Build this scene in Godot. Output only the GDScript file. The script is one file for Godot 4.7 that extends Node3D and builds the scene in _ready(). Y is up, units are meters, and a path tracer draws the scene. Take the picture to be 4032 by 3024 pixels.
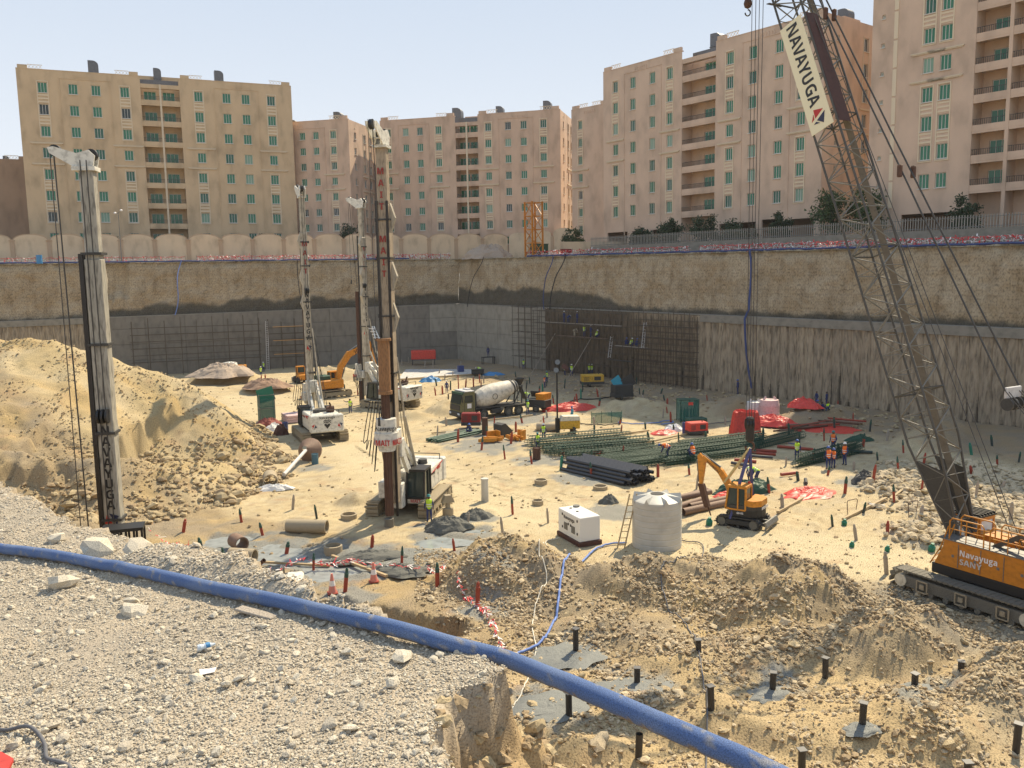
extends Node3D

# ---------------------------------------------------------------- mesh builder
class MB:
	var v := PackedVector3Array()
	var n := PackedVector3Array()
	var c := PackedColorArray()
	var col := Color.WHITE
	var tinted := false
	var xf := Transform3D()
	func tri(a: Vector3, b: Vector3, d: Vector3) -> void:   # counter-clockwise seen from outside
		var m := (b - a).cross(d - a).normalized()
		tris(a, b, d, m, m, m)
	func tris(a: Vector3, b: Vector3, d: Vector3, na: Vector3, nb: Vector3, nd: Vector3) -> void:
		v.append(xf * a); v.append(xf * d); v.append(xf * b)
		n.append((xf.basis * na).normalized()); n.append((xf.basis * nd).normalized()); n.append((xf.basis * nb).normalized())
		if tinted:
			c.append(col); c.append(col); c.append(col)
	func quad(a: Vector3, b: Vector3, d: Vector3, e: Vector3) -> void:
		tri(a, b, d); tri(a, d, e)
	func box(t: Transform3D, s: Vector3) -> void:
		var h := s * 0.5
		var p: Array[Vector3] = []
		for i in 8:
			p.append(t * Vector3(h.x if i & 1 else -h.x, h.y if i & 2 else -h.y, h.z if i & 4 else -h.z))
		quad(p[4], p[5], p[7], p[6]); quad(p[1], p[0], p[2], p[3])
		quad(p[5], p[1], p[3], p[7]); quad(p[0], p[4], p[6], p[2])
		quad(p[6], p[7], p[3], p[2]); quad(p[0], p[1], p[5], p[4])
	func bx(x: float, y: float, z: float, sx: float, sy: float, sz: float, yaw := 0.0) -> void:
		box(Transform3D(Basis(Vector3.UP, yaw), Vector3(x, y, z)), Vector3(sx, sy, sz))
	func cbox(t: Transform3D, s: Vector3, b: float) -> void:   # box with chamfered edges
		var h := s * 0.5
		var f := func(ax: int, sg: Vector3) -> Vector3:
			var q := Vector3(h.x - b, h.y - b, h.z - b)
			q[ax] = h[ax]
			return t * (q * sg)
		for ax in 3:
			var u := (ax + 1) % 3
			var w := (ax + 2) % 3
			for s0 in [-1.0, 1.0]:
				var pts: Array[Vector3] = []
				for k in [[-1, -1], [1, -1], [1, 1], [-1, 1]]:
					var sg := Vector3()
					sg[ax] = s0; sg[u] = k[0]; sg[w] = k[1]
					pts.append(f.call(ax, sg))
				if s0 > 0:
					quad(pts[0], pts[1], pts[2], pts[3])
				else:
					quad(pts[3], pts[2], pts[1], pts[0])
			for a in [-1.0, 1.0]:      # edges along w between face ax and face u
				for e in [-1.0, 1.0]:
					var g0 := Vector3(); g0[ax] = a; g0[u] = e; g0[w] = -1
					var g1 := Vector3(); g1[ax] = a; g1[u] = e; g1[w] = 1
					var q0: Vector3 = f.call(ax, g0)
					var q1: Vector3 = f.call(ax, g1)
					var q2: Vector3 = f.call(u, g1)
					var q3: Vector3 = f.call(u, g0)
					if a * e > 0:
						quad(q0, q3, q2, q1)
					else:
						quad(q1, q2, q3, q0)
		for i in 8:
			var sg := Vector3(1 if i & 1 else -1, 1 if i & 2 else -1, 1 if i & 4 else -1)
			var a0: Vector3 = f.call(0, sg)
			var a1: Vector3 = f.call(1, sg)
			var a2: Vector3 = f.call(2, sg)
			if sg.x * sg.y * sg.z > 0:
				tri(a0, a1, a2)
			else:
				tri(a2, a1, a0)
	func cb(x: float, y: float, z: float, sx: float, sy: float, sz: float, b := 0.05, yaw := 0.0) -> void:
		cbox(Transform3D(Basis(Vector3.UP, yaw), Vector3(x, y, z)), Vector3(sx, sy, sz), b)
	static func along(a: Vector3, b: Vector3) -> Basis:   # y axis runs from a to b
		var y := (b - a).normalized()
		var r := Vector3.UP if absf(y.y) < 0.9 else Vector3.RIGHT
		var x := r.cross(y).normalized()
		return Basis(x, y, x.cross(y))
	func bar(a: Vector3, b: Vector3, w: float, d := -1.0) -> void:
		box(Transform3D(along(a, b), (a + b) * 0.5), Vector3(w, a.distance_to(b), d if d > 0 else w))
	func tube(a: Vector3, b: Vector3, r0: float, r1 := -1.0, k := 8, caps := true) -> void:
		if r1 < 0:
			r1 = r0
		var m := along(a, b)
		for i in k:
			var t0 := TAU * i / k
			var t1 := TAU * (i + 1) / k
			var e0 := m.x * cos(t0) - m.z * sin(t0)
			var e1 := m.x * cos(t1) - m.z * sin(t1)
			tris(a + e0 * r0, a + e1 * r0, b + e1 * r1, e0, e1, e1)
			tris(a + e0 * r0, b + e1 * r1, b + e0 * r1, e0, e1, e0)
			if caps:
				tri(b, b + e0 * r1, b + e1 * r1)
				tri(a, a + e1 * r0, a + e0 * r0)
	func path(pts: PackedVector3Array, r: float, k := 6) -> void:
		var rings: Array = []
		var x := Vector3.ZERO
		for i in pts.size():
			var d := (pts[mini(i + 1, pts.size() - 1)] - pts[maxi(i - 1, 0)]).normalized()
			if x == Vector3.ZERO:
				x = (Vector3.UP if absf(d.y) < 0.9 else Vector3.RIGHT).cross(d).normalized()
			x = (x - d * x.dot(d)).normalized()
			var z := x.cross(d)
			var ring: Array[Vector3] = []
			for j in k:
				ring.append(x * cos(TAU * j / k) - z * sin(TAU * j / k))
			rings.append(ring)
		for i in pts.size() - 1:
			for j in k:
				var j2 := (j + 1) % k
				var a0: Vector3 = rings[i][j]
				var a1: Vector3 = rings[i][j2]
				var b0: Vector3 = rings[i + 1][j]
				var b1: Vector3 = rings[i + 1][j2]
				tris(pts[i] + a0 * r, pts[i] + a1 * r, pts[i + 1] + b1 * r, a0, a1, b1)
				tris(pts[i] + a0 * r, pts[i + 1] + b1 * r, pts[i + 1] + b0 * r, a0, b1, b0)
	func lathe(t: Transform3D, prof: PackedVector2Array, k := 16) -> void:   # profile (radius, height) from bottom to top
		for i in prof.size() - 1:
			var p := prof[i]
			var q := prof[i + 1]
			var sl := Vector2(q.y - p.y, p.x - q.x).normalized()
			for j in k:
				var c0 := Vector3(cos(TAU * j / k), 0, -sin(TAU * j / k))
				var c1 := Vector3(cos(TAU * (j + 1) / k), 0, -sin(TAU * (j + 1) / k))
				var n0 := (t.basis * (c0 * sl.x + Vector3.UP * sl.y)).normalized()
				var n1 := (t.basis * (c1 * sl.x + Vector3.UP * sl.y)).normalized()
				var a := t * (c0 * p.x + Vector3.UP * p.y)
				var b := t * (c1 * p.x + Vector3.UP * p.y)
				var d := t * (c1 * q.x + Vector3.UP * q.y)
				var e := t * (c0 * q.x + Vector3.UP * q.y)
				if p.x > 1e-5:
					tris(a, b, d, n0, n1, n1)
				if q.x > 1e-5:
					tris(a, d, e, n0, n1, n0)
	func prism(t: Transform3D, poly: PackedVector2Array, depth: float) -> void:   # outline in xy, thickness along z
		var idx := Geometry2D.triangulate_polygon(poly)
		var area := 0.0
		for i in poly.size():
			area += poly[i].cross(poly[(i + 1) % poly.size()])
		var h := depth * 0.5
		var P := func(p: Vector2, z: float) -> Vector3: return t * Vector3(p.x, p.y, z)
		for i in range(0, idx.size(), 3):
			var a := poly[idx[i]]
			var b := poly[idx[i + 1]]
			var d := poly[idx[i + 2]]
			if (b - a).cross(d - a) < 0:
				var s := b; b = d; d = s
			tri(P.call(a, h), P.call(b, h), P.call(d, h))
			tri(P.call(d, -h), P.call(b, -h), P.call(a, -h))
		for i in poly.size():
			var a := poly[i]
			var b := poly[(i + 1) % poly.size()]
			if area < 0:
				var s := a; a = b; b = s
			quad(P.call(a, -h), P.call(b, -h), P.call(b, h), P.call(a, h))
	func mesh() -> ArrayMesh:
		var m := ArrayMesh.new()
		var ar := []
		ar.resize(Mesh.ARRAY_MAX)
		ar[Mesh.ARRAY_VERTEX] = v
		ar[Mesh.ARRAY_NORMAL] = n
		if tinted:
			ar[Mesh.ARRAY_COLOR] = c
		m.add_surface_from_arrays(Mesh.PRIMITIVE_TRIANGLES, ar)
		return m

var M := {}
var T := {}
var used := {}
var rng := RandomNumberGenerator.new()
var nz := FastNoiseLite.new()
var nf := FastNoiseLite.new()
var nc := FastNoiseLite.new()

# ---------------------------------------------------------------- scene helpers
func numbered(called: String) -> String:
	var k: int = used.get(called, 0)
	used[called] = k + 1
	return called if k == 0 else "%s_%03d" % [called, k]

func thing(called: String, label: String, category: String, at := Vector3.ZERO, yaw := 0.0, group := "") -> Node3D:
	var o := Node3D.new()
	o.name = numbered(called)
	add_child(o, true)
	o.position = at
	o.rotation.y = yaw
	meta(o, label, category, group)
	return o

func meta(o: Node, label: String, category := "", group := "", kind := "") -> void:
	if label: o.set_meta("label", label)
	if category: o.set_meta("category", category)
	if group: o.set_meta("group", group)
	if kind: o.set_meta("kind", kind)

func P(parent: Node, called: String, m, mat: String, label := "") -> MeshInstance3D:   # one part
	var o := MeshInstance3D.new()
	o.mesh = m.mesh() if m is MB else m
	o.material_override = M[mat]
	if parent == self:
		o.name = numbered(called)
	else:
		o.name = called
	parent.add_child(o, true)
	if label: o.set_meta("label", label)
	return o

func solo(called: String, m, mat: String, label: String, category: String, at := Vector3.ZERO, yaw := 0.0, group := "") -> MeshInstance3D:
	var o := P(self, called, m, mat)
	o.position = at
	o.rotation.y = yaw
	meta(o, label, category, group)
	return o

func structure(called: String, m, mat: String) -> MeshInstance3D:
	var o := P(self, called, m, mat)
	o.set_meta("kind", "structure")
	return o

func copy(o: Node3D, at: Vector3, yaw: float, label := "", group := "") -> Node3D:
	var c: Node3D = o.duplicate()
	var stem := String(o.name)
	if stem.length() > 4 and stem[stem.length() - 4] == "_" and stem.right(3).is_valid_int():
		stem = stem.left(stem.length() - 4)
	c.name = numbered(stem)
	add_child(c, true)
	c.position = at
	c.rotation.y = yaw
	if label: c.set_meta("label", label)
	if group: c.set_meta("group", group)
	return c

func text(parent: Node, called: String, s: String, cap: float, at: Vector3, b: Basis, mat: String, gap := 0.0, squeeze := 1.0) -> MeshInstance3D:
	var t := TextMesh.new()
	var f := SystemFont.new()
	f.font_names = PackedStringArray(["Droid Sans"])
	f.font_weight = 700
	t.font = f
	t.font_size = 48
	t.pixel_size = cap / 34.5
	t.depth = 0.012
	t.text = s
	t.line_spacing = gap
	t.horizontal_alignment = HORIZONTAL_ALIGNMENT_CENTER
	var o := P(parent, called, t, mat)
	o.transform = Transform3D(b * Basis.from_scale(Vector3(squeeze, 1, 1)), at)
	return o

func C(r: float, g: float, b: float) -> Color:
	return Color(r / 255.0, g / 255.0, b / 255.0)

func L(r: float, g: float, b: float) -> Color:   # linear base colour as an albedo colour
	return Color(r, g, b).linear_to_srgb()

func noise_tex(key: String, freq: float, lo: float, hi: float, oct := 5, size := 512, sd := 1, mid := -1.0) -> void:
	var f := FastNoiseLite.new()
	f.noise_type = FastNoiseLite.TYPE_SIMPLEX_SMOOTH
	f.seed = sd
	f.frequency = freq
	f.fractal_octaves = oct
	var t := NoiseTexture2D.new()
	t.width = size
	t.height = size
	t.seamless = true
	t.noise = f
	var g := Gradient.new()
	g.set_color(0, Color(lo, lo, lo))
	g.set_color(1, Color(hi, hi, hi))
	if mid >= 0:
		g.add_point(0.5, Color(mid, mid, mid))
	t.color_ramp = g
	T[key] = t

func mat(key: String, c: Color, rough := 0.8, tex := "", scale := Vector3.ONE, metal := 0.0, bump := 0.0, btex := "grain") -> StandardMaterial3D:
	var m := StandardMaterial3D.new()
	m.resource_name = key
	m.albedo_color = c
	m.roughness = rough
	m.metallic = metal
	if tex != "":
		m.albedo_texture = T[tex]
		m.uv1_triplanar = true
		m.uv1_world_triplanar = true
		m.uv1_scale = scale
	if bump > 0.0:
		m.heightmap_enabled = true
		m.heightmap_texture = T[btex]
		m.heightmap_scale = bump
		if tex == "":
			m.uv1_triplanar = true
			m.uv1_world_triplanar = true
			m.uv1_scale = scale
	M[key] = m
	return m

func tint(key: String) -> void:
	M[key].vertex_color_use_as_albedo = true

func materials() -> void:
	noise_tex("grain", 0.03, 0.48, 1.0, 6, 1024, 3, 0.93)
	noise_tex("patch", 0.008, 0.78, 1.0, 5, 1024, 5, 0.95)
	noise_tex("streak", 0.012, 0.45, 1.0, 5, 1024, 9, 0.92)
	noise_tex("wear", 0.012, 0.70, 1.0, 6, 1024, 12, 0.97)
	noise_tex("speckle", 0.11, 0.25, 1.0, 3, 512, 31, 0.8)
	var s := Vector3.ONE
	for k in ["sand", "soil", "gravel_ground"]:
		mat(k, Color.WHITE, 0.95, "grain", s * 0.35, 0.0, 6.0)
		tint(k)
	M.soil.albedo_texture = T.streak
	M.soil.uv1_scale = Vector3(0.45, 0.22, 0.45)
	M.soil.heightmap_scale = 14.0
	M.gravel_ground.uv1_scale = s * 1.1
	M.gravel_ground.heightmap_scale = 2.0
	mat("stone", L(0.64, 0.52, 0.34), 0.95, "grain", s * 0.6, 0.0, 2.0)
	mat("stone_warm", L(0.52, 0.41, 0.24), 0.95, "grain", s * 0.6, 0.0, 2.0)
	mat("stone_brown", L(0.42, 0.31, 0.18), 0.95, "grain", s * 0.6, 0.0, 2.0)
	mat("stone_grey", L(0.56, 0.49, 0.38), 0.95, "grain", s * 1.6, 0.0, 1.0)
	mat("stone_white", L(0.69, 0.62, 0.49), 0.95, "grain", s * 1.6, 0.0, 1.0)
	mat("mud", L(0.15, 0.15, 0.13), 0.8, "grain", s * 0.8, 0.0, 4.0)
	mat("slurry", L(0.30, 0.32, 0.31), 0.35, "patch", s * 0.2)
	mat("wet_concrete", L(0.22, 0.23, 0.215), 0.7, "grain", s * 0.8, 0.0, 2.0)
	mat("water", L(0.33, 0.36, 0.36), 0.12, "patch", s * 0.15)
	mat("concrete", L(0.215, 0.195, 0.165), 0.9, "patch", Vector3(0.12, 0.05, 0.12), 0.0, 1.0)
	mat("concrete_pale", L(0.32, 0.295, 0.245), 0.9, "patch", Vector3(0.12, 0.05, 0.12), 0.0, 1.0)
	mat("beam", L(0.27, 0.245, 0.20), 0.9, "patch", s * 0.15)
	mat("pile_face", Color.WHITE, 0.95, "streak", Vector3(0.22, 0.035, 0.22), 0.0, 4.0)
	tint("pile_face")
	mat("plaster_tan", L(0.64, 0.475, 0.295), 0.9, "patch", Vector3(0.05, 0.02, 0.05))
	mat("plaster_pink", L(0.64, 0.46, 0.335), 0.9, "patch", Vector3(0.05, 0.02, 0.05))
	mat("plaster_rose", L(0.67, 0.495, 0.365), 0.9, "patch", Vector3(0.05, 0.02, 0.05))
	mat("plaster_brown", L(0.40, 0.27, 0.18), 0.9, "patch", Vector3(0.05, 0.02, 0.05))
	mat("trim", L(0.62, 0.52, 0.38), 0.85)
	mat("trim_pale", L(0.70, 0.585, 0.42), 0.85)
	mat("boundary", L(0.71, 0.555, 0.375), 0.9, "patch", Vector3(0.06, 0.03, 0.06))
	mat("boundary_pier", L(0.47, 0.335, 0.22), 0.9)
	mat("window_frame", L(0.62, 0.60, 0.54), 0.6)
	mat("glass_green", L(0.022, 0.17, 0.09), 0.12)
	mat("glass_green_dark", L(0.012, 0.10, 0.06), 0.1)  # deeper green glass, given to windows at random
	mat("blind_pale", L(0.20, 0.34, 0.25), 0.5)
	mat("glass_dark", L(0.015, 0.03, 0.03), 0.08)
	mat("glass_amber", L(0.10, 0.05, 0.02), 0.12)
	mat("void", L(0.02, 0.018, 0.016), 0.95)
	mat("railing", L(0.03, 0.03, 0.03), 0.6)
	mat("duct", L(0.16, 0.16, 0.165), 0.45, "patch", s * 0.3, 0.6)
	mat("white_paint", L(0.70, 0.68, 0.60), 0.5, "wear", s * 0.25)
	mat("white_dirty", L(0.50, 0.445, 0.345), 0.6, "streak", Vector3(0.6, 0.09, 0.6))
	mat("white_clean", L(0.74, 0.73, 0.68), 0.55)
	mat("tank_white", L(0.56, 0.545, 0.49), 0.55, "patch", s * 0.07)
	mat("rust", L(0.10, 0.045, 0.025), 0.75, "wear", Vector3(0.9, 0.15, 0.9))
	mat("grease", L(0.018, 0.014, 0.012), 0.5, "wear", s * 0.7)
	mat("steel_dark", L(0.045, 0.043, 0.04), 0.6, "wear", s * 0.6)
	mat("steel_grey", L(0.20, 0.20, 0.19), 0.5, "wear", s * 0.6, 0.4)
	mat("boom_grey", L(0.085, 0.075, 0.06), 0.55, "patch", s * 0.5)
	mat("track_dust", L(0.42, 0.35, 0.235), 0.9, "grain", s * 0.5, 0.0, 3.0)
	mat("track_grey", L(0.20, 0.185, 0.15), 0.85, "grain", s * 0.6, 0.0, 3.0)
	mat("faded_red", L(0.33, 0.035, 0.025), 0.7, "wear", s * 0.8)
	mat("red_paint", L(0.45, 0.02, 0.015), 0.5)
	mat("red_dark", L(0.24, 0.012, 0.012), 0.45, "wear", s * 0.4)
	mat("navy_paint", L(0.015, 0.02, 0.06), 0.5)
	mat("black_paint", L(0.012, 0.012, 0.013), 0.5)
	mat("orange_paint", L(0.62, 0.24, 0.015), 0.45, "wear", s * 0.3)
	mat("crane_orange", L(0.58, 0.21, 0.012), 0.45, "patch", s * 0.4)
	mat("yellow_paint", L(0.62, 0.36, 0.03), 0.5, "wear", s * 0.3)
	mat("cream_paint", L(0.72, 0.66, 0.52), 0.55, "patch", s * 0.4)
	mat("sign_face", L(0.80, 0.73, 0.50), 0.6)
	mat("olive", L(0.17, 0.155, 0.062), 0.55, "wear", s * 0.4)
	mat("green_dark", L(0.015, 0.075, 0.045), 0.6, "patch", s * 0.4)
	mat("green_bar", L(0.004, 0.048, 0.023), 0.6)
	mat("green_marker", L(0.01, 0.16, 0.10), 0.6)
	mat("marker_red", L(0.34, 0.05, 0.022), 0.6, "wear", s * 1.5)
	mat("marker_dark", L(0.03, 0.045, 0.04), 0.6)
	mat("marker_pale", L(0.42, 0.36, 0.29), 0.8, "grain", s)
	mat("pile_black", L(0.03, 0.03, 0.032), 0.45, "patch", s)
	mat("pvc_black", L(0.04, 0.042, 0.05), 0.4)
	mat("tarp_red", L(0.66, 0.055, 0.035), 0.5, "patch", s * 0.4)
	mat("tarp_blue", L(0.04, 0.20, 0.42), 0.5)
	mat("tarp_white", L(0.70, 0.69, 0.66), 0.6)
	mat("bag_grey", L(0.62, 0.60, 0.58), 0.7, "patch", s * 0.5)
	mat("bag_pink", L(0.66, 0.47, 0.45), 0.7, "patch", s * 0.5)
	mat("cyan_paint", L(0.03, 0.30, 0.42), 0.5)
	mat("timber", L(0.52, 0.39, 0.22), 0.8, "grain", Vector3(1, 1, 1))
	mat("blue_hose", Color.WHITE, 0.9, "speckle", s * 1.3, 0.0, 0.6)
	tint("blue_hose")
	mat("blue_thin", L(0.13, 0.22, 0.52), 0.7)
	mat("cable_grey", L(0.16, 0.16, 0.17), 0.8, "grain", s * 8.0)
	mat("rope_white", L(0.66, 0.62, 0.52), 0.8)
	mat("rope_steel", L(0.05, 0.045, 0.04), 0.6)
	mat("sling_blue", L(0.07, 0.075, 0.20), 0.8)
	mat("sling_tan", L(0.55, 0.44, 0.20), 0.8)
	mat("rubber", L(0.025, 0.025, 0.026), 0.85)
	mat("pipe_brown", L(0.24, 0.15, 0.10), 0.7, "wear", s * 0.6)
	mat("pipe_buff", L(0.45, 0.37, 0.25), 0.85, "grain", s * 0.8, 0.0, 2.0)
	mat("tape_red", L(0.62, 0.03, 0.04), 0.6)
	mat("tape_white", L(0.75, 0.72, 0.70), 0.6)
	mat("skin", L(0.12, 0.06, 0.035), 0.7)
	mat("cloth", Color.WHITE, 0.9)
	tint("cloth")
	mat("vest_lime", L(0.50, 0.72, 0.03), 0.8)
	mat("vest_orange", L(0.80, 0.17, 0.02), 0.8)
	mat("hat_white", L(0.72, 0.72, 0.70), 0.5)
	mat("hat_teal", L(0.03, 0.22, 0.22), 0.5)
	mat("hat_blue", L(0.03, 0.10, 0.35), 0.5)
	mat("bark", L(0.10, 0.07, 0.045), 0.9)
	mat("leaf_dark", L(0.034, 0.058, 0.024), 0.8)
	mat("leaf_mid", L(0.045, 0.075, 0.022), 0.8)
	mat("plastic_clear", L(0.55, 0.62, 0.68), 0.2)
	mat("soil_dark", L(0.10, 0.08, 0.055), 0.95, "grain", s * 0.4)
	mat("navy_hose", L(0.03, 0.05, 0.16), 0.6)
	mat("fence_grey", L(0.30, 0.28, 0.24), 0.7)
	mat("white_worn", L(0.42, 0.335, 0.235), 0.65, "streak", Vector3(1.1, 0.12, 1.1))
	mat("mast_grey", L(0.42, 0.395, 0.33), 0.5, "streak", Vector3(0.6, 0.1, 0.6))
	mat("pipe_rusty", L(0.30, 0.15, 0.06), 0.75, "wear", Vector3(0.9, 0.2, 0.9))
	mat("boom_lace", L(0.20, 0.185, 0.15), 0.5, "patch", s * 0.5)
	mat("boom_walk", L(0.17, 0.14, 0.10), 0.7, "patch", s * 0.4)
	mat("rust_sheet", L(0.085, 0.03, 0.018), 0.7, "patch", s * 0.4)
	mat("tyre", L(0.055, 0.053, 0.045), 0.9)
	mat("cream_drum", L(0.66, 0.60, 0.49), 0.6, "wear", s * 0.18)
	mat("marker_green_dark", L(0.02, 0.07, 0.05), 0.6)
	mat("plate_grey", L(0.10, 0.10, 0.10), 0.5)
	mat("drum_navy", L(0.02, 0.04, 0.16), 0.5)
	mat("cyan_dull", L(0.06, 0.14, 0.18), 0.6)
	mat("scrap_red", L(0.28, 0.07, 0.05), 0.8, "patch", s)
	mat("sheet_pale", L(0.55, 0.53, 0.50), 0.7, "wear", s * 0.12)
	mat("cone_red", L(0.62, 0.22, 0.17), 0.7)
	mat("heap_pink", L(0.48, 0.385, 0.30), 0.95, "grain", s * 0.5, 0.0, 4.0)
	mat("heap_red", L(0.40, 0.26, 0.175), 0.95, "grain", s * 0.5, 0.0, 4.0)
	mat("scaf", L(0.085, 0.065, 0.045), 0.7)
	mat("plank_orange", L(0.50, 0.27, 0.09), 0.8)
	var net := mat("net_green", Color(0.16, 0.42, 0.38, 0.5), 0.8)
	net.transparency = BaseMaterial3D.TRANSPARENCY_ALPHA
	mat("print_sand", L(0.62, 0.51, 0.31), 0.95, "grain", s)
	mat("mesh_green", L(0.05, 0.22, 0.19), 0.8)

func fbm(x: float, y: float) -> float:
	return nz.get_noise_2d(x, y)

# ---------------------------------------------------------------- everything
func _ready() -> void:
	rng.seed = 7
	nz.seed = 11; nz.frequency = 0.06; nz.fractal_octaves = 4
	nf.seed = 23; nf.frequency = 0.09; nf.fractal_octaves = 3
	nc.seed = 5; nc.frequency = 0.05
	var cam := Camera3D.new()
	cam.name = "camera"
	add_child(cam)
	cam.position = EYE
	cam.basis = Basis(Vector3.RIGHT, deg_to_rad(-7.3)) * Basis(Vector3(0, 0, 1), deg_to_rad(-1.0))
	cam.fov = 47.67
	cam.near = 0.1
	cam.far = 4000.0
	cam.current = true
	var env := Environment.new()
	env.background_mode = Environment.BG_SKY
	var sk := ProceduralSkyMaterial.new()
	sk.sky_top_color = C(150, 169, 194)
	sk.sky_horizon_color = C(217, 220, 222)
	sk.sky_curve = 0.22
	sk.ground_bottom_color = C(170, 150, 120)
	sk.ground_horizon_color = C(225, 222, 214)
	sk.sun_angle_max = 1.0
	sk.energy_multiplier = 1.0
	var sky := Sky.new()
	sky.sky_material = sk
	env.sky = sky
	env.tonemap_mode = Environment.TONE_MAPPER_LINEAR
	env.tonemap_exposure = 1.45
	env.fog_enabled = true
	env.fog_density = 0.00015
	env.fog_light_color = C(225, 228, 230)
	env.sdfgi_enabled = true
	env.ssao_enabled = true
	env.ssil_enabled = true
	var we := WorldEnvironment.new()
	we.name = "world"
	we.environment = env
	add_child(we)
	var sun := DirectionalLight3D.new()
	sun.name = "sun"
	sun.light_energy = 1.6
	sun.light_color = Color(1.0, 0.93, 0.80)
	sun.light_angular_distance = 0.5
	sun.shadow_enabled = true
	add_child(sun)
	# the sun stands beyond the pit, to the right, 48 degrees up
	var to_sun := Vector3(sin(deg_to_rad(33)) * cos(deg_to_rad(48)), sin(deg_to_rad(48)), -cos(deg_to_rad(33)) * cos(deg_to_rad(48)))
	sun.basis = Basis.looking_at(-to_sun, Vector3.UP)
	materials()
	terrain()
	upper_ground()
	pit_walls()
	print("setting ", Time.get_ticks_msec())
	town()
	print("town ", Time.get_ticks_msec())
	scatter_stones()
	single_rocks()
	print("stones ", Time.get_ticks_msec())
	rigs()
	crane()
	mini_excavator()
	big_excavator()
	mixer_truck()
	print("machines ", Time.get_ticks_msec())
	posts()
	cages()
	site_things()
	scaffolds()
	hoses()
	track_prints()
	print("things ", Time.get_ticks_msec())
	people()
	print("people ", Time.get_ticks_msec())

# ---------------------------------------------------------------- terrain
const EYE := Vector3(0, 15.5, 0)
const CORNER := Vector2(-9.8, -158.7)
const DIR_L := Vector2(-0.938, 0.3455)        # along the far left wall, away from the corner
const DIR_R := Vector2(0.6018, 0.7986)        # along the right wall, away from the corner
const N_L := Vector2(0.3455, 0.938)           # out of the left wall into the pit
const N_R := Vector2(-0.7986, 0.6018)
const EDGE: Array[Vector2] = [Vector2(-60, -48), Vector2(-30, -36), Vector2(-17, -25.5), Vector2(-13.3, -22.0), Vector2(-9.95, -18.0), Vector2(-7.9, -15.6), Vector2(-6.8, -14.6), Vector2(-5.8, -13.7), Vector2(-5.0, -13.0), Vector2(-4.15, -12.1), Vector2(-3.3, -11.1), Vector2(-2.5, -10.2), Vector2(-1.9, -9.68), Vector2(-1.1, -9.13), Vector2(-0.57, -8.8), Vector2(-0.12, -8.4), Vector2(-0.35, -8.0), Vector2(-0.85, -7.75), Vector2(-0.7, -7.2), Vector2(-0.45, -6.5), Vector2(-0.2, -4), Vector2(1, 0), Vector2(4, 8), Vector2(-60, 8)]

func seg_dist(p: Vector2, a: Vector2, b: Vector2) -> Vector2:   # distance, share along
	var d := b - a
	var t := clampf((p - a).dot(d) / d.length_squared(), 0, 1)
	return Vector2(p.distance_to(a + d * t), t)

func mound(p: Vector2, c: Vector2, rx: float, rz: float, h: float, turn := 0.0) -> float:
	var q := (p - c).rotated(turn)
	var r := sqrt(q.x * q.x / (rx * rx) + q.y * q.y / (rz * rz))
	return h * maxf(0.0, 1.0 - r * r) if r < 1.0 else 0.0

const RIDGE := [[-80.0, -79.0, 10.2], [-48.0, -77.0, 10.6], [-42.0, -76.0, 10.5], [-36.0, -77.0, 9.0], [-28.0, -77.0, 5.7], [-22.0, -74.0, 0.9]]

const LOBE := [[-48.0, -57.0, 5.6], [-38.0, -57.5, 4.8], [-29.0, -58.5, 3.4], [-23.5, -61.5, 2.2], [-20.0, -66.0, 0.9]]

func heap(x: float, z: float) -> float:
	var p := Vector2(x, z)
	var best := -9.0
	var least := 1e9
	for i in RIDGE.size() - 1:
		var a: Array = RIDGE[i]
		var b: Array = RIDGE[i + 1]
		var s := seg_dist(p, Vector2(a[0], a[1]), Vector2(b[0], b[1]))
		if s.x < least:
			least = s.x
			best = lerpf(a[2], b[2], s.y) - s.x * (0.335 if z > lerpf(a[1], b[1], s.y) else 0.62)
	least = 1e9
	var lobe := -9.0
	for i in LOBE.size() - 1:
		var a: Array = LOBE[i]
		var b: Array = LOBE[i + 1]
		var s := seg_dist(p, Vector2(a[0], a[1]), Vector2(b[0], b[1]))
		if s.x < least:
			least = s.x
			lobe = lerpf(a[2], b[2], s.y) - s.x * 0.45
	best = maxf(best, lobe)
	if best < -0.6:
		return best
	var rough := 0.55 * fbm(x * 3.0, z * 3.0) + 0.3 * fbm(x * 11.0, z * 11.0) + 0.22 * absf(nf.get_noise_2d(x * 14.0, z * 14.0))
	best += rough * clampf(best * 0.5, 0.2, 1.0)
	# a bite dug out of the front of the heap
	var bite := (p - Vector2(-33.5, -53.5)).rotated(0.25)
	if absf(bite.x) < 6.0 and absf(bite.y) < 4.0:
		best -= 1.0 * smoothstep(6.0, 4.2, absf(bite.x)) * smoothstep(-3.4, -1.9, bite.y + 0.9 * nf.get_noise_2d(x * 8.0, z * 8.0)) * smoothstep(4.0, 1.0, bite.y)
	return best

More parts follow.
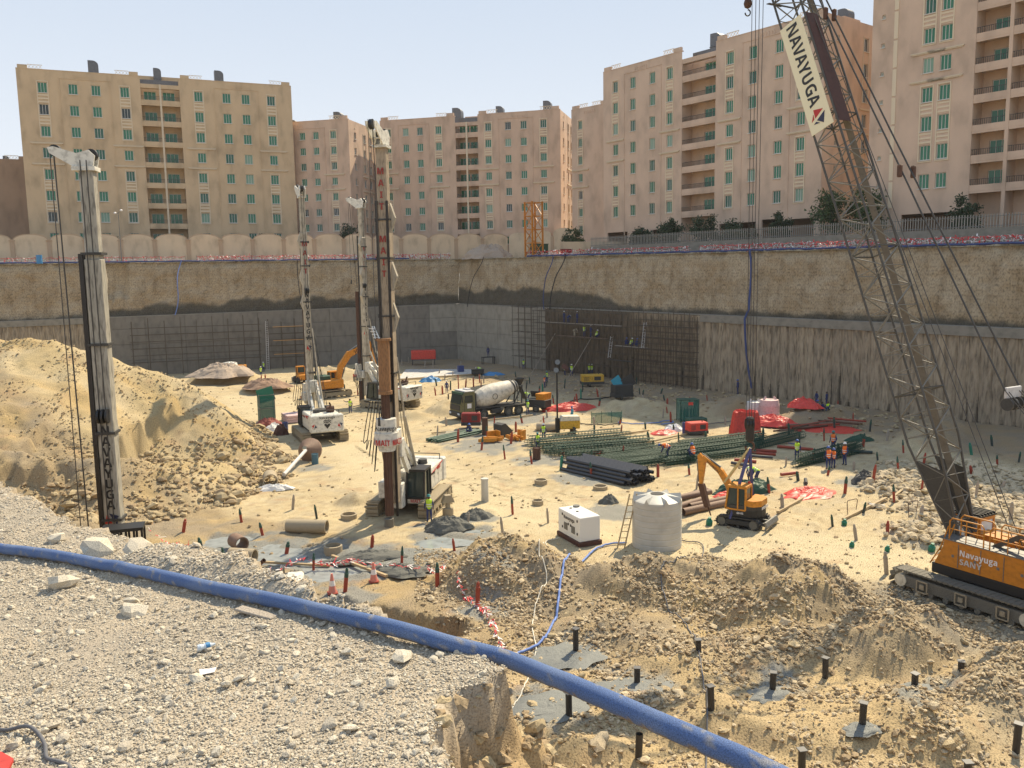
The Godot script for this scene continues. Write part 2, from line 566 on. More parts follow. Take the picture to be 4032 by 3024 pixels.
const HUMPS := [[-0.4, -43.0, 4.0, 3.2, 1.75, 0.0], [3.5, -40.6, 4.5, 3.2, 0.8, 0.3], [8.5, -41.0, 5.6, 3.2, 1.2, 0.1], [12.8, -38.4, 4.6, 2.7, 1.9, 0.5], [15.6, -34.2, 4.0, 2.3, 1.5, 0.7], [18.6, -30.4, 3.8, 2.3, 1.0, 0.7], [11.5, -34.8, 4.0, 2.6, 0.6, 0.5], [4.6, -36.2, 3.0, 2.4, 0.45, 0.0], [6.2, -33.5, 2.4, 1.8, 0.5, 0.2], [6.6, -28.0, 2.3, 1.6, 0.7, 0.3], [9.6, -27.2, 2.5, 1.5, 0.6, 0.0], [13.6, -27.6, 2.6, 2.2, 0.9, 0.4], [1.9, -26.2, 2.2, 1.3, 0.6, 0.2], [-1.8, -55.5, 0.9, 0.8, 0.2, 0.0], [-10.6, -58.6, 2.0, 1.4, 0.6, 0.2], [-12.9, -53.4, 2.0, 1.3, 0.35, 0.0], [-6.6, -97.6, 3.6, 4.2, 1.3, 0.3], [-11.4, -93.5, 3.0, 2.0, 0.8, 0.0], [13.4, -95.5, 5.5, 3.0, 1.3, 0.15], [24.5, -93.0, 6.0, 2.8, 1.7, 0.1], [31.5, -88.5, 7.0, 2.8, 1.3, 0.6], [38.5, -78.0, 9.0, 3.2, 1.5, 0.9], [-43.6, -131.5, 6.0, 5.0, 1.8, 0.0], [-33.5, -118.5, 4.5, 3.6, 1.0, 0.3], [-27.5, -132.0, 6.0, 4.0, 1.6, 0.0], [-24.0, -61.0, 4.5, 5.0, 1.2, 0.3], [-20.4, -67.0, 2.4, 3.2, 0.5, 0.2], [-28.0, -50.0, 5.0, 4.0, 1.2, 0.5]]

func rubble(x: float, z: float) -> float:   # 1 inside the broken limestone field on the right
	var d := minf(Vector2((x - 33.0) / 8.4, (z + 56.0) / 11.0).length(), Vector2((x - 25.2) / 3.6, (z + 48.5) / 3.0).length())
	return smoothstep(1.12, 0.86, d + 0.25 * fbm(x * 4.0, z * 4.0)) if z < -42.5 else 0.0

func rough_zone(x: float, z: float) -> float:   # 1 in the loose spoil of the near right
	var edge := z + 45.0 + 0.62 * maxf(0.0, -x + 0.0) - 0.55 * maxf(0.0, x - 11.0) * 0.9
	return clampf((edge + 1.2 * fbm(x * 5.0, z * 5.0)) * 0.7, 0.0, 1.0)

func trench(x: float, z: float) -> float:
	var s := seg_dist(Vector2(x, z), Vector2(-8.6, -38.8), Vector2(-3.4, -36.4))
	return smoothstep(1.35, 0.95, s.x + 0.25 * fbm(x * 14.0, z * 14.0))

const PUDDLES := [[-14.0, -47.6, 1.9, 2.0], [-17.2, -50.3, 1.2, 1.2], [-9.6, -44.6, 2.0, 1.6], [-4.2, -49.2, 1.9, 1.1], [-2.6, -51.2, 0.9, 0.6], [-11.6, -46.6, 1.6, 1.0]]

func hz(x: float, z: float) -> float:
	var h := 0.16 * fbm(x * 1.6, z * 1.6) + 0.07 * fbm(x * 9.0, z * 9.0) + 0.035 * nf.get_noise_2d(x * 15.0, z * 15.0)
	var p := Vector2(x, z)
	for m in HUMPS:
		if absf(x - m[0]) < m[2] + m[3] and absf(z - m[1]) < m[2] + m[3]:
			var q := mound(p, Vector2(m[0], m[1]), m[2], m[3], m[4], m[5])
			if q > 0.0:
				h += q * (1.0 + 0.5 * fbm(x * 7.0, z * 7.0))
	var rz := rough_zone(x, z)
	if rz > 0.0:
		h += rz * (0.18 * nf.get_noise_2d(x * 4.0, z * 4.0) + 0.16 * absf(nf.get_noise_2d(x * 13.0, z * 13.0)))
	var rb := rubble(x, z)
	if rb > 0.0:
		h += rb * (0.25 + 0.3 * absf(nf.get_noise_2d(x * 6.0, z * 6.0)))
	for u in PUDDLES:
		if absf(x - u[0]) < u[2] * 1.8 and absf(z - u[1]) < u[3] * 1.8:
			var r := Vector2((x - u[0]) / (u[2] * 1.45), (z - u[1]) / (u[3] * 1.45)).length() + 0.35 * nf.get_noise_2d(x * 5.0, z * 5.0)
			h = lerpf(h, -0.16 + 0.25 * h, smoothstep(1.0, 0.45, r))
	if z > -45 and x < 0:
		h -= 2.3 * trench(x, z)
	if x < -14 and z < -30:
		h = maxf(h, heap(x, z))
	return h

func on(x: float, z: float, lift := 0.0) -> Vector3:
	return Vector3(x, hz(x, z) + lift, z)

const GREY_SPOTS := [[-14.6, -47.9, 3.4], [-9.3, -44.9, 3.2], [-10.5, -47.4, 3.0], [-6.9, -45.5, 3.0], [-5.0, -46.5, 2.2], [-3.7, -50.6, 3.0], [-2.4, -53.8, 1.4], [-17.0, -50.0, 2.0], [1.1, -29.6, 1.8], [4.2, -30.9, 1.7], [1.9, -33.6, 1.8], [10.0, -31.2, 1.0], [13.4, -28.0, 0.8], [15.9, -30.5, 0.8], [2.3, -71.0, 2.6], [-2.5, -77.5, 4.0], [-4.8, -83.0, 3.0], [1.0, -91.5, 4.5], [-2.5, -90.0, 3.0], [25.5, -61.0, 2.4], [6.5, -55.0, 2.0], [5.0, -64.0, 2.5], [-16.2, -69.5, 1.6], [-8.0, -40.5, 1.5], [-1.0, -42.0, 1.2], [-1.5, -39.0, 1.6]]

func wall_shade_spoil_zone(x: float, z: float) -> float:   # brownish spoil plus painted-in shade along the right wall
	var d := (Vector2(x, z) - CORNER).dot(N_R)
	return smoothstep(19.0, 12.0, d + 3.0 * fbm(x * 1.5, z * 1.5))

func ground_colour(x: float, z: float, h: float) -> Color:
	var c := Color(0.63, 0.505, 0.295)
	var k := 0.5 + 0.5 * fbm(x * 2.2 + 40.0, z * 2.2)
	c = c.lerp(Color(0.47, 0.36, 0.20), clampf(k * 1.3 - 0.35, 0, 1) * 0.75)
	c = c.lerp(Color(0.42, 0.355, 0.25), clampf(fbm(x * 6.0, z * 6.0 + 70.0) * 2.2 - 0.1, 0, 1) * 0.55)
	c = c.lerp(Color(0.40, 0.30, 0.165), clampf(nf.get_noise_2d(x * 17.0, z * 17.0) * 2.6 - 0.15, 0, 1) * 0.7)
	c = c.lerp(Color(0.66, 0.56, 0.36), clampf(nf.get_noise_2d(x * 11.0 + 300.0, z * 11.0) * 2.2 - 0.3, 0, 1) * 0.6)
	# pale wheel and track ruts on the haul roads
	var road := minf(seg_dist(Vector2(x, z), Vector2(-12, -74), Vector2(-4, -58)).x, seg_dist(Vector2(x, z), Vector2(-4, -58), Vector2(20, -44)).x)
	road = minf(road, seg_dist(Vector2(x, z), Vector2(-34, -112), Vector2(-12, -74)).x)
	c = c.lerp(Color(0.66, 0.55, 0.345), smoothstep(6.0, 2.0, road + 1.5 * fbm(x * 3.0, z * 3.0)) * 0.7)
	if x < -14 and z < -30:
		var hp := heap(x, z)
		if hp > -0.1:
			var hc := Color(0.50, 0.385, 0.20).lerp(Color(0.56, 0.45, 0.27), clampf(0.5 + fbm(x * 4.0, z * 2.0) * 1.3, 0, 1))
			hc = hc.lerp(Color(0.50, 0.34, 0.13), clampf(fbm(x * 1.2 + 9.0, z * 3.5) * 2.2, 0, 1) * 0.7)
			c = c.lerp(hc, clampf(hp * 2.0 + 0.2, 0, 1))
	var rz := rough_zone(x, z)
	if rz > 0.0:
		var rc := Color(0.40, 0.30, 0.165).lerp(Color(0.33, 0.265, 0.175), clampf(0.5 + 1.4 * fbm(x * 2.6 + 3.0, z * 2.6), 0, 1))
		rc = rc.lerp(Color(0.47, 0.34, 0.16), clampf(fbm(x * 3.5 + 50.0, z * 3.5) * 1.8, 0, 1))
		rc = rc.lerp(Color(0.55, 0.41, 0.215), smoothstep(-35.0, -31.0, z + 2.5 * fbm(x * 4.0, z * 4.0)) * 0.75)
		if x > 14.0:
			rc = rc.lerp(Color(0.30, 0.27, 0.21), clampf((x - 14.0) * 0.25, 0, 1) * clampf(0.6 + fbm(x * 3.0, z * 3.0), 0, 1) * 0.8)
		c = c.lerp(rc, rz)
	var rb := rubble(x, z)
	c = c.lerp(Color(0.53, 0.45, 0.32), rb)
	var w := wall_shade_spoil_zone(x, z)
	c = c.lerp(Color(0.33, 0.23, 0.125).lerp(Color(0.27, 0.21, 0.145), clampf(0.5 + 1.5 * nf.get_noise_2d(x * 4.0, z * 4.0), 0, 1)), w * 0.85)  # spoil brown, darkened to paint in the wall's shade
	for g in GREY_SPOTS:
		var dx: float = x - g[0]
		var dz: float = z - g[1]
		if absf(dx) < g[2] * 1.6 and absf(dz) < g[2] * 1.6:
			var d: float = Vector2(dx, dz).length() / g[2] + 0.55 * nf.get_noise_2d(x * 7.0, z * 7.0)
			c = c.lerp(Color(0.25, 0.255, 0.235), smoothstep(1.0, 0.72, d) * 0.85)
	var rust: float = nf.get_noise_2d(x * 3.0 + 200.0, z * 3.0)
	c = c.lerp(Color(0.44, 0.27, 0.14), smoothstep(0.42, 0.6, rust) * 0.45)
	return c

func grid_mesh(x0: float, x1: float, z0: float, z1: float, step: float, height: Callable, colour: Callable, snap := INF) -> ArrayMesh:
	var nx := int(round((x1 - x0) / step)) + 1
	var nzz := int(round((z1 - z0) / step)) + 1
	var v := PackedVector3Array()
	var c := PackedColorArray()
	v.resize(nx * nzz)
	c.resize(nx * nzz)
	for j in nzz:
		var z := z0 + j * step
		for i in nx:
			var x := x0 + i * step
			var h: float
			if absf(z - snap) < 1e-4 and i % 2 == 1 and i + 1 < nx:
				h = 0.5 * (height.call(x - step, z) + height.call(x + step, z))
			else:
				h = height.call(x, z)
			v[j * nx + i] = Vector3(x, h, z)
			c[j * nx + i] = colour.call(x, z, h)
	return finish_grid(v, c, nx, nzz)

func finish_grid(v: PackedVector3Array, c: PackedColorArray, nx: int, nzz: int, flip := false) -> ArrayMesh:
	var n := PackedVector3Array()
	n.resize(v.size())
	var idx := PackedInt32Array()
	for j in nzz:
		for i in nx:
			var a := v[j * nx + mini(i + 1, nx - 1)] - v[j * nx + maxi(i - 1, 0)]
			var b := v[mini(j + 1, nzz - 1) * nx + i] - v[maxi(j - 1, 0) * nx + i]
			var m := b.cross(a).normalized()
			n[j * nx + i] = -m if flip else m
			if i < nx - 1 and j < nzz - 1:
				var k := j * nx + i
				if flip:
					idx.append_array(PackedInt32Array([k, k + nx, k + 1, k + 1, k + nx, k + nx + 1]))
				else:
					idx.append_array(PackedInt32Array([k, k + 1, k + nx, k + 1, k + nx + 1, k + nx]))
	var ar := []
	ar.resize(Mesh.ARRAY_MAX)
	ar[Mesh.ARRAY_VERTEX] = v
	ar[Mesh.ARRAY_NORMAL] = n
	ar[Mesh.ARRAY_COLOR] = c
	ar[Mesh.ARRAY_INDEX] = idx
	var m := ArrayMesh.new()
	m.add_surface_from_arrays(Mesh.PRIMITIVE_TRIANGLES, ar)
	return m

# ---------------------------------------------------------------- the ledge where the photographer stands
func edge_dist(p: Vector2) -> float:   # positive outside the ledge
	var best := 1e9
	for i in EDGE.size():
		best = minf(best, seg_dist(p, EDGE[i], EDGE[(i + 1) % EDGE.size()]).x)
	return -best if Geometry2D.is_point_in_polygon(p, PackedVector2Array(EDGE)) else best

func ledge_top(x: float, z: float) -> float:
	return 11.55 - 0.11 * maxf(0.0, -x - 2.5)

func ledge_h(x: float, z: float) -> float:
	var d := edge_dist(Vector2(x, z)) + 0.26 * nf.get_noise_2d(x * 9.0, z * 9.0) + 0.1 * nf.get_noise_2d(x * 35.0, z * 35.0)
	var t := ledge_top(x, z) + 0.05 * fbm(x * 5.0, z * 5.0) + 0.03 * nf.get_noise_2d(x * 22.0, z * 22.0)
	if d <= 0.0:
		# heap of gravel thrown up along the far edge, beyond the hose
		var s := seg_dist(Vector2(x, z), Vector2(-5.6, -12.9), Vector2(-1.6, -9.95))
		t += 0.30 * smoothstep(0.75, 0.1, s.x) * (0.8 + 0.5 * fbm(x * 12.0, z * 12.0))
		return t
	var fall := 0.55 * smoothstep(0.0, 0.14, d) + d * 1.35 + 0.75 * nf.get_noise_2d(x * 6.0 + 30.0, z * 6.0) * smoothstep(0.0, 0.8, d)
	fall += (0.34 * nf.get_noise_2d(x * 17.0, z * 17.0 + 60.0) + 0.16 * nf.get_noise_2d(x * 50.0, z * 50.0)) * smoothstep(0.0, 0.3, d)
	return maxf(t - fall, -0.6)

func ledge_colour(x: float, z: float, h: float) -> Color:
	var d := ledge_top(x, z) - h
	var c := Color(0.50, 0.42, 0.31).lerp(Color(0.43, 0.37, 0.285), clampf(0.5 + fbm(x * 9.0, z * 9.0) * 1.4, 0, 1))
	c = c.lerp(Color(0.48, 0.39, 0.27), clampf(fbm(x * 4.0 + 20.0, z * 4.0) * 1.5, 0, 1) * 0.5)
	if d > 0.25:
		var o := Color(0.47, 0.335, 0.175).lerp(Color(0.36, 0.25, 0.13), clampf(0.5 + 1.6 * nf.get_noise_2d(x * 8.0, h * 10.0), 0, 1))
		c = c.lerp(o, smoothstep(0.25, 0.8, d + 0.3 * nf.get_noise_2d(x * 12.0, z * 12.0)))
	return c

# ---------------------------------------------------------------- stones
func rock_mesh(sd: int, jag := 0.32, flat := 0.75) -> ArrayMesh:
	var s := SphereMesh.new()
	s.radius = 0.5
	s.height = 1.0
	s.radial_segments = 7
	s.rings = 3
	var ar := s.get_mesh_arrays()
	var v: PackedVector3Array = ar[Mesh.ARRAY_VERTEX]
	var idx: PackedInt32Array = ar[Mesh.ARRAY_INDEX]
	var g := FastNoiseLite.new()
	g.seed = sd
	g.frequency = 1.1
	var q := func(p: Vector3) -> Vector3:
		var r := 1.0 + jag * 2.2 * g.get_noise_3dv(p * 2.0 + Vector3(sd, 0, 0))
		var o := p * r
		# chip it with a few planes
		for k in 4:
			var nn := Vector3(sin(sd * 1.7 + k * 2.1), cos(sd * 2.3 + k * 1.3), sin(sd * 0.9 + k * 3.7)).normalized()
			var over := o.dot(nn) - 0.34
			if over > 0:
				o -= nn * over
		return Vector3(o.x, o.y * flat, o.z)
	var m := MB.new()
	for i in range(0, idx.size(), 3):
		var a: Vector3 = q.call(v[idx[i]])
		var b: Vector3 = q.call(v[idx[i + 1]])
		var d: Vector3 = q.call(v[idx[i + 2]])
		if (b - a).cross(d - a).length() > 1e-5:
			m.tri(a, d, b)
	return m.mesh()

var rocks: Array[ArrayMesh] = []

func stuff(called: String, mesh: Mesh, mt: String, xfs: Array[Transform3D], label: String, category: String) -> void:
	var mm := MultiMesh.new()
	mm.transform_format = MultiMesh.TRANSFORM_3D
	mm.mesh = mesh
	mm.instance_count = xfs.size()
	for i in xfs.size():
		mm.set_instance_transform(i, xfs[i])
	var o := MultiMeshInstance3D.new()
	o.multimesh = mm
	o.material_override = M[mt]
	o.name = numbered(called)
	add_child(o, true)
	meta(o, label, category, "", "stuff")

func stone_xf(p: Vector3, s: float, sink := 0.2) -> Transform3D:
	var b := Basis.from_euler(Vector3(rng.randf_range(-0.5, 0.5), rng.randf() * TAU, rng.randf_range(-0.5, 0.5)))
	b = b.scaled_local(Vector3(s * rng.randf_range(0.8, 1.35), s * rng.randf_range(0.6, 1.0), s * rng.randf_range(0.75, 1.15)))
	return Transform3D(b, p + Vector3(0, s * (0.35 - sink), 0))

func scatter_stones() -> void:
	for i in 5:
		rocks.append(rock_mesh(i * 7 + 3))
	var a: Array[Transform3D] = []
	var b: Array[Transform3D] = []
	# the gravelly surface of the ledge
	var tries := 0
	while a.size() + b.size() < 52000 and tries < 160000:
		tries += 1
		var z := -6.0 - 17.0 * pow(rng.randf(), 1.5)
		var x := rng.randf_range(-0.68, 0.03) * -z
		var d := edge_dist(Vector2(x, z))
		if d > 0.05:
			continue
		var clump := 0.5 + 0.9 * nf.get_noise_2d(x * 5.0, z * 5.0)
		if rng.randf() > clump + 0.35:
			continue
		var s := 0.010 + 0.022 * pow(rng.randf(), 2.5) + 0.0007 * -z
		if rng.randf() < 0.035:
			s *= rng.randf_range(1.6, 3.2)
		var berm := seg_dist(Vector2(x, z), Vector2(-5.6, -12.9), Vector2(-1.6, -9.95)).x
		if berm < 0.75:
			s *= 1.25
		(a if rng.randf() < 0.55 else b).append(stone_xf(Vector3(x, ledge_h(x, z), z), s))
	stuff("gravel", rocks[0], "stone_grey", a, "grey limestone gravel covering the near ledge", "gravel")
	stuff("gravel", rocks[1], "stone_white", b, "pale limestone chips covering the near ledge", "gravel")
	# stones of the near spoil, the big heap and the rubble field
	var groups := [[], [], [], []]
	tries = 0
	while tries < 110000:
		tries += 1
		var z := -25.0 - 23.0 * rng.randf()
		var x := rng.randf_range(-0.12, 0.62) * -z
		var k := rough_zone(x, z)
		var dense := 0.5 + 1.1 * nf.get_noise_2d(x * 3.0, z * 3.0)
		if z > -32.5:
			dense = 0.08 + 1.6 * maxf(0.0, nf.get_noise_2d(x * 2.2 + 70.0, z * 2.2) - 0.05)
		if rng.randf() > k * dense + 0.02:
			continue
		var s := 0.05 + 0.16 * pow(rng.randf(), 3.0)
		if rng.randf() < 0.03:
			s *= 1.9
		groups[1 + (tries % 2)].append(stone_xf(on(x, z), s))
	tries = 0
	while tries < 46000:
		tries += 1
		var x := rng.randf_range(-48, -14)
		var z := rng.randf_range(-90, -40)
		var hp := heap(x, z)
		var apron := smoothstep(3.2, 0.6, hp) if hp > -0.3 else 0.0
		if hp < -0.3 or rng.randf() > 0.3 + 0.5 * apron + 0.9 * nf.get_noise_2d(x * 2.0, z * 2.0):
			continue
		var s := 0.09 + 0.3 * pow(rng.randf(), 3.5) * (0.6 + apron)
		if apron > 0.4 and rng.randf() < 0.12:
			s *= 2.0
		groups[tries % 2].append(stone_xf(on(x, z), s))
	tries = 0
	while tries < 16000:
		tries += 1
		var x := rng.randf_range(16, 40)
		var z := rng.randf_range(-68, -42)
		if rng.randf() > rubble(x, z) * (0.85 + 0.5 * fbm(x * 4.0, z * 4.0)):
			continue
		var s := 0.08 + 0.55 * pow(rng.randf(), 3.0)
		groups[3 if tries % 5 else 0].append(stone_xf(on(x, z), s))
	tries = 0
	while tries < 34000:   # loose stones over the rest of the floor
		tries += 1
		var z := -38.0 - 95.0 * rng.randf()
		var x := rng.randf_range(-0.35, 0.5) * -z
		var w := wall_shade_spoil_zone(x, z)
		if (Vector2(x, z) - CORNER).dot(N_R) < 1.5 or rng.randf() > 0.1 + 0.5 * w + 0.6 * maxf(0, nf.get_noise_2d(x * 2.0, z * 2.0)):
			continue
		groups[tries % 2].append(stone_xf(on(x, z), 0.035 + 0.26 * pow(rng.randf(), 5.0) * (1.0 + w)))
	tries = 0
	while tries < 52000:   # clods and stones on the broken face of the ledge
		tries += 1
		var x := rng.randf_range(-1.2, 4.5)
		var z := rng.randf_range(-13.0, -5.0)
		var d := edge_dist(Vector2(x, z))
		if d < 0.02 or d > 4.0 or rng.randf() > 0.35 + 0.8 * nf.get_noise_2d(x * 9.0, z * 9.0):
			continue
		groups[tries % 2].append(stone_xf(Vector3(x, ledge_h(x, z), z), 0.02 + 0.2 * pow(rng.randf(), 3.0), 0.32))
	var names := ["stone_warm", "stone_brown", "stone", "stone"]
	var labels := ["ochre stones lying over the spoil heap and pit floor", "brown stones in the near spoil", "tan stones in the near spoil", "pale broken limestone rubble on the right of the pit"]
	for i in 4:
		var arr: Array[Transform3D] = []
		arr.assign(groups[i])
		stuff("rubble", rocks[2 + i % 3], names[i], arr, labels[i], "rubble")

func single_rocks() -> void:
	# rocks one can pick out on the ledge
	var named := [[-6.5, -12.0, 0.42, "large pale rock on the ledge just below the blue hose"], [-6.75, -13.6, 0.55, "flat pale slab on the ledge just beyond the blue hose"], [-6.0, -13.4, 0.5, "large rough grey rock leaning on the gravel heap beyond the hose"], [-1.2, -8.57, 0.26, "flat white stone slab near the broken right edge of the ledge"], [-5.0, -10.9, 0.28, "pair-topping pale rock in the middle of the ledge left of the bottle"], [-4.85, -10.55, 0.3, "angular buff rock beside the rock cluster on the ledge"], [-8.1, -14.9, 0.4, "pale boulder on the ledge edge beside the tall mast"]]
	for r in named:
		var o := solo("rock", rocks[int(absf(r[0] * 10)) % 5], "stone_white", r[3], "rock", Vector3.ZERO)
		o.transform = stone_xf(Vector3(r[0], ledge_h(r[0], r[1]), r[1]), r[2], 0.22)
	var k := 0
	while k < 130:
		var z := -6.4 - 10.0 * pow(rng.randf(), 1.3)
		var x := rng.randf_range(-0.62, -0.03) * -z
		if edge_dist(Vector2(x, z)) > -0.08:
			continue
		k += 1
		var o := solo("rock", rocks[k % 5], "stone_white" if k % 3 else "stone_grey", "fist-sized loose limestone rock lying on the near gravel ledge", "rock", Vector3.ZERO, 0.0, "loose rocks on the ledge")
		var where := "beside the crushed bottle" if Vector2(x + 3.4, z + 9.1).length() < 0.9 else "near the broken right edge of the ledge" if x > -1.6 else "beyond the blue hose on the ledge" if edge_dist(Vector2(x, z)) > -1.3 and z < -9.3 else "by the grey rope in the near left corner" if x < -3.4 and z > -8.2 else "along the near side of the blue hose" if z < -9.6 else "in the open middle of the ledge"
		o.set_meta("label", ("pale" if k % 3 else "greyish") + " loose limestone rock " + where)
		o.transform = stone_xf(Vector3(x, ledge_h(x, z), z), 0.05 + 0.11 * pow(rng.randf(), 2.0), 0.15)
	k = 0
	while k < 90:
		var z := -25.5 - 14.0 * rng.randf()
		var x := rng.randf_range(0.0, 0.6) * -z
		if rng.randf() > rough_zone(x, z):
			continue
		k += 1
		var o := solo("rock", rocks[k % 5], "stone" if k % 2 else "stone_warm", "loose tan boulder in the near spoil among the black piles", "rock", Vector3.ZERO, 0.0, "boulders in the near spoil")
		o.set_meta("label", ("pale" if k % 2 else "ochre") + " boulder in the spoil near " + near(x, z))
		o.transform = stone_xf(on(x, z), 0.24 + 0.34 * pow(rng.randf(), 2.0), 0.2)
	k = 0
	while k < 70:
		var x := rng.randf_range(17, 34)
		var z := rng.randf_range(-64, -43)
		if rubble(x, z) < 0.6:
			continue
		k += 1
		var o := solo("rock", rocks[k % 5], "stone", "big pale limestone block in the rubble field beside the crane", "rock", Vector3.ZERO, 0.0, "blocks in the rubble field")
		o.transform = stone_xf(on(x, z), 0.4 + 0.55 * pow(rng.randf(), 2.0), 0.25)

# ---------------------------------------------------------------- pit walls
func wall_frame(side: int, s: float, back := 0.0) -> Vector2:   # point on the wall line, set back from the pit
	var d := DIR_L if side < 0 else DIR_R
	var n := N_L if side < 0 else N_R
	return CORNER + d * s - n * back

func bench_y(side: int, s: float) -> float:
	return lerpf(10.1, 9.45, clampf(s / (75.0 if side < 0 else 96.0), 0, 1))

func rim_y(side: int, s: float) -> float:
	return 18.2 if side < 0 else lerpf(18.2, 17.35, clampf(s / 97.0, 0, 1))

func stain(side: int, s: float) -> float:   # how far up the soil is soaked, in metres above the bench
	if side < 0:
		return 2.2 * smoothstep(66, 48, s) * (0.75 + 0.5 * nc.get_noise_1d(s * 2.0))
	return 2.6 * smoothstep(46, 30, s) * (0.75 + 0.5 * nc.get_noise_1d(s * 2.0 + 99.0)) + 0.4

func soil_wall(side: int, s1: float) -> void:
	var step := 0.3
	var ns := int(s1 / step)
	var nv := 34
	var v := PackedVector3Array()
	var c := PackedColorArray()
	for j in nv + 1:
		for i in ns + 1:
			var s := i * step
			var b := bench_y(side, s)
			var r := rim_y(side, s) + 0.14 * nf.get_noise_1d(s * 6.0)
			var t := float(j) / nv
			var y := lerpf(b, r, t)
			var back := 0.75 + 1.3 * t + 0.28 * nf.get_noise_2d(s * 3.0 + side * 50.0, y * 3.5) + 0.12 * nf.get_noise_2d(s * 12.0, y * 12.0)
			back += 0.35 * smoothstep(0.86, 1.0, t) * absf(nf.get_noise_2d(s * 5.0, 7.0)) * 2.0
			if side < 0 and s > 54.5 and s < 61.0:     # a slab has fallen out of the soil face
				back += 0.8 * smoothstep(54.5, 55.0, s) * smoothstep(61.0, 60.4, s) * smoothstep(0.3, 0.45, t + 0.15 * nf.get_noise_1d(s * 9.0))
			var p := wall_frame(side, s, back)
			if i == 0:
				p = CORNER - (N_L + N_R).normalized() * back * 1.15
			v.append(Vector3(p.x, y, p.y))
			var k := clampf(0.5 + 1.3 * nf.get_noise_2d(s * 1.6 + side * 9.0, y * 2.0), 0, 1)
			var col := Color(0.44, 0.325, 0.19).lerp(Color(0.54, 0.43, 0.285), k)
			col = col.lerp(Color(0.25, 0.175, 0.095), clampf(nf.get_noise_2d(s * 7.0, y * 1.5) * 1.6, 0, 1) * 0.6)
			col = col.lerp(Color(0.56, 0.45, 0.30), clampf(nf.get_noise_2d(s * 13.0, y * 9.0 + 40.0) * 2.0, 0, 1) * 0.5)
			col = col.lerp(Color(0.50, 0.425, 0.30), smoothstep(0.80, 0.98, t + 0.1 * nf.get_noise_1d(s * 4.0 + 20.0)) * 0.8)
			var wet := smoothstep(0.5, -0.2, (y - b) - stain(side, s) + 0.5 * nf.get_noise_2d(s * 4.0, y * 4.0))
			col = col.lerp(Color(0.075, 0.068, 0.052), wet * 0.88)
			c.append(col)
	structure("soil_face", finish_grid(v, c, ns + 1, nv + 1, side < 0), "soil")

func strip(side: int, s0: float, s1: float, y0: Callable, y1: Callable, b0: float, b1: float, step := 2.0) -> MB:
	var m := MB.new()
	var k := maxi(1, int(ceil((s1 - s0) / step)))
	for i in k:
		var a := lerpf(s0, s1, float(i) / k)
		var b := lerpf(s0, s1, float(i + 1) / k)
		var q := func(s: float, y: float, back: float) -> Vector3:
			var w := wall_frame(side, s, back)
			return Vector3(w.x, y, w.y)
		var lo: Vector3 = q.call(a, y0.call(a), b0)
		var hi: Vector3 = q.call(a, y1.call(a), b0)
		var lo2: Vector3 = q.call(b, y0.call(b), b0)
		var hi2: Vector3 = q.call(b, y1.call(b), b0)
		var back_hi: Vector3 = q.call(a, y1.call(a), b1)
		var back_hi2: Vector3 = q.call(b, y1.call(b), b1)
		if side > 0:
			m.quad(lo, lo2, hi2, hi)
			m.quad(hi, hi2, back_hi2, back_hi)
		else:
			m.quad(lo2, lo, hi, hi2)
			m.quad(hi2, hi, back_hi, back_hi2)
	return m

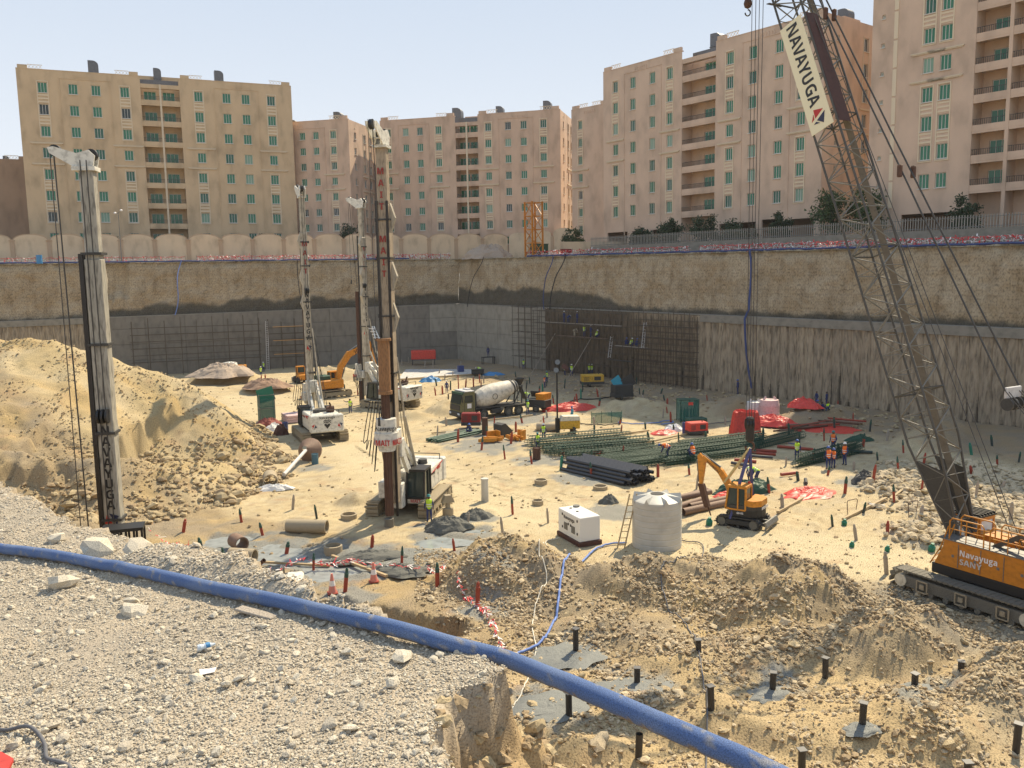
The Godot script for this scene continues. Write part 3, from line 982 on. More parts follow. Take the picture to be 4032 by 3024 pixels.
func pit_walls() -> void:
	soil_wall(-1, 118.0)
	soil_wall(1, 118.0)
	# concrete capping beam along the foot of the soil
	for side in [-1, 1]:
		var by := func(s: float) -> float: return bench_y(side, s)
		var lo := func(s: float) -> float: return bench_y(side, s) - 0.95
		var s0 := 58.0 if side < 0 else 57.5
		structure("capping_beam", strip(side, s0, 118.0, lo, by, -0.42, 2.2), "beam")
		var lo2 := func(s: float) -> float: return bench_y(side, s) - 0.12
		structure("bench", strip(side, 0.0, s0, lo2, by, -0.05, 2.2), "beam")
	# cast concrete lining near the corner: lifts and bays with open joints
	for side in [-1, 1]:
		var back := structure("concrete_lining", strip(side, 0.0, 58.0 if side < 0 else 25.5, func(s: float) -> float: return -0.5, func(s: float) -> float: return bench_y(side, s) - 0.13, 0.06, 0.3), "concrete")
		var bays := [[0.0, 5.2], [5.2, 10.8], [10.8, 17.0], [17.0, 23.0], [23.0, 29.0], [29.0, 35.0], [35.0, 40.5], [40.5, 46.5], [46.5, 52.5], [52.5, 58.0]] if side < 0 else [[0.0, 6.2], [6.2, 12.6], [12.6, 19.0], [19.0, 25.4]]
		for bi in bays.size():
			var bay: Array = bays[bi]
			var top: float = bench_y(side, bay[0]) - 0.14
			var lifts := [0.0, 2.5, 5.1, 7.6, top]
			for li in 4:
				var m := MB.new()
				var w0 := wall_frame(side, bay[0] + 0.03, -0.0)
				var w1 := wall_frame(side, bay[1] - 0.03, -0.0)
				var out := (0.02 * ((bi * 7 + li * 3) % 4)) - 0.02
				var n := N_L if side < 0 else N_R
				var mid := (w0 + w1) * 0.5 + n * out
				var y0: float = lifts[li] + 0.02 - (0.6 if li == 0 else 0.0)
				var y1: float = lifts[li + 1] - 0.02
				m.cbox(Transform3D(Basis(Vector3.UP, -(w1 - w0).angle()), Vector3(mid.x, (y0 + y1) * 0.5, mid.y)), Vector3(w0.distance_to(w1), y1 - y0, 0.16), 0.02)
				P(back, "concrete_panel", m, "concrete_pale" if side > 0 or bi == 0 and li > 1 else "concrete")
	# secant piles
	for side in [-1, 1]:
		var host := structure("pile_wall", strip(side, 57.5 if side < 0 else 25.5, 118.0, func(s: float) -> float: return -0.5, func(s: float) -> float: return bench_y(side, s) - 0.03, 0.35, 0.9), "soil_dark")
		var s := 58.3 if side < 0 else 26.0
		var i := 0
		while s < (90.0 if side < 0 else 104.0):
			var m := MB.new()
			m.tinted = true
			var w := wall_frame(side, s, 0.56 + 0.12 * nf.get_noise_1d(s * 30.0))
			var base := Color(0.40, 0.325, 0.23).lerp(Color(0.49, 0.395, 0.275), rng.randf())
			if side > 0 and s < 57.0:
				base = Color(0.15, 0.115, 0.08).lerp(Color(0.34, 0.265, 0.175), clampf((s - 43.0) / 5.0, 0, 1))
			var yt := bench_y(side, s) - (0.97 if s > 57.4 else 0.16)
			var kk := 12
			var rows := 26
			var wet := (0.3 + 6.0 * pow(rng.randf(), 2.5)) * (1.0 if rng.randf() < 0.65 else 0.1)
			var fetch := func(a: float, y: float) -> Vector3:
				var ca := a
				var r := 0.85 + 0.09 * nf.get_noise_2d(a * 25.0 + s * 40.0, y * 6.0) + 0.04 * nf.get_noise_2d(a * 60.0 + s * 17.0, y * 20.0)
				return Vector3(w.x + cos(ca) * r, y, w.y + sin(ca) * r)
			for j in rows:
				var ya := lerpf(-0.5, yt, float(j) / rows)
				var yb := lerpf(-0.5, yt, float(j + 1) / rows)
				for k in kk:
					var mid0 := (N_L if side < 0 else N_R).angle()
					var a0 := mid0 - 1.0 + 2.0 * k / kk
					var a1 := mid0 - 1.0 + 2.0 * (k + 1) / kk
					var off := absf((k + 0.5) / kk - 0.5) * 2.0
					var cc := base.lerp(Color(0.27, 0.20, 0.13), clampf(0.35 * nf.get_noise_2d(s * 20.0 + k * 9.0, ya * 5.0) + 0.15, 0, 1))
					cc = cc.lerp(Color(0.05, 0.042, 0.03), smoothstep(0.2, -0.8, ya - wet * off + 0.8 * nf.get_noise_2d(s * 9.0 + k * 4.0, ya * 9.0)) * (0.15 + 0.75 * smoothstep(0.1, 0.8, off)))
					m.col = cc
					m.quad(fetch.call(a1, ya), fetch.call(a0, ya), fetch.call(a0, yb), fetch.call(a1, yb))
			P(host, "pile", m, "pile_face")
			s += 1.16
			i += 1

func upper_ground() -> void:
	# the town's ground level behind the pit, out to the horizon
	var m := MB.new()
	m.tinted = true
	m.col = Color(0.46, 0.385, 0.275)
	var far := 1500.0
	var rim: Array[Vector3] = []
	for i in range(40, -1, -1):
		var s := 118.0 * i / 40.0
		var p := wall_frame(-1, s, 1.75)
		rim.append(Vector3(p.x, rim_y(-1, s) - 0.12, p.y))
	rim[40] = Vector3(CORNER.x - 0.6, 18.08, CORNER.y - 2.0)
	for i in range(1, 41):
		var s := 118.0 * i / 40.0
		var p := wall_frame(1, s, 1.75)
		rim.append(Vector3(p.x, rim_y(1, s) - 0.12, p.y))
	for i in rim.size() - 1:
		var a := rim[i]
		var b := rim[i + 1]
		var fa := Vector3(a.x * 8.0, 18.0, -far)
		var fb := Vector3(b.x * 8.0, 18.0, -far)
		m.quad(a, b, fb, fa)
	structure("upper_ground", m, "sand")
	# the ground round about outside the frame
	var o := MB.new()
	o.tinted = true
	o.col = Color(0.46, 0.385, 0.275)
	o.quad(Vector3(-1500, 10.0, 8), Vector3(-1500, 10.0, 1500), Vector3(1500, 10.0, 1500), Vector3(1500, 10.0, 8))
	structure("rear_ground", o, "sand")

func water_patch(called: String, x: float, z: float, rx: float, rz: float, mt: String, label: String, cat: String, lift := 0.05) -> void:
	var m := MB.new()
	var pts: Array[Vector3] = []
	var k := 28
	var lo := 1e9
	for i in k:
		var a := TAU * i / k
		var r := 1.0 + 0.55 * nf.get_noise_2d(x * 13.0 + cos(a) * 14.0, z * 13.0 + sin(a) * 14.0) + 0.15 * sin(3.0 * a + x)
		pts.append(Vector3(cos(a) * rx * 1.35 * r, 0, sin(a) * rz * 1.35 * r))
	for i in k:
		m.tri(Vector3.ZERO, pts[(i + 1) % k], pts[i])
	var y := hz(x, z) + lift
	solo(called, m, mt, label, cat, Vector3(x, y, z))

func terrain() -> void:
	var hc := hz
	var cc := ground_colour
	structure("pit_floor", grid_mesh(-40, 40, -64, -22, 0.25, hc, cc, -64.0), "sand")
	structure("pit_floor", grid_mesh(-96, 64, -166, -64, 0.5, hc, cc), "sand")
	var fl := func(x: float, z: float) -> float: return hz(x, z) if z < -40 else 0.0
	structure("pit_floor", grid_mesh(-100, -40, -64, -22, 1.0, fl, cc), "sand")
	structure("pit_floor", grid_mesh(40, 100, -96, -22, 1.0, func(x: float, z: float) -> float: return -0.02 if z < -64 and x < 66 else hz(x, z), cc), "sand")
	structure("pit_floor", grid_mesh(-60, 100, -22, 10, 2.0, func(x: float, z: float) -> float: return 0.0, cc), "sand")
	structure("ledge", grid_mesh(-17, 7.2, -25, -4.6, 0.08, ledge_h, ledge_colour), "gravel_ground")
	structure("ledge_bank", grid_mesh(-60, -17, -50, 8, 0.8, ledge_h, ledge_colour), "gravel_ground")
	structure("ledge_bank", grid_mesh(-17, 9, -4.6, 8.2, 0.4, ledge_h, ledge_colour), "gravel_ground")

# ---------------------------------------------------------------- buildings
var win_meshes := {}

func facade(m: MB, x0: float, x1: float, y0: float, y1: float, z: float, holes: Array, rev := 0.28) -> void:
	var xs := [x0, x1]
	var ys := [y0, y1]
	for h in holes:
		xs.append_array([h[0], h[1]])
		ys.append_array([h[2], h[3]])
	xs.sort()
	ys.sort()
	for j in ys.size() - 1:
		if ys[j + 1] - ys[j] < 1e-4:
			continue
		var run := -1.0
		for i in xs.size() - 1:
			if xs[i + 1] - xs[i] < 1e-4:
				continue
			var cx: float = (xs[i] + xs[i + 1]) * 0.5
			var cy: float = (ys[j] + ys[j + 1]) * 0.5
			var open := false
			for h in holes:
				if cx > h[0] and cx < h[1] and cy > h[2] and cy < h[3]:
					open = true
					break
			if not open:
				m.quad(Vector3(xs[i], ys[j], z), Vector3(xs[i + 1], ys[j], z), Vector3(xs[i + 1], ys[j + 1], z), Vector3(xs[i], ys[j + 1], z))
	for h in holes:
		var a := Vector3(h[0], h[2], z)
		var b := Vector3(h[1], h[2], z)
		var c := Vector3(h[1], h[3], z)
		var d := Vector3(h[0], h[3], z)
		var r := Vector3(0, 0, -rev)
		m.quad(a, a + r, b + r, b); m.quad(b, b + r, c + r, c); m.quad(c, c + r, d + r, d); m.quad(d, d + r, a + r, a)

func window(parent: Node3D, x: float, y: float, z: float, w: float, h: float, glass := "glass_green", et := Transform3D()) -> void:
	var key := "%.2f/%.2f" % [w, h]
	if not win_meshes.has(key):
		var f := MB.new()
		var t := 0.075
		f.bx(0, h / 2 - t / 2, 0, w, t, 0.09); f.bx(0, -h / 2 + t / 2, 0, w, t, 0.09)
		for u in [-0.5, -1.0 / 6.0, 1.0 / 6.0, 0.5]:
			f.bx(u * (w - t), 0, 0.005, t * (1.0 if absf(u) == 0.5 else 0.8), h - 2 * t, 0.07)
		f.bx(0, -h / 2 - 0.05, 0.14, w + 0.12, 0.08, 0.4)
		var g := MB.new()
		g.bx(0, 0, -0.02, w - 0.02, h - 0.02, 0.03)
		win_meshes[key] = [f.mesh(), g.mesh()]
	var o := P(parent, "window", win_meshes[key][0], "window_frame")
	o.transform = et * Transform3D(Basis(), Vector3(x, y, z))
	P(o, "pane", win_meshes[key][1], glass)

func ornament(parent: Node3D, x: float, rows: Array, w: float, h: float, step: float) -> void:   # cream surround of a stack of windows
	var m := MB.new()
	var top: float = rows[0] + h / 2 + 0.16
	var bot: float = rows[rows.size() - 1] - h / 2 - 0.2
	for sx in [-1, 1]:
		m.bx(x + sx * (w / 2 + 0.11), (top + bot) / 2, 0.03, 0.13, top - bot, 0.1)
	m.bx(x, top, 0.03, w + 0.36, 0.13, 0.1)
	m.bx(x, bot, 0.03, w + 0.36, 0.13, 0.1)
	for i in rows.size() - 1:
		var mid: float = (rows[i] + rows[i + 1]) / 2
		for k in [-1, 0, 1]:
			m.bx(x, mid + k * (step - h) * 0.3, 0.02, w + 0.08, (step - h) * 0.13, 0.07)
	P(parent, "window_surround", m, "trim_pale")

func lattice(parent: Node3D, x: float, y: float, z := -0.15) -> void:
	var m := MB.new()
	m.bx(x, y + 0.75, z, 2.2, 0.07, 0.07)
	m.bx(x, y + 0.08, z, 2.2, 0.07, 0.07)
	for k in 4:
		var a := x - 0.83 + k * 0.55
		m.bar(Vector3(a - 0.25, y + 0.1, z), Vector3(a + 0.25, y + 0.72, z), 0.05)
		m.bar(Vector3(a + 0.25, y + 0.1, z - 0.06), Vector3(a - 0.25, y + 0.72, z - 0.06), 0.05)
	P(parent, "roof_lattice", m, "trim_pale")

func roof_vent(parent: Node3D, x: float, y: float, z: float, w := 1.7, h := 2.9) -> void:
	var m := MB.new()
	var out := PackedVector2Array([Vector2(-w / 2, 0), Vector2(w / 2, 0), Vector2(w / 2, h - w * 0.45)])
	for k in 5:
		var a := PI * 0.5 * k / 4.0
		out.append(Vector2(w / 2 - w * 0.55 * (1.0 - cos(a)), h - w * 0.45 + w * 0.45 * sin(a)))
	out.append(Vector2(-w / 2, h))
	m.prism(Transform3D(Basis(), Vector3(x, y, z)), out, w * 0.9)
	m.bx(x, y + h * 0.45, z, w * 1.06, 0.1, w)
	P(parent, "roof_duct", m, "duct")

func balcony_bay(parent: Node3D, m: MB, x0: float, x1: float, rows: Array, step: float, y0: float, y1: float, deep: float, split: bool, wm: String) -> void:
	# back wall and cheeks of the recessed bay
	var holes := []
	var doors := []
	for y in rows:
		var spots: Array = [x0 + (x1 - x0) * 0.24, x0 + (x1 - x0) * 0.73] if split else [(x0 + x1) * 0.5 + 0.3]
		for x in spots:
			holes.append([x - 1.05, x + 1.05, y - 1.25, y + 0.85])
			doors.append([x, y - 0.2])
	facade(m, x0, x1, y0, y1, -deep, holes, 0.2)
	m.quad(Vector3(x0, y0, 0), Vector3(x0, y0, -deep), Vector3(x0, y1, -deep), Vector3(x0, y1, 0))
	m.quad(Vector3(x1, y0, -deep), Vector3(x1, y0, 0), Vector3(x1, y1, 0), Vector3(x1, y1, -deep))
	for d in doors:
		window(parent, d[0], d[1], -deep - 0.14, 2.08, 2.08)
	for y in rows:
		var s := MB.new()
		s.bx((x0 + x1) / 2, y - step * 0.5 + 0.18, -deep * 0.5 - 0.05, x1 - x0 - 0.02, 0.16, deep + 0.05)
		s.bx((x0 + x1) / 2, y - step * 0.5 + 0.30, -0.12, x1 - x0 - 0.02, 0.95, 0.14)
		P(parent, "balcony", s, wm)
		var r := MB.new()
		var ry: float = y - step * 0.5 + 0.80
		r.bx((x0 + x1) / 2, ry + 0.62, -0.12, x1 - x0 - 0.04, 0.05, 0.05)
		var k := 0
		var x := x0 + 0.15
		while x < x1 - 0.1:
			r.bx(x, ry + 0.3, -0.12, 0.035, 0.62, 0.035)
			x += 0.24
		P(parent, "balcony_railing", r, "railing")
	if split:
		var c := MB.new()
		c.bx((x0 + x1) / 2, (y0 + y1) / 2, -0.1, 0.32, y1 - y0, 0.36)
		P(parent, "balcony_pier", c, "trim")

func frame_of(A: Vector2, B: Vector2) -> Basis:
	var d := (B - A).normalized()
	return Basis(Vector3(d.x, 0, d.y), Vector3.UP, Vector3(-d.y, 0, d.x))

func block(called: String, label: String, A: Vector2, B: Vector2, u0: float, u1: float, rows: Array, step: float, cols: Array, bays: Array, y1: float, wm: String, opt: Dictionary) -> Node3D:
	# cols: [u, width, height, ornate]; bays: [u0, u1, split]
	var t := thing(called, label, "building", Vector3(A.x, 0, A.y))
	t.basis = frame_of(A, B)
	var y0: float = opt.get("y0", 17.8)
	var deep: float = opt.get("deep", 16.0)
	var m := MB.new()
	var cuts := [u0]
	for b in bays:
		cuts.append_array([b[0], b[1]])
	cuts.append(u1)
	var skip: Dictionary = opt.get("skip", {})
	for i in range(0, cuts.size(), 2):
		var holes := []
		for ci in cols.size():
			var cdef: Array = cols[ci]
			if cdef[0] < cuts[i] or cdef[0] > cuts[i + 1]:
				continue
			for y in rows:
				if skip.has("%d,%d" % [ci, rows.find(y)]):
					continue
				holes.append([cdef[0] - cdef[1] / 2, cdef[0] + cdef[1] / 2, y - cdef[2] / 2, y + cdef[2] / 2])
				var pick := rng.randf()
				window(t, cdef[0], y, -0.2, cdef[1], cdef[2], "glass_dark" if pick < 0.06 else "glass_green_dark" if pick < 0.3 else "blind_pale" if pick < 0.36 else "glass_green")
			if cdef[3]:
				ornament(t, cdef[0], rows.slice(0, 3), cdef[1], cdef[2], step)
				ornament(t, cdef[0], rows.slice(4, 7), cdef[1], cdef[2], step)
				for yy in [rows[2] - step * 0.55, rows[4] + step * 0.48]:
					var k := MB.new()
					k.bx(cdef[0], yy, 0.08, 5.0 if cdef[1] > 1.3 else 4.2, 0.16, 0.28)
					k.bx(cdef[0], yy - 0.14, 0.05, 4.7 if cdef[1] > 1.3 else 3.9, 0.12, 0.2)
					P(t, "cornice", k, "trim")
		var piers: Array = opt.get("open_ground", [])
		for g in piers:
			if g[0] >= cuts[i] and g[1] <= cuts[i + 1]:
				holes.append([g[0], g[1], y0, g[2]])
		facade(m, cuts[i], cuts[i + 1], y0, y1, 0.0, holes)
		for g in piers:
			if g[0] >= cuts[i] and g[1] <= cuts[i + 1]:
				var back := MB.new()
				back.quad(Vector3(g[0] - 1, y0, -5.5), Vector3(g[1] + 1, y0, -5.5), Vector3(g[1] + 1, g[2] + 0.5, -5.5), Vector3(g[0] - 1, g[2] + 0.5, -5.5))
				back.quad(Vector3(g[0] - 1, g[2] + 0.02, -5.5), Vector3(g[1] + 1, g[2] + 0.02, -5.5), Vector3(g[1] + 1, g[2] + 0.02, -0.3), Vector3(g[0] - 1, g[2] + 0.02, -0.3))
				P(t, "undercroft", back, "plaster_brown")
	for b in bays:
		balcony_bay(t, m, b[0], b[1], rows, step, y0, y1 - 1.2, 2.4, b[2], wm)
		m.quad(Vector3(b[0], y1 - 1.2, -2.4), Vector3(b[1], y1 - 1.2, -2.4), Vector3(b[1], y1 - 1.2, -3.2), Vector3(b[0], y1 - 1.2, -3.2))
		m.bx((b[0] + b[1]) / 2, y1 - 1.55, -0.5, b[1] - b[0] - 0.02, 0.7, 0.9)
		var blk := MB.new()
		blk.bx((b[0] + b[1]) / 2, y1 - 0.6, -2.6, b[1] - b[0], 1.25, 0.3)
		P(t, "roof_screen", blk, "duct")
	# sides, back and roof
	m.quad(Vector3(u0, y0, -deep), Vector3(u0, y0, 0), Vector3(u0, y1, 0), Vector3(u0, y1, -deep))
	m.quad(Vector3(u1, y0, -deep), Vector3(u0, y0, -deep), Vector3(u0, y1, -deep), Vector3(u1, y1, -deep))
	m.quad(Vector3(u0, y1 - 0.9, -3.0), Vector3(u1, y1 - 0.9, -3.0), Vector3(u1, y1 - 0.9, -deep), Vector3(u0, y1 - 0.9, -deep))
	for i in range(0, cuts.size(), 2):
		m.bx((cuts[i] + cuts[i + 1]) / 2, y1 + 0.06, -0.16, cuts[i + 1] - cuts[i], 0.12, 0.4)
		# small dentils under the parapet and corner merlons
		for k in 6:
			m.bx((cuts[i] + cuts[i + 1]) / 2 - 1.2 + k * 0.48, y1 - 0.75, 0.04, 0.16, 0.5, 0.08)
		for e in [cuts[i] + 1.0, cuts[i + 1] - 1.0]:
			m.bx(e, y1 + 0.4, -0.16, 1.5, 0.6, 0.42)
		lattice(t, cuts[i] + 2.9, y1 + 0.05)
		lattice(t, cuts[i + 1] - 2.9, y1 + 0.05)
	var side_holes := []
	var sb := Basis(Vector3.UP, PI / 2)
	if opt.has("side"):   # the end wall on the right, with its own windows
		m.xf = Transform3D(sb, Vector3(u1, 0, 0))
		for sc in opt.side:
			for y in rows:
				side_holes.append([sc[0] - sc[1] / 2, sc[0] + sc[1] / 2, y - sc[2] / 2, y + sc[2] / 2])
		facade(m, 0, deep, y0, y1, 0.0, side_holes)
		m.xf = Transform3D()
		var et := Transform3D(sb, Vector3(u1, 0, 0))
		P(t, "end_wall_trim", end_trim(opt.side, rows, step), "trim").transform = et
		for sc in opt.side:
			for y in rows:
				window(t, sc[0], y, -0.2, sc[1], sc[2], "glass_dark", et)
	else:
		m.quad(Vector3(u1, y0, 0), Vector3(u1, y0, -deep), Vector3(u1, y1, -deep), Vector3(u1, y1, 0))
	P(t, "wall", m, wm)
	# a shallow sunk panel round the plain middle windows of each wing
	for pn in opt.get("panels", []):
		var k := MB.new()
		var xa: float = pn[0]
		var xb: float = pn[1]
		k.bx(xa, (y0 + pn[2]) / 2, 0.03, 0.14, pn[2] - y0, 0.08)
		k.bx(xb, (y0 + pn[2]) / 2, 0.03, 0.14, pn[2] - y0, 0.08)
		k.bx((xa + xb) / 2, pn[2], 0.03, xb - xa + 0.14, 0.14, 0.08)
		P(t, "panel_moulding", k, wm)
	for rv in opt.get("vents", []):
		roof_vent(t, rv[0], y1 - 0.9, -rv[1], rv[2], rv[3])
	for pb in opt.get("penthouses", []):
		var k := MB.new()
		k.bx((pb[0] + pb[1]) / 2, y1 + pb[2] / 2 - 0.9, -pb[3] - 2.0, pb[1] - pb[0], pb[2], 4.0)
		P(t, "roof_room", k, wm)
	return t

func end_trim(sides: Array, rows: Array, step: float) -> MB:
	var m := MB.new()
	for sc in sides:
		if sc.size() > 3 and sc[3]:
			for yy in [rows[2] - step * 0.55, rows[4] + step * 0.48]:
				m.bx(sc[0], yy, 0.07, 2.6, 0.2, 0.25)
			for sx in [-1, 1]:
				m.bx(sc[0] + sx * (sc[1] / 2 + 0.1), (rows[0] + rows[2]) / 2, 0.03, 0.12, rows[0] - rows[2] + sc[2] + 0.4, 0.1)
				m.bx(sc[0] + sx * (sc[1] / 2 + 0.1), (rows[4] + rows[6]) / 2, 0.03, 0.12, rows[4] - rows[6] + sc[2] + 0.4, 0.1)
		else:
			m.bx(sc[0], rows[0] + step * 0.5, 0.03, 0.3, 0.2, 0.1)
	return m

func rows_from(top: float, step: float, k: int) -> Array:
	var r := []
	for i in k:
		r.append(top - step * i)
	return r

func town() -> void:
	var w := 1.45
	block("apartment_block", "wide tan apartment block on the left, eight storeys with a central balcony bay", Vector2(-79.4, -154), Vector2(-44.3, -169), -3.8, 41.9, rows_from(48.3, 3.63, 8), 3.63, [[0, w, 1.75, true], [4.7, w, 1.75, false], [8.3, w, 1.75, false], [12.9, w, 1.75, true], [25.2, w, 1.75, true], [30.1, w, 1.75, false], [33.5, w, 1.75, false], [38.1, w, 1.75, true]], [[15.5, 22.0, true]], 51.2, "plaster_tan", {"panels": [[2.6, 10.6, 50.0], [28.0, 35.8, 50.0]], "vents": [[8.0, 6.0, 1.7, 4.2], [18.6, 4.6, 1.3, 3.4], [29.5, 6.0, 1.6, 4.0]], "penthouses": [[9.5, 28.0, 2.0, 4.6]]})
	block("apartment_block", "pink apartment block between the tan block and the tall drill mast", Vector2(-39.5, -172), Vector2(-33.3, -170.5), -12.0, 9.6, rows_from(42.2, 2.9, 8), 2.9, [[-7.5, 1.1, 1.4, true], [-3.4, 1.15, 1.4, false], [0, 1.15, 1.4, false], [2.8, 1.15, 1.4, false], [6.4, 1.1, 1.4, true]], [], 44.9, "plaster_pink", {"panels": [[-1.6, 4.6, 43.6]], "deep": 26.0, "side": [[3.0, 1.0, 1.3, false], [7.5, 1.2, 1.5, true], [10.5, 1.2, 1.5, true], [15.0, 2.6, 1.5, false], [20.0, 1.2, 1.5, true]], "vents": [[4.6, 7.0, 1.7, 3.6], [-4.6, 6.0, 1.4, 2.4]], "penthouses": [[-8.0, 6.5, 2.0, 6.0]]})
	block("apartment_block", "pink apartment block in the middle with a narrow shaded balcony shaft", Vector2(-20.3, -178), Vector2(6.8, -170.7), -5.5, 31.4, rows_from(43.6, 3.11, 8), 3.11, [[-3.8, 1.2, 1.5, true], [0, 1.2, 1.5, false], [3.0, 1.2, 1.5, false], [6.9, 1.2, 1.5, true], [17.1, 1.2, 1.5, true], [21.1, 1.2, 1.5, false], [24.2, 1.2, 1.5, false], [28.1, 1.2, 1.5, true]], [[10.4, 15.0, true]], 46.0, "plaster_pink", {"panels": [[-1.6, 4.9, 45.0], [19.2, 26.0, 45.0]], "deep": 30.0, "side": [[3.0, 1.0, 1.3, false], [7.5, 1.2, 1.6, true], [10.5, 1.2, 1.6, true], [15.5, 2.8, 1.6, false], [18.8, 2.4, 1.6, false], [23.5, 1.2, 1.6, true], [26.5, 1.2, 1.6, true]], "vents": [[8.4, 8.0, 1.9, 3.9], [17.4, 8.0, 1.5, 3.7], [27.0, 9.0, 1.6, 4.3]], "penthouses": [[9.4, 29.0, 2.4, 9.5]]})
	block("apartment_block", "narrow pink sliver of a block left of the right-hand buildings", Vector2(12.0, -168), Vector2(18.6, -161), 0.0, 9.0, rows_from(42.5, 3.2, 7), 3.2, [[2.2, 1.0, 1.5, true]], [], 45.4, "plaster_rose", {"deep": 8.0})
	block("apartment_block", "rose apartment block behind the crane boom, standing on open ground-floor pillars", Vector2(18.1, -150), Vector2(37.7, -124.7), -2.9, 39.0, rows_from(45.9, 3.41, 7), 3.41, [[0, 1.2, 1.75, true], [4.0, 1.2, 1.75, false], [8.3, 1.2, 1.75, false], [12.0, 1.2, 1.75, true], [23.6, 1.3, 1.75, true], [27.6, 1.3, 1.75, false], [32.0, 1.3, 1.75, false], [35.6, 1.3, 1.75, true]], [[14.5, 21.0, false]], 48.7, "plaster_rose", {"panels": [[2.1, 10.2, 47.6], [25.8, 33.8, 47.6]], "deep": 30.0, "side": [[3.2, 0.7, 0.7, false], [10.0, 1.2, 1.8, true], [13.0, 1.2, 1.8, true], [20.0, 1.2, 1.8, true]], "open_ground": [[-2.0, 2.8, 22.0], [3.8, 7.4, 22.0], [8.4, 13.6, 22.0], [22.0, 28.6, 22.2], [29.6, 33.2, 22.4], [34.4, 38.0, 22.2]], "vents": [[17.4, 5.0, 1.9, 3.6], [32.0, 9.0, 1.6, 2.6], [37.0, 8.0, 1.7, 3.0]], "penthouses": [[16.5, 38.0, 1.6, 6.0]]})
	var b6 := block("apartment_block", "tall rose apartment tower at the right edge with rows of balconies", Vector2(50.5, -108), Vector2(51.8, -106.4), -7.2, 22.0, rows_from(49.5, 3.41, 8), 3.41, [[-5.75, 0.45, 0.5, false], [0, 1.3, 1.75, true], [2.05, 1.3, 1.75, true]], [[5.4, 9.0, false], [9.4, 13.2, false], [15.0, 19.0, false]], 54.5, "plaster_rose", {"deep": 20.0, "open_ground": [[-2.6, 3.6, 21.8]]})
	var k := MB.new()
	for i in 8:
		k.bx(-4.1, 24.3 + 3.41 * i, 0.04, 0.5, 3.2, 0.1)
	P(b6, "stair_strip", k, "trim_pale")
	block("apartment_block", "brown block half hidden at the far left edge", Vector2(-99.5, -158), Vector2(-86.0, -164), -4.0, 13.0, rows_from(33.0, 3.4, 4), 3.4, [[2.0, 1.2, 1.6, false]], [], 37.4, "plaster_brown", {"deep": 12.0, "vents": [[9.0, 3.0, 1.0, 1.9]]})
	boundary_wall()
	rim_things()

# ---------------------------------------------------------------- arched boundary wall and the rim
func boundary_wall() -> void:
	var off := 9.5
	var A := wall_frame(-1, 88.0, off)
	var t := thing("boundary_wall", "long buff boundary wall of round-topped panels above the far pit edge", "wall", Vector3(A.x, 18.0, A.y))
	var B := wall_frame(-1, -16.0, off)
	t.basis = frame_of(A, B)
	var pw := 5.35
	var x := 0.0
	var panel := MB.new()
	var pl := func(w: float, hgt: float) -> PackedVector2Array:
		var p := PackedVector2Array([Vector2(0.18, 0), Vector2(w - 0.18, 0)])
		for k in 15:
			var a := PI * k / 14.0
			p.append(Vector2(w / 2 + (w / 2 - 0.18) * cos(a), hgt - 1.05 + 1.05 * pow(sin(a), 0.85)))
		return p
	var h := 4.95
	panel.prism(Transform3D(), pl.call(pw, h), 0.22)
	# coping that follows the arch
	var cop := MB.new()
	var line := PackedVector3Array()
	for k in 15:
		var a := PI * k / 14.0
		line.append(Vector3(pw / 2 + (pw / 2 - 0.2) * cos(a), h - 1.05 + 1.05 * pow(sin(a), 0.85), 0))
	for k in 14:
		cop.bar(line[k], line[k + 1], 0.1, 0.34)
	var pier := MB.new()
	pier.bx(0, h * 0.4, 0, 0.62, h * 0.8, 0.5)
	var cap := MB.new()
	cap.bx(0, h * 0.8 + 0.07, 0, 0.86, 0.14, 0.7)
	cap.bx(0, h * 0.8 + 0.2, 0, 0.5, 0.12, 0.5)
	var pm := panel.mesh()
	var cm := cop.mesh()
	var prm := pier.mesh()
	var capm := cap.mesh()
	var i := 0
	while x < 99.0:
		P(t, "wall_panel", pm, "boundary").position.x = x
		P(t, "coping", cm, "boundary_pier").position = Vector3(x, 0, 0)
		P(t, "pier", prm, "boundary_pier").position = Vector3(x, 0, 0.02)
		P(t, "pier_cap", capm, "boundary_pier").position = Vector3(x, 0, 0.02)
		x += pw
		i += 1
	# the last three panels turn towards the pit
	var E := t.transform * Vector3(x, 0, 0)
	var b := thing("boundary_wall", "three round-topped buff wall panels turning towards the pit at the end of the long wall", "wall", E)
	b.basis = t.basis * Basis(Vector3.UP, -0.75)
	var sm := MB.new()
	sm.prism(Transform3D(), pl.call(4.6, 5.2), 0.22)
	var small := sm.mesh()
	for k in 3:
		var o := P(b, "wall_panel", small, "boundary")
		o.position = Vector3(k * 4.6, k * 0.3, 0)
		P(b, "pier", prm, "boundary_pier").position = Vector3((k + 1) * 4.6, k * 0.3, 0)

func crown(sd: int, rx: float, ry: float, k: int, leaf: float) -> MB:
	var m := MB.new()
	var g := RandomNumberGenerator.new()
	g.seed = sd
	var clumps: Array[Vector3] = []
	for i in 26:
		var u := Vector3(g.randfn(), g.randfn(), g.randfn()).normalized() * pow(g.randf(), 0.4)
		clumps.append(Vector3(u.x * rx, u.y * ry, u.z * rx))
	for i in k:
		var cpt := clumps[g.randi() % clumps.size()]
		var p := cpt + Vector3(g.randfn(), g.randfn(), g.randfn()) * rx * 0.17
		var a := Vector3(g.randfn(), g.randfn(), g.randfn()).normalized()
		var b := a.cross(Vector3(g.randfn(), g.randfn(), g.randfn())).normalized()
		var s := leaf * g.randf_range(0.6, 1.4)
		m.tri(p - a * s, p + b * s * 0.45, p + a * s)
		m.tri(p - a * s, p + a * s, p - b * s * 0.45)
	return m

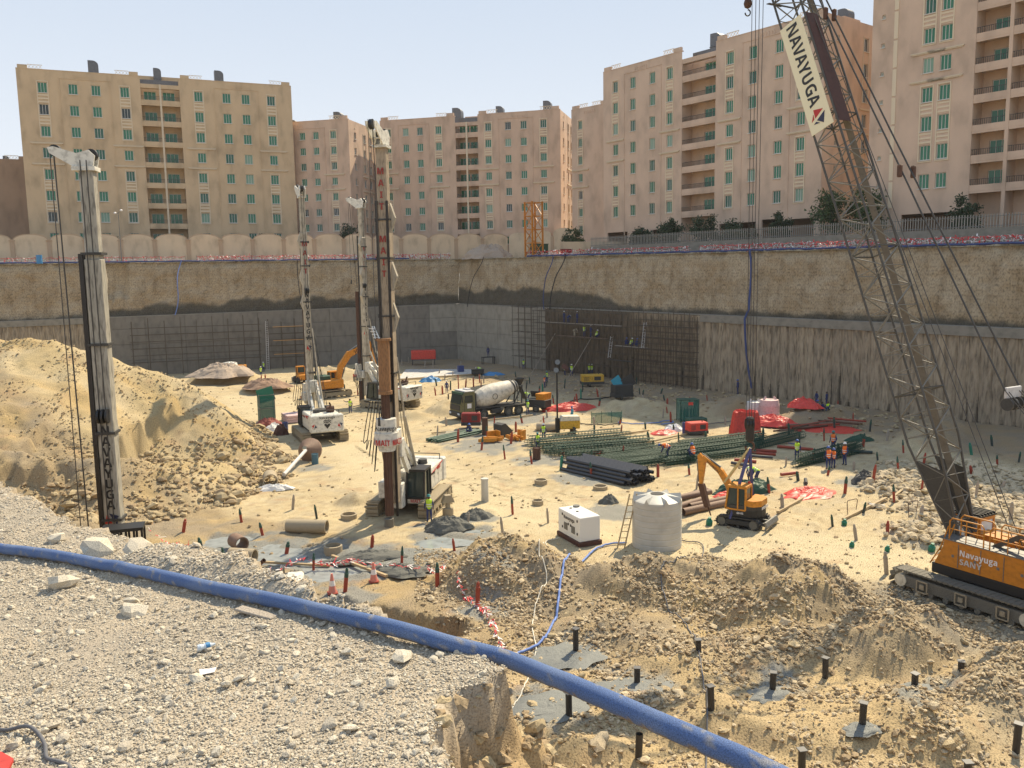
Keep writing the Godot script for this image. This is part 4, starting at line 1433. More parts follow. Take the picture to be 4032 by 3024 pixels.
func tree(x: float, z: float, y: float, h: float, r: float, label: String, mt := "leaf_dark", var_ := 0) -> void:
	var t := thing("tree", label, "tree", Vector3(x, y, z), x * 1.7)
	var m := MB.new()
	var pts := PackedVector3Array([Vector3(0, -0.2, 0), Vector3(0.1, h * 0.25, 0.05), Vector3(0, h * 0.55, 0.1)])
	m.tube(pts[0], pts[1], 0.16, 0.12)
	m.tube(pts[1], pts[2], 0.12, 0.07)
	for k in 5:
		var a := TAU * k / 5.0
		m.tube(pts[1] + Vector3(0, 0.1 * k, 0), Vector3(cos(a) * r * 0.55, h * 0.6, sin(a) * r * 0.55), 0.06, 0.02, 5)
	P(t, "trunk", m, "bark")
	var c := P(t, "crown", crown(int(x * 10.0) + 5, r, h * 0.42, 2600, 0.13 + 0.03 * r), mt)
	c.position.y = h * 0.58

func tape_fence(label: String, pts: Array, posts: int, tails: int, y: Callable) -> void:
	var mid: Vector2 = pts[0]
	var t := thing("barrier_fence", label, "barrier", Vector3(mid.x, y.call(0.0), mid.y))
	var at := func(u: float) -> Vector3:
		var f := u * (pts.size() - 1)
		var i := mini(int(f), pts.size() - 2)
		var q: Vector2 = pts[i].lerp(pts[i + 1], f - i)
		return Vector3(q.x - mid.x, y.call(u) - y.call(0.0), q.y - mid.y)
	for k in posts:
		var p: Vector3 = at.call(float(k) / (posts - 1))
		var m := MB.new()
		m.tube(p, p + Vector3(0, 1.15, 0), 0.035, -1, 6)
		P(t, "post", m, "steel_grey")
	for line in 2:
		var m := MB.new()
		for k in posts - 1:
			var a: Vector3 = at.call(float(k) / (posts - 1)) + Vector3(0, 0.6 + 0.4 * line, 0)
			var b: Vector3 = at.call(float(k + 1) / (posts - 1)) + Vector3(0, 0.6 + 0.4 * line, 0)
			m.bar(a, (a + b) / 2 - Vector3(0, 0.12, 0), 0.02, 0.06)
			m.bar((a + b) / 2 - Vector3(0, 0.12, 0), b, 0.02, 0.06)
		P(t, "tape", m, "tape_red" if line else "tape_white")
	for colour in ["tape_red", "tape_white"]:
		var m := MB.new()
		for k in tails:
			var p: Vector3 = at.call(rng.randf()) + Vector3(rng.randf_range(-0.1, 0.1), rng.randf_range(0.15, 1.05), rng.randf_range(-0.25, 0.25))
			var d := Vector3(rng.randfn(), rng.randfn() - 0.4, rng.randfn()).normalized() * rng.randf_range(0.15, 0.42)
			m.bar(p, p + d, 0.11, 0.015)
		var o := P(t, "fluttering_tape", m, colour)
		o.set_meta("kind", "stuff")

func rim_things() -> void:
	var ly := func(u: float) -> float: return 18.1
	var L0 := []
	for k in 12:
		L0.append(wall_frame(-1, 92.0 - k * 4.2, 3.4))
	tape_fence("tangled red and white tape fence along the far left pit edge", L0, 24, 330, ly)
	var L1 := []
	for k in 12:
		L1.append(wall_frame(-1, 44.0 - k * 4.0, 3.6))
	tape_fence("dense red and white tape fence along the middle of the far pit edge", L1, 26, 900, ly)
	var R1 := []
	for k in 10:
		R1.append(wall_frame(1, 16.0 + k * 4.0, 3.6))
	tape_fence("red and white tape fence on the rim right of the orange mast section", R1, 22, 420, func(u: float) -> float: return rim_y(1, 16.0 + u * 36.0) - 0.1)
	var R2 := []
	for k in 12:
		R2.append(wall_frame(1, 54.0 + k * 4.0, 3.4))
	tape_fence("red and white tape fence on the rim behind the crane boom", R2, 26, 800, func(u: float) -> float: return rim_y(1, 54.0 + u * 44.0) - 0.1)
	# blue pipe laid along both rims
	for side in [-1, 1]:
		var pts := PackedVector3Array()
		for k in 40:
			var s := (8.0 if side < 0 else 18.0) + k * 2.05
			var p := wall_frame(side, s, 2.3 + 0.25 * sin(k * 1.3))
			pts.append(Vector3(p.x, rim_y(side, s) + 0.12 + 0.05 * sin(k * 2.1), p.y))
		var m := MB.new()
		m.path(pts, 0.12, 8)
		solo("rim_pipe", m, "navy_hose", "dark blue pipe lying along the " + ("far left" if side < 0 else "right") + " pit edge", "pipe")
	# picket fence on a low wall along the right-hand street
	var fw := thing("street_fence", "grey picket fence on a low wall below the right-hand blocks", "fence", Vector3(0, 0, 0))
	var a := Vector2(13.0, -141.0)
	var b := Vector2(66.0, -76.0)
	var dd := (b - a).normalized()
	var fb := frame_of(a, b)
	fw.transform = Transform3D(fb, Vector3(a.x, 17.6, a.y))
	var m2 := MB.new()
	var len := a.distance_to(b)
	m2.bx(len / 2, 0.9, 0, len, 1.8, 0.22)
	P(fw, "base_wall", m2, "beam")
	var rail := MB.new()
	rail.bx(len / 2, 3.0, 0, len, 0.07, 0.06)
	rail.bx(len / 2, 1.98, 0, len, 0.07, 0.06)
	P(fw, "rail", rail, "steel_grey")
	var pk := MB.new()
	pk.bx(0, 2.5, 0, 0.09, 1.5, 0.05)
	var pkm := pk.mesh()
	for k in 280:
		P(fw, "picket", pkm, "fence_grey").position.x = 0.15 + k * len / 280.0
	# stub wall and the block wall at the end of the arched wall
	var st := MB.new()
	st.bx(0, 1.3, 0, 16.0, 2.6, 0.25)
	solo("garden_wall", st, "boundary", "plain buff wall behind the orange mast section", "wall", Vector3(16.0, 17.9, -150.5), 0.35)
	# orange tower-crane mast section standing on the rim
	var c := wall_frame(1, 17.5, 4.2)
	mast_section(Vector3(c.x, rim_y(1, 17.5) - 0.1, c.y))
	# rubble heap on the rim
	var hc := wall_frame(1, 4.0, 4.5)
	crumpled(hc.x, hc.y, 4.6, 2.5, 3.0, 0.2, "heap_pink", "rubble_heap", "pale heap of broken rubble on the rim left of the orange mast section", "rubble", 31.0, false, 18.0)
	# trees and bushes
	var tl := [[24.0, -133.0, 5.2, 2.2, "leaf_dark", "dark bush by the street fence just right of the orange mast section"], [20.5, -137.5, 4.2, 1.8, "leaf_dark", "low dark shrub nearest the orange mast section"], [28.5, -128.5, 5.8, 2.0, "leaf_dark", "dark rounded tree left of the crane ropes"], [32.0, -123.5, 4.6, 2.4, "leaf_dark", "spreading dark bush between the crane ropes and the rounded tree"], [36.5, -118.0, 5.6, 1.4, "leaf_dark", "small dark tree behind the crane ropes"], [42.2, -113.5, 8.2, 3.0, "leaf_mid", "large green tree left of the crane boom"], [44.8, -111.0, 7.2, 2.4, "leaf_mid", "second green tree touching the crane boom"], [52.5, -101.5, 5.6, 1.7, "leaf_dark", "dark tree just right of the crane boom"], [59.5, -93.0, 7.0, 2.2, "leaf_dark", "dark tree before the tower's open ground floor"], [64.5, -89.0, 8.0, 2.8, "leaf_dark", "large dark tree at the right edge"], [69.0, -85.5, 7.0, 2.6, "leaf_dark", "rightmost dark tree cut by the frame"], [11.2, -156.0, 5.5, 1.6, "leaf_mid", "green tree beside the middle block's end wall"], [-31.0, -170.0, 8.0, 2.4, "leaf_dark", "dark tree above the arched wall between two drill masts"], [-46.0, -164.0, 5.6, 1.5, "leaf_dark", "small dark treetop over the arched wall beside the tan block"], [-68.5, -155.0, 5.4, 1.4, "leaf_dark", "small dark treetop over the arched wall by the lamp post"]]
	for q in tl:
		tree(q[0], q[1], 17.7, q[2], q[3], q[5], q[4])
	# twin lamp post on the left
	var lp := thing("street_lamp", "slender twin-headed lamp post before the tan block", "street lamp", Vector3(-62.8, 18.0, -142.2))
	var pm := MB.new()
	pm.tube(Vector3.ZERO, Vector3(0, 8.2, 0), 0.09, 0.05, 8)
	P(lp, "pole", pm, "steel_grey")
	for k in [-1, 1]:
		var am := MB.new()
		am.tube(Vector3(0, 8.1, 0), Vector3(k * 0.45, 8.25 + k * 0.2, 0), 0.03, -1, 6)
		P(lp, "arm", am, "steel_grey")
		var hm := MB.new()
		hm.lathe(Transform3D(Basis(), Vector3(k * 0.5, 8.15 + k * 0.2, 0)), PackedVector2Array([Vector2(0, 0), Vector2(0.2, 0.05), Vector2(0.22, 0.2), Vector2(0.1, 0.32), Vector2(0, 0.34)]), 12)
		P(lp, "lamp_head", hm, "tape_white")
	# things left on the far rim
	for q in [[-71.5, -133.6, 1.0, "small blue drum on the far rim left of the near mast"], [-64.6, -136.6, 1.3, "blue drum on the far rim beside the near mast"]]:
		var dm := MB.new()
		dm.lathe(Transform3D(), PackedVector2Array([Vector2(0, 0), Vector2(0.42, 0), Vector2(0.42, 0.5), Vector2(0.45, 0.53), Vector2(0.42, 0.56), Vector2(0.42, q[2] * 1.3), Vector2(0, q[2] * 1.3)]), 14)
		solo("drum", dm, "tarp_blue", q[3], "drum", Vector3(q[0], 18.1, q[1]))
	for q in [[9.4, -146.3, 1.6, 1.2, 1.1, "red_dark", "red toolbox on the rim left of the orange mast section"], [13.4, -143.2, 1.5, 1.0, 0.9, "green_marker", "green crate on the rim at the foot of the orange mast section"], [5.4, -160.5, 3.0, 2.6, 1.5, "green_dark", "tall dark green skip by the end of the arched wall"]]:
		var bm := MB.new()
		bm.cb(0, q[3] / 2, 0, q[2], q[3], q[4], 0.05)
		bm.bx(0, q[3] * 0.99, 0, q[2] * 1.05, 0.1, q[4] * 1.05)
		bm.bx(0, q[3] * 0.4, q[4] / 2, q[2] * 0.9, 0.08, 0.1)
		solo("site_box", bm, q[5], q[6], "box", Vector3(q[0], 18.0, q[1]), 0.5)

func mast_section(p: Vector3) -> void:
	var t := thing("crane_mast_section", "orange lattice tower crane mast section standing on the rim", "crane mast", p, 0.6)
	for k in 4:
		var sx := 1.0 if k & 1 else -1.0
		var sz := 1.0 if k & 2 else -1.0
		var m := MB.new()
		m.bx(sx * 1.05, 4.6, sz * 1.05, 0.22, 9.2, 0.22)
		P(t, "corner_post", m, "crane_orange")
	for lv in 5:
		var m := MB.new()
		var y := 0.2 + lv * 2.2
		for k in 4:
			var a := TAU * k / 4.0
			var r := Basis(Vector3.UP, a)
			m.bar(r * Vector3(-1.05, y, 1.05), r * Vector3(1.05, y, 1.05), 0.11)
			if lv < 4:
				m.bar(r * Vector3(-1.05, y, 1.05), r * Vector3(1.05, y + 2.2, 1.05), 0.09)
		P(t, "brace_ring", m, "crane_orange")

# ---------------------------------------------------------------- crawler parts
func track_outline(l: float, h: float, k := 10) -> PackedVector2Array:   # stadium seen from the side, in (along, up)
	var o := PackedVector2Array()
	var r := h / 2
	for i in k + 1:
		var a := -PI / 2 + PI * i / k
		o.append(Vector2(l / 2 - r + cos(a) * r, r + sin(a) * r))
	for i in k + 1:
		var a := PI / 2 + PI * i / k
		o.append(Vector2(-l / 2 + r + cos(a) * r, r + sin(a) * r))
	return o

func track(parent: Node3D, x: float, l: float, h: float, w: float, mt: String, wheel: String, pitch := 0.22, hub := 0.4) -> void:
	var out := track_outline(l, h)
	var m := MB.new()
	var turn := Basis(Vector3.UP, PI / 2)
	# belt of shoes with grouser bars
	var per := 0.0
	for i in out.size():
		per += out[i].distance_to(out[(i + 1) % out.size()])
	var count := int(per / pitch)
	var acc := 0.0
	var seg := 0
	for k in count:
		var want := per * k / count
		while seg < out.size() and acc + out[seg].distance_to(out[(seg + 1) % out.size()]) < want:
			acc += out[seg].distance_to(out[(seg + 1) % out.size()])
			seg += 1
		var a := out[seg % out.size()]
		var b := out[(seg + 1) % out.size()]
		var d := (b - a).normalized()
		var p := a + d * (want - acc)
		var tf := Transform3D(Basis(Vector3.RIGHT, atan2(d.y, -d.x)), Vector3(x, p.y, -p.x))
		m.box(tf, Vector3(w, 0.07, per / count * 0.9))
		m.box(tf.translated_local(Vector3(0, -0.05, 0)), Vector3(w * 0.96, 0.05, 0.04))
	P(parent, "track", m, mt)
	var f := MB.new()
	f.cb(x, h * 0.5, 0, w * 0.72, h * 0.52, l - h * 0.9, 0.04)
	for i in int(l / 0.75):
		f.tube(Vector3(x - w * 0.43, h * 0.2, -l / 2 + 0.6 + i * 0.75), Vector3(x + w * 0.43, h * 0.2, -l / 2 + 0.6 + i * 0.75), h * 0.13, -1, 10)
	P(parent, "track_frame", f, mt)
	for s in [-1, 1]:
		var g := MB.new()
		g.tube(Vector3(x - w * 0.44, h * 0.5, s * (l / 2 - h * 0.5)), Vector3(x + w * 0.44, h * 0.5, s * (l / 2 - h * 0.5)), h * hub, -1, 16)
		g.tube(Vector3(x - w * 0.47, h * 0.5, s * (l / 2 - h * 0.5)), Vector3(x + w * 0.47, h * 0.5, s * (l / 2 - h * 0.5)), h * 0.15, -1, 10)
		P(parent, "sprocket", g, wheel)

func diamond(parent: Node3D, at: Vector3, b: Basis, s: float, rot := 0.0) -> void:   # the builder's split diamond emblem
	var r := b * Basis(Vector3(0, 0, 1), rot)
	for k in 2:
		var m := MB.new()
		var sg := -1.0 if k == 0 else 1.0
		m.prism(Transform3D(r, at), PackedVector2Array([Vector2(sg * s * 0.1, s * 0.55), Vector2(sg * s * 0.62, 0), Vector2(sg * s * 0.1, -s * 0.25)]), 0.02)
		m.prism(Transform3D(r, at), PackedVector2Array([Vector2(sg * s * 0.12, -s * 0.35), Vector2(sg * s * 0.4, -s * 0.2), Vector2(sg * s * 0.12, -s * 0.6)]), 0.02)
		P(parent, "emblem", m, "red_paint" if k == 0 else "navy_paint")

func chevrons(parent: Node3D, at: Vector3, b: Basis, s: float) -> void:   # black three-chevron shield on the counterweight
	var m := MB.new()
	for k in 2:
		var y := s * (0.45 - 0.26 * k)
		var pts := PackedVector2Array([Vector2(-0.55, 0), Vector2(-0.28, 0.2), Vector2(0, 0), Vector2(0.28, 0.2), Vector2(0.55, 0), Vector2(0.55, -0.14), Vector2(0.28, 0.06), Vector2(0, -0.14), Vector2(-0.28, 0.06), Vector2(-0.55, -0.14)])
		var q := PackedVector2Array()
		for p in pts:
			q.append(p * s + Vector2(0, y))
		m.prism(Transform3D(b, at), q, 0.02)
	m.prism(Transform3D(b, at), PackedVector2Array([Vector2(-0.5 * s, -0.12 * s), Vector2(-0.25 * s, 0.06 * s), Vector2(0, -0.14 * s), Vector2(0.25 * s, 0.06 * s), Vector2(0.5 * s, -0.12 * s), Vector2(0, -0.75 * s)]), 0.02)
	P(parent, "shield_mark", m, "black_paint")

func cab(parent: Node3D, x: float, y: float, z: float, w: float, h: float, d: float, mt: String, glass := "glass_dark") -> void:
	# frame of posts with sloped windscreen, panes set in
	var m := MB.new()
	var f := -d / 2
	var pts := [Vector3(-w / 2, 0, f), Vector3(w / 2, 0, f), Vector3(-w / 2, h, f + d * 0.14), Vector3(w / 2, h, f + d * 0.14), Vector3(-w / 2, 0, d / 2), Vector3(w / 2, 0, d / 2), Vector3(-w / 2, h, d / 2), Vector3(w / 2, h, d / 2)]
	var o := Vector3(x, y, z)
	for e in [[0, 2], [1, 3], [4, 6], [5, 7], [0, 1], [4, 5], [0, 4], [1, 5], [2, 3], [6, 7], [2, 6], [3, 7]]:
		m.bar(o + pts[e[0]], o + pts[e[1]], 0.1)
	m.bx(x, y + h + 0.04, z + d * 0.07, w + 0.12, 0.12, d * 0.92)
	m.bx(x, y + 0.02, z, w, 0.1, d)
	m.bx(x - w / 2, y + h * 0.5, z + d * 0.12, 0.11, h, 0.08)
	m.bx(x + w / 2, y + h * 0.5, z + d * 0.12, 0.11, h, 0.08)
	m.bx(x, y + h * 0.2, z + d * 0.5, w, h * 0.4, 0.08)
	var c := P(parent, "cab", m, mt)
	var g := MB.new()
	g.quad(o + pts[1] + Vector3(0, 0, 0.03), o + pts[0] + Vector3(0, 0, 0.03), o + pts[2] + Vector3(0, 0, 0.03), o + pts[3] + Vector3(0, 0, 0.03))
	P(c, "windscreen", g, glass)
	for s in [-1, 1]:
		var q := MB.new()
		var dx := Vector3(s * (w / 2 - 0.02), 0, 0)
		q.quad(o + dx + Vector3(0, 0, f), o + dx + Vector3(0, 0, d / 2), o + dx + Vector3(0, h, d / 2), o + dx + Vector3(0, h, f + d * 0.14))
		P(c, "side_glass", q, glass)
	var r := MB.new()
	r.quad(o + pts[4] + Vector3(0, h * 0.4, 0), o + pts[5] + Vector3(0, h * 0.4, 0), o + pts[7], o + pts[6])
	P(c, "rear_glass", r, glass)
	var seat := MB.new()
	seat.cb(x, y + h * 0.3, z + d * 0.1, w * 0.5, 0.14, 0.5, 0.04)
	seat.cb(x, y + h * 0.5, z + d * 0.3, w * 0.5, h * 0.4, 0.12, 0.04)
	P(c, "seat", seat, "black_paint")

func rope(parent: Node3D, pts: Array, r := 0.025, mt := "rope_steel", called := "rope") -> void:
	var m := MB.new()
	m.path(PackedVector3Array(pts), r, 5)
	P(parent, called, m, mt)

# ---------------------------------------------------------------- rotary drilling rig, front towards -z
func drilling_rig(label: String, mast_at: Vector3, yaw: float, o: Dictionary) -> Node3D:
	var fz := -3.7
	var origin := mast_at - Basis(Vector3.UP, yaw) * Vector3(0, 0, fz)
	var t := thing("drilling_rig", label, "drilling rig", Vector3(origin.x, mast_at.y, origin.z), yaw, "rotary piling rigs")
	var H: float = o.get("h", 24.3)
	for s in [-1, 1]:
		track(t, s * 1.75, 5.6, 1.0, 0.85, "track_dust", "track_dust", 0.24)
	var u := MB.new()
	u.cb(0, 0.75, 0, 2.6, 0.5, 2.6, 0.05)
	u.tube(Vector3(0, 0.9, 0), Vector3(0, 1.2, 0), 1.0, -1, 20)
	P(t, "undercarriage", u, "steel_dark")
	# body: engine house with doors, counterweight behind
	var b := MB.new()
	b.cb(0.0, 1.95, 0.9, 2.9, 1.5, 4.2, 0.07)
	b.cb(0.75, 1.75, -1.6, 1.3, 1.1, 1.6, 0.05)
	P(t, "engine_house", b, "white_paint")
	for s in [-1, 1]:
		for k in 4:
			var d := MB.new()
			d.cb(s * 1.46, 1.95, -0.6 + k * 0.98, 0.03, 1.2, 0.9, 0.012)
			d.bx(s * 1.49, 2.0, -0.3 + k * 0.98, 0.03, 0.12, 0.06)
			P(t, "door", d, "white_paint")
		var st := MB.new()
		st.bar(Vector3(s * 1.485, 2.15, -1.15), Vector3(s * 1.485, 2.62, 2.9), 0.02, 0.07)
		P(t, "stripe", st, "red_paint")
	var cw := MB.new()
	cw.cb(0, 1.95, 3.35, 3.1, 1.62, 0.75, 0.09)
	P(t, "counterweight", cw, "white_paint")
	text(t, "lettering", "Navayuga", 0.22, Vector3(0, 2.52, 3.735), Basis(), "black_paint")
	chevrons(t, Vector3(0, 1.95, 3.735), Basis(), 0.62)
	for s in [-1, 1]:
		diamond(t, Vector3(s * 1.2, 1.75, 3.735), Basis(), 0.42, 0.4 * s)
	for s in [-1, 1]:
		var sb := Basis(Vector3.UP, s * PI / 2)
		text(t, "lettering", "MAIT", 0.26, Vector3(s * 1.5, 2.42, 1.9), sb, "red_paint")
		text(t, "lettering", "Navayuga", 0.15, Vector3(s * 1.5, 2.3, 0.4), sb, "black_paint")
	var deck := MB.new()
	deck.bx(0.3, 2.78, 0.6, 1.2, 0.25, 1.2)
	deck.tube(Vector3(-0.5, 2.72, 1.4), Vector3(-0.5, 3.0, 1.4), 0.34, 0.3, 14)
	deck.bx(0.9, 2.85, -0.4, 0.5, 0.4, 0.6)
	deck.tube(Vector3(-1.3, 2.7, 2.9), Vector3(-1.3, 3.1, 2.9), 0.03, -1, 6)
	deck.tube(Vector3(1.3, 2.7, 2.9), Vector3(1.3, 3.1, 2.9), 0.03, -1, 6)
	deck.tube(Vector3(-1.3, 3.1, 2.9), Vector3(1.3, 3.1, 2.9), 0.03, -1, 6)
	P(t, "deck_equipment", deck, "steel_dark")
	var ex := MB.new()
	ex.path(PackedVector3Array([Vector3(0.75, 2.7, 1.9), Vector3(0.75, 3.15, 1.9), Vector3(0.72, 3.45, 2.0), Vector3(0.6, 3.65, 2.2)]), 0.09, 10)
	ex.tube(Vector3(0.4, 3.0, 1.7), Vector3(1.1, 3.0, 1.7), 0.3, -1, 14)
	P(t, "exhaust", ex, "rust")
	cab(t, o.get("cab", -1.0), 1.2, -1.35, 1.15, 1.75, 1.6, "black_paint")
	text(t, "lettering", "MAIT", 0.2, Vector3(o.get("cab", -1.0), 1.02, -2.17), Basis(Vector3.UP, PI), "red_paint")
	var lp := MB.new()
	lp.cb(o.get("cab", -1.0), 1.02, -1.9, 1.1, 0.34, 0.5, 0.04)
	P(t, "cab_step", lp, "white_paint")
	# mast
	var w: float = o.get("w", 0.72)
	var mm := MB.new()
	mm.cb(0, 1.3 + (H - 6.0) / 2, fz + 0.25, w, H - 6.0, w * 0.95, 0.04)
	P(t, "mast_lower", mm, o.get("paint", "white_dirty"))
	var mu := MB.new()
	mu.cb(0, H - 4.7 + 1.7, fz + 0.25, w * 0.82, 3.6, w * 0.8, 0.04)
	P(t, "mast_upper", mu, o.get("paint", "white_dirty"))
	var guide := MB.new()
	for s in [-1, 1]:
		guide.bx(s * w * 0.42, 1.0 + (H - 6.0) / 2, fz - 0.16, 0.12, H - 5.0, 0.16)
	P(t, "guide_rail", guide, "grease")
	for y in [6.0, 9.5, 13.0, 16.5, 18.8]:
		if y < H - 4.0:
			var band := MB.new()
			band.bx(0, y, fz + 0.25, w + 0.14, 0.1, w + 0.12)
			band.bx(w * 0.6, y, fz + 0.3, 0.22, 0.22, 0.3)
			P(t, "mast_flange", band, "steel_dark")
	# folding lugs down the side of the mast
	for y in [H - 5.5, H - 9.0, H - 11.5]:
		var lug := MB.new()
		lug.prism(Transform3D(Basis(Vector3.UP, 0.0), Vector3(w * 0.5 * o.get("lug", -1.0), y, fz + 0.35)), PackedVector2Array([Vector2(0, -0.9), Vector2(o.get("lug", -1.0) * 0.3, 0.0), Vector2(0, 0.9)]), 0.3)
		P(t, "mast_lug", lug, "white_dirty")
	# head with its two sheave arms
	var hd := MB.new()
	var hy := H - 1.2
	var hs2: float = o.get("head", 1.0)
	for s in [-1, 1]:
		hd.prism(Transform3D(Basis(Vector3.UP, PI / 2), Vector3(s * 0.26, hy, fz + 0.1)), Transform2D(0.0, Vector2(hs2, hs2), 0.0, Vector2.ZERO) * PackedVector2Array([Vector2(-0.7, -0.1), Vector2(0.35, -0.1), Vector2(1.75, 0.75), Vector2(1.85, 1.1), Vector2(1.5, 1.15), Vector2(0.2, 0.75), Vector2(-0.5, 0.95), Vector2(-0.85, 0.6)]), 0.07)
	hd.bx(0, hy - 0.1, fz + 0.2, w + 0.1, 0.16, w + 0.2)
	hd.tube(Vector3(-0.3, hy + 0.3, fz - 0.6), Vector3(0.3, hy + 0.3, fz - 0.6), 0.05, -1, 8)
	P(t, "mast_head", hd, "white_paint")
	for q in [[0.95, -1.55, 0.3], [0.7, 0.55, 0.3], [0.55, -0.35, 0.24]]:
		var sv := MB.new()
		sv.tube(Vector3(-0.1, hy + q[0] * hs2, fz + q[1] * hs2 + 0.1), Vector3(0.1, hy + q[0] * hs2, fz + q[1] * hs2 + 0.1), q[2] * (0.3 + 0.7 * hs2), -1, 16)
		P(t, "sheave", sv, "black_paint")
	# kelly bar, rotary head, kelly guide
	var kz := fz - 0.75
	var kt: float = o.get("kelly_top", 15.5)
	var kb: float = o.get("kelly_bottom", 1.6)
	var ke := MB.new()
	ke.tube(Vector3(0, kb, kz), Vector3(0, kt, kz), 0.24, -1, 14)
	for k in 6:
		var a := TAU * k / 6.0
		ke.bar(Vector3(cos(a) * 0.25, kb, kz + sin(a) * 0.25), Vector3(cos(a) * 0.25, kt, kz + sin(a) * 0.25), 0.05)
	P(t, "kelly_bar", ke, "rust")
	if o.has("collar"):
		var cl := MB.new()
		cl.tube(Vector3(0, kt - 3.2, kz), Vector3(0, kt, kz), 0.36, -1, 18)
		cl.tube(Vector3(0, kt - 3.3, kz), Vector3(0, kt - 3.1, kz), 0.45, -1, 18)
		cl.tube(Vector3(0, kt - 0.05, kz), Vector3(0, kt + 0.1, kz), 0.48, -1, 18)
		P(t, "kelly_collar", cl, "pipe_rusty")
		var ld := MB.new()
		for s in [-0.3, 0.3]:
			ld.bar(Vector3(0.3 + s * 0.4, kt + 0.1, kz - 0.2), Vector3(0.75 + s * 0.2, kt + 0.8, kz + 0.4), 0.05)
		for k in 4:
			ld.bar(Vector3(0.2 + k * 0.12, kt + 0.15 + k * 0.18, kz), Vector3(0.6 + k * 0.1, kt + 0.15 + k * 0.18, kz), 0.04)
		P(t, "guide_ladder", ld, "white_clean")
	var hy2: float = o.get("head_y", 3.6)
	var rh := MB.new()
	rh.tube(Vector3(0, hy2 + 0.75, kz), Vector3(0, hy2 + 1.6, kz), 0.62, -1, 20)
	rh.tube(Vector3(0, hy2, kz), Vector3(0, hy2 + 0.75, kz), 0.78, 0.74, 20)
	rh.tube(Vector3(0, hy2 - 0.4, kz), Vector3(0, hy2, kz), 0.5, 0.6, 20)
	rh.cb(0, hy2 + 0.4, kz + 0.55, 1.3, 0.9, 0.9, 0.06)
	P(t, "rotary_head", rh, "white_paint")
	for k in 3:
		var a := PI + (k - 1) * 1.24
		text(t, "lettering", "MAIT", 0.34, Vector3(sin(a) * 0.79, hy2 + 0.2, kz + cos(a) * 0.79), Basis(Vector3.UP, a), "red_paint", 0.0, 0.8)
	text(t, "lettering", "Navayuga", 0.24, Vector3(sin(PI + 0.3) * 0.64, hy2 + 1.05, kz + cos(PI + 0.3) * 0.64), Basis(Vector3.UP, PI + 0.3), "black_paint", 0.0, 0.8)
	# luffing gear behind the mast: link, ram and two stay rams
	var lk := MB.new()
	for s in [-1, 1]:
		lk.bar(Vector3(s * 0.5, 1.9, -1.0), Vector3(s * 0.4, 4.6, fz + 0.75), 0.22, 0.45)
		lk.bar(Vector3(s * 0.5, 2.4, 0.4), Vector3(s * 0.4, 5.2, fz + 0.85), 0.2, 0.3)
	lk.cb(0, 4.7, fz + 0.8, 1.1, 1.2, 0.7, 0.06)
	lk.cb(0, 1.6, fz + 0.75, 0.95, 1.6, 0.7, 0.05)
	if not o.has("plain"):
		P(t, "mast_link", lk, "white_paint")
	for s in [-1, 1]:
		var rm := MB.new()
		rm.tube(Vector3(s * 0.62, 2.3, -0.3), Vector3(s * 0.5, 6.6, fz + 1.35), 0.11, -1, 10)
		rm.tube(Vector3(s * 0.5, 6.6, fz + 1.35), Vector3(s * 0.36, 10.4, fz + 0.65), 0.06, -1, 10)
		if not o.has("plain"):
			P(t, "stay_ram", rm, "white_dirty")
	# hoses looping from the body to the head, ropes down the mast
	var hs := MB.new()
	for k in 5:
		var sx = (-0.7 - 0.16 * k) * o.get("hose", 1.0)
		var pts := PackedVector3Array()
		for j in 13:
			var q := j / 12.0
			pts.append(Vector3(sx - 0.35 * sin(q * PI) * o.get("hose", 1.0), lerpf(hy2 + 2.2 + 0.1 * k, hy2 + 0.2, q) - (3.0 - 0.45 * k) * sin(q * PI), lerpf(fz + 0.3, kz + 0.1, q)))
		hs.path(pts, 0.028, 6)
	P(t, "hose_bundle", hs, "black_paint")
	var h2 := MB.new()
	for k in 3:
		h2.path(PackedVector3Array([Vector3(0.5 + 0.09 * k, 2.4, -0.6), Vector3(0.75 + 0.2 * k, 4.0 - 0.6 * k, -1.6), Vector3(0.8 + 0.15 * k, 7.2 - 0.8 * k, fz + 1.0), Vector3(0.55 + 0.05 * k, 9.8 - 1.3 * k, fz + 0.8), Vector3(0.5 + 0.03 * k, 7.0, fz + 0.7), Vector3(0.45 + 0.03 * k, 5.0, fz + 0.5)]), 0.03, 5)
	if not o.has("plain"):
		P(t, "mast_hoses", h2, "black_paint")
	rope(t, [Vector3(-0.06, hy + 1.25 * hs2, fz - 1.45 * hs2), Vector3(0, kt + 0.4, kz)], 0.03)
	for e in [-0.08, 0.14]:
		if o.has("plain"):
			rope(t, [Vector3(-w * 0.5 - 0.07, hy + 0.2, fz + 0.2 + e), Vector3(-w * 0.5 - 0.07, 2.0, fz + 0.2 + e)], 0.022)
	if not o.has("plain"):
		rope(t, [Vector3(0.12, hy + 1.0, fz + 0.65), Vector3(0.1, 12.0, fz + 0.8), Vector3(0.08, 2.9, -0.2)], 0.022)
		rope(t, [Vector3(-0.12, hy + 1.0, fz + 0.65), Vector3(-0.1, 12.0, fz + 0.8), Vector3(-0.08, 2.9, -0.2)], 0.022)
	rope(t, [Vector3(0.1, hy + 1.2 * hs2, fz - 1.75 * hs2), Vector3(0.1, o.get("aux", 8.0), fz - 1.75 * hs2)], 0.02)
	var hk := MB.new()
	hk.tube(Vector3(0.1, o.get("aux", 8.0) - 0.5, fz - 1.75 * hs2), Vector3(0.1, o.get("aux", 8.0), fz - 1.75 * hs2), 0.09, 0.07, 8)
	P(t, "aux_hook", hk, "steel_dark")
	var face: Basis = Basis(Vector3.UP, o.get("text_yaw", 0.0))
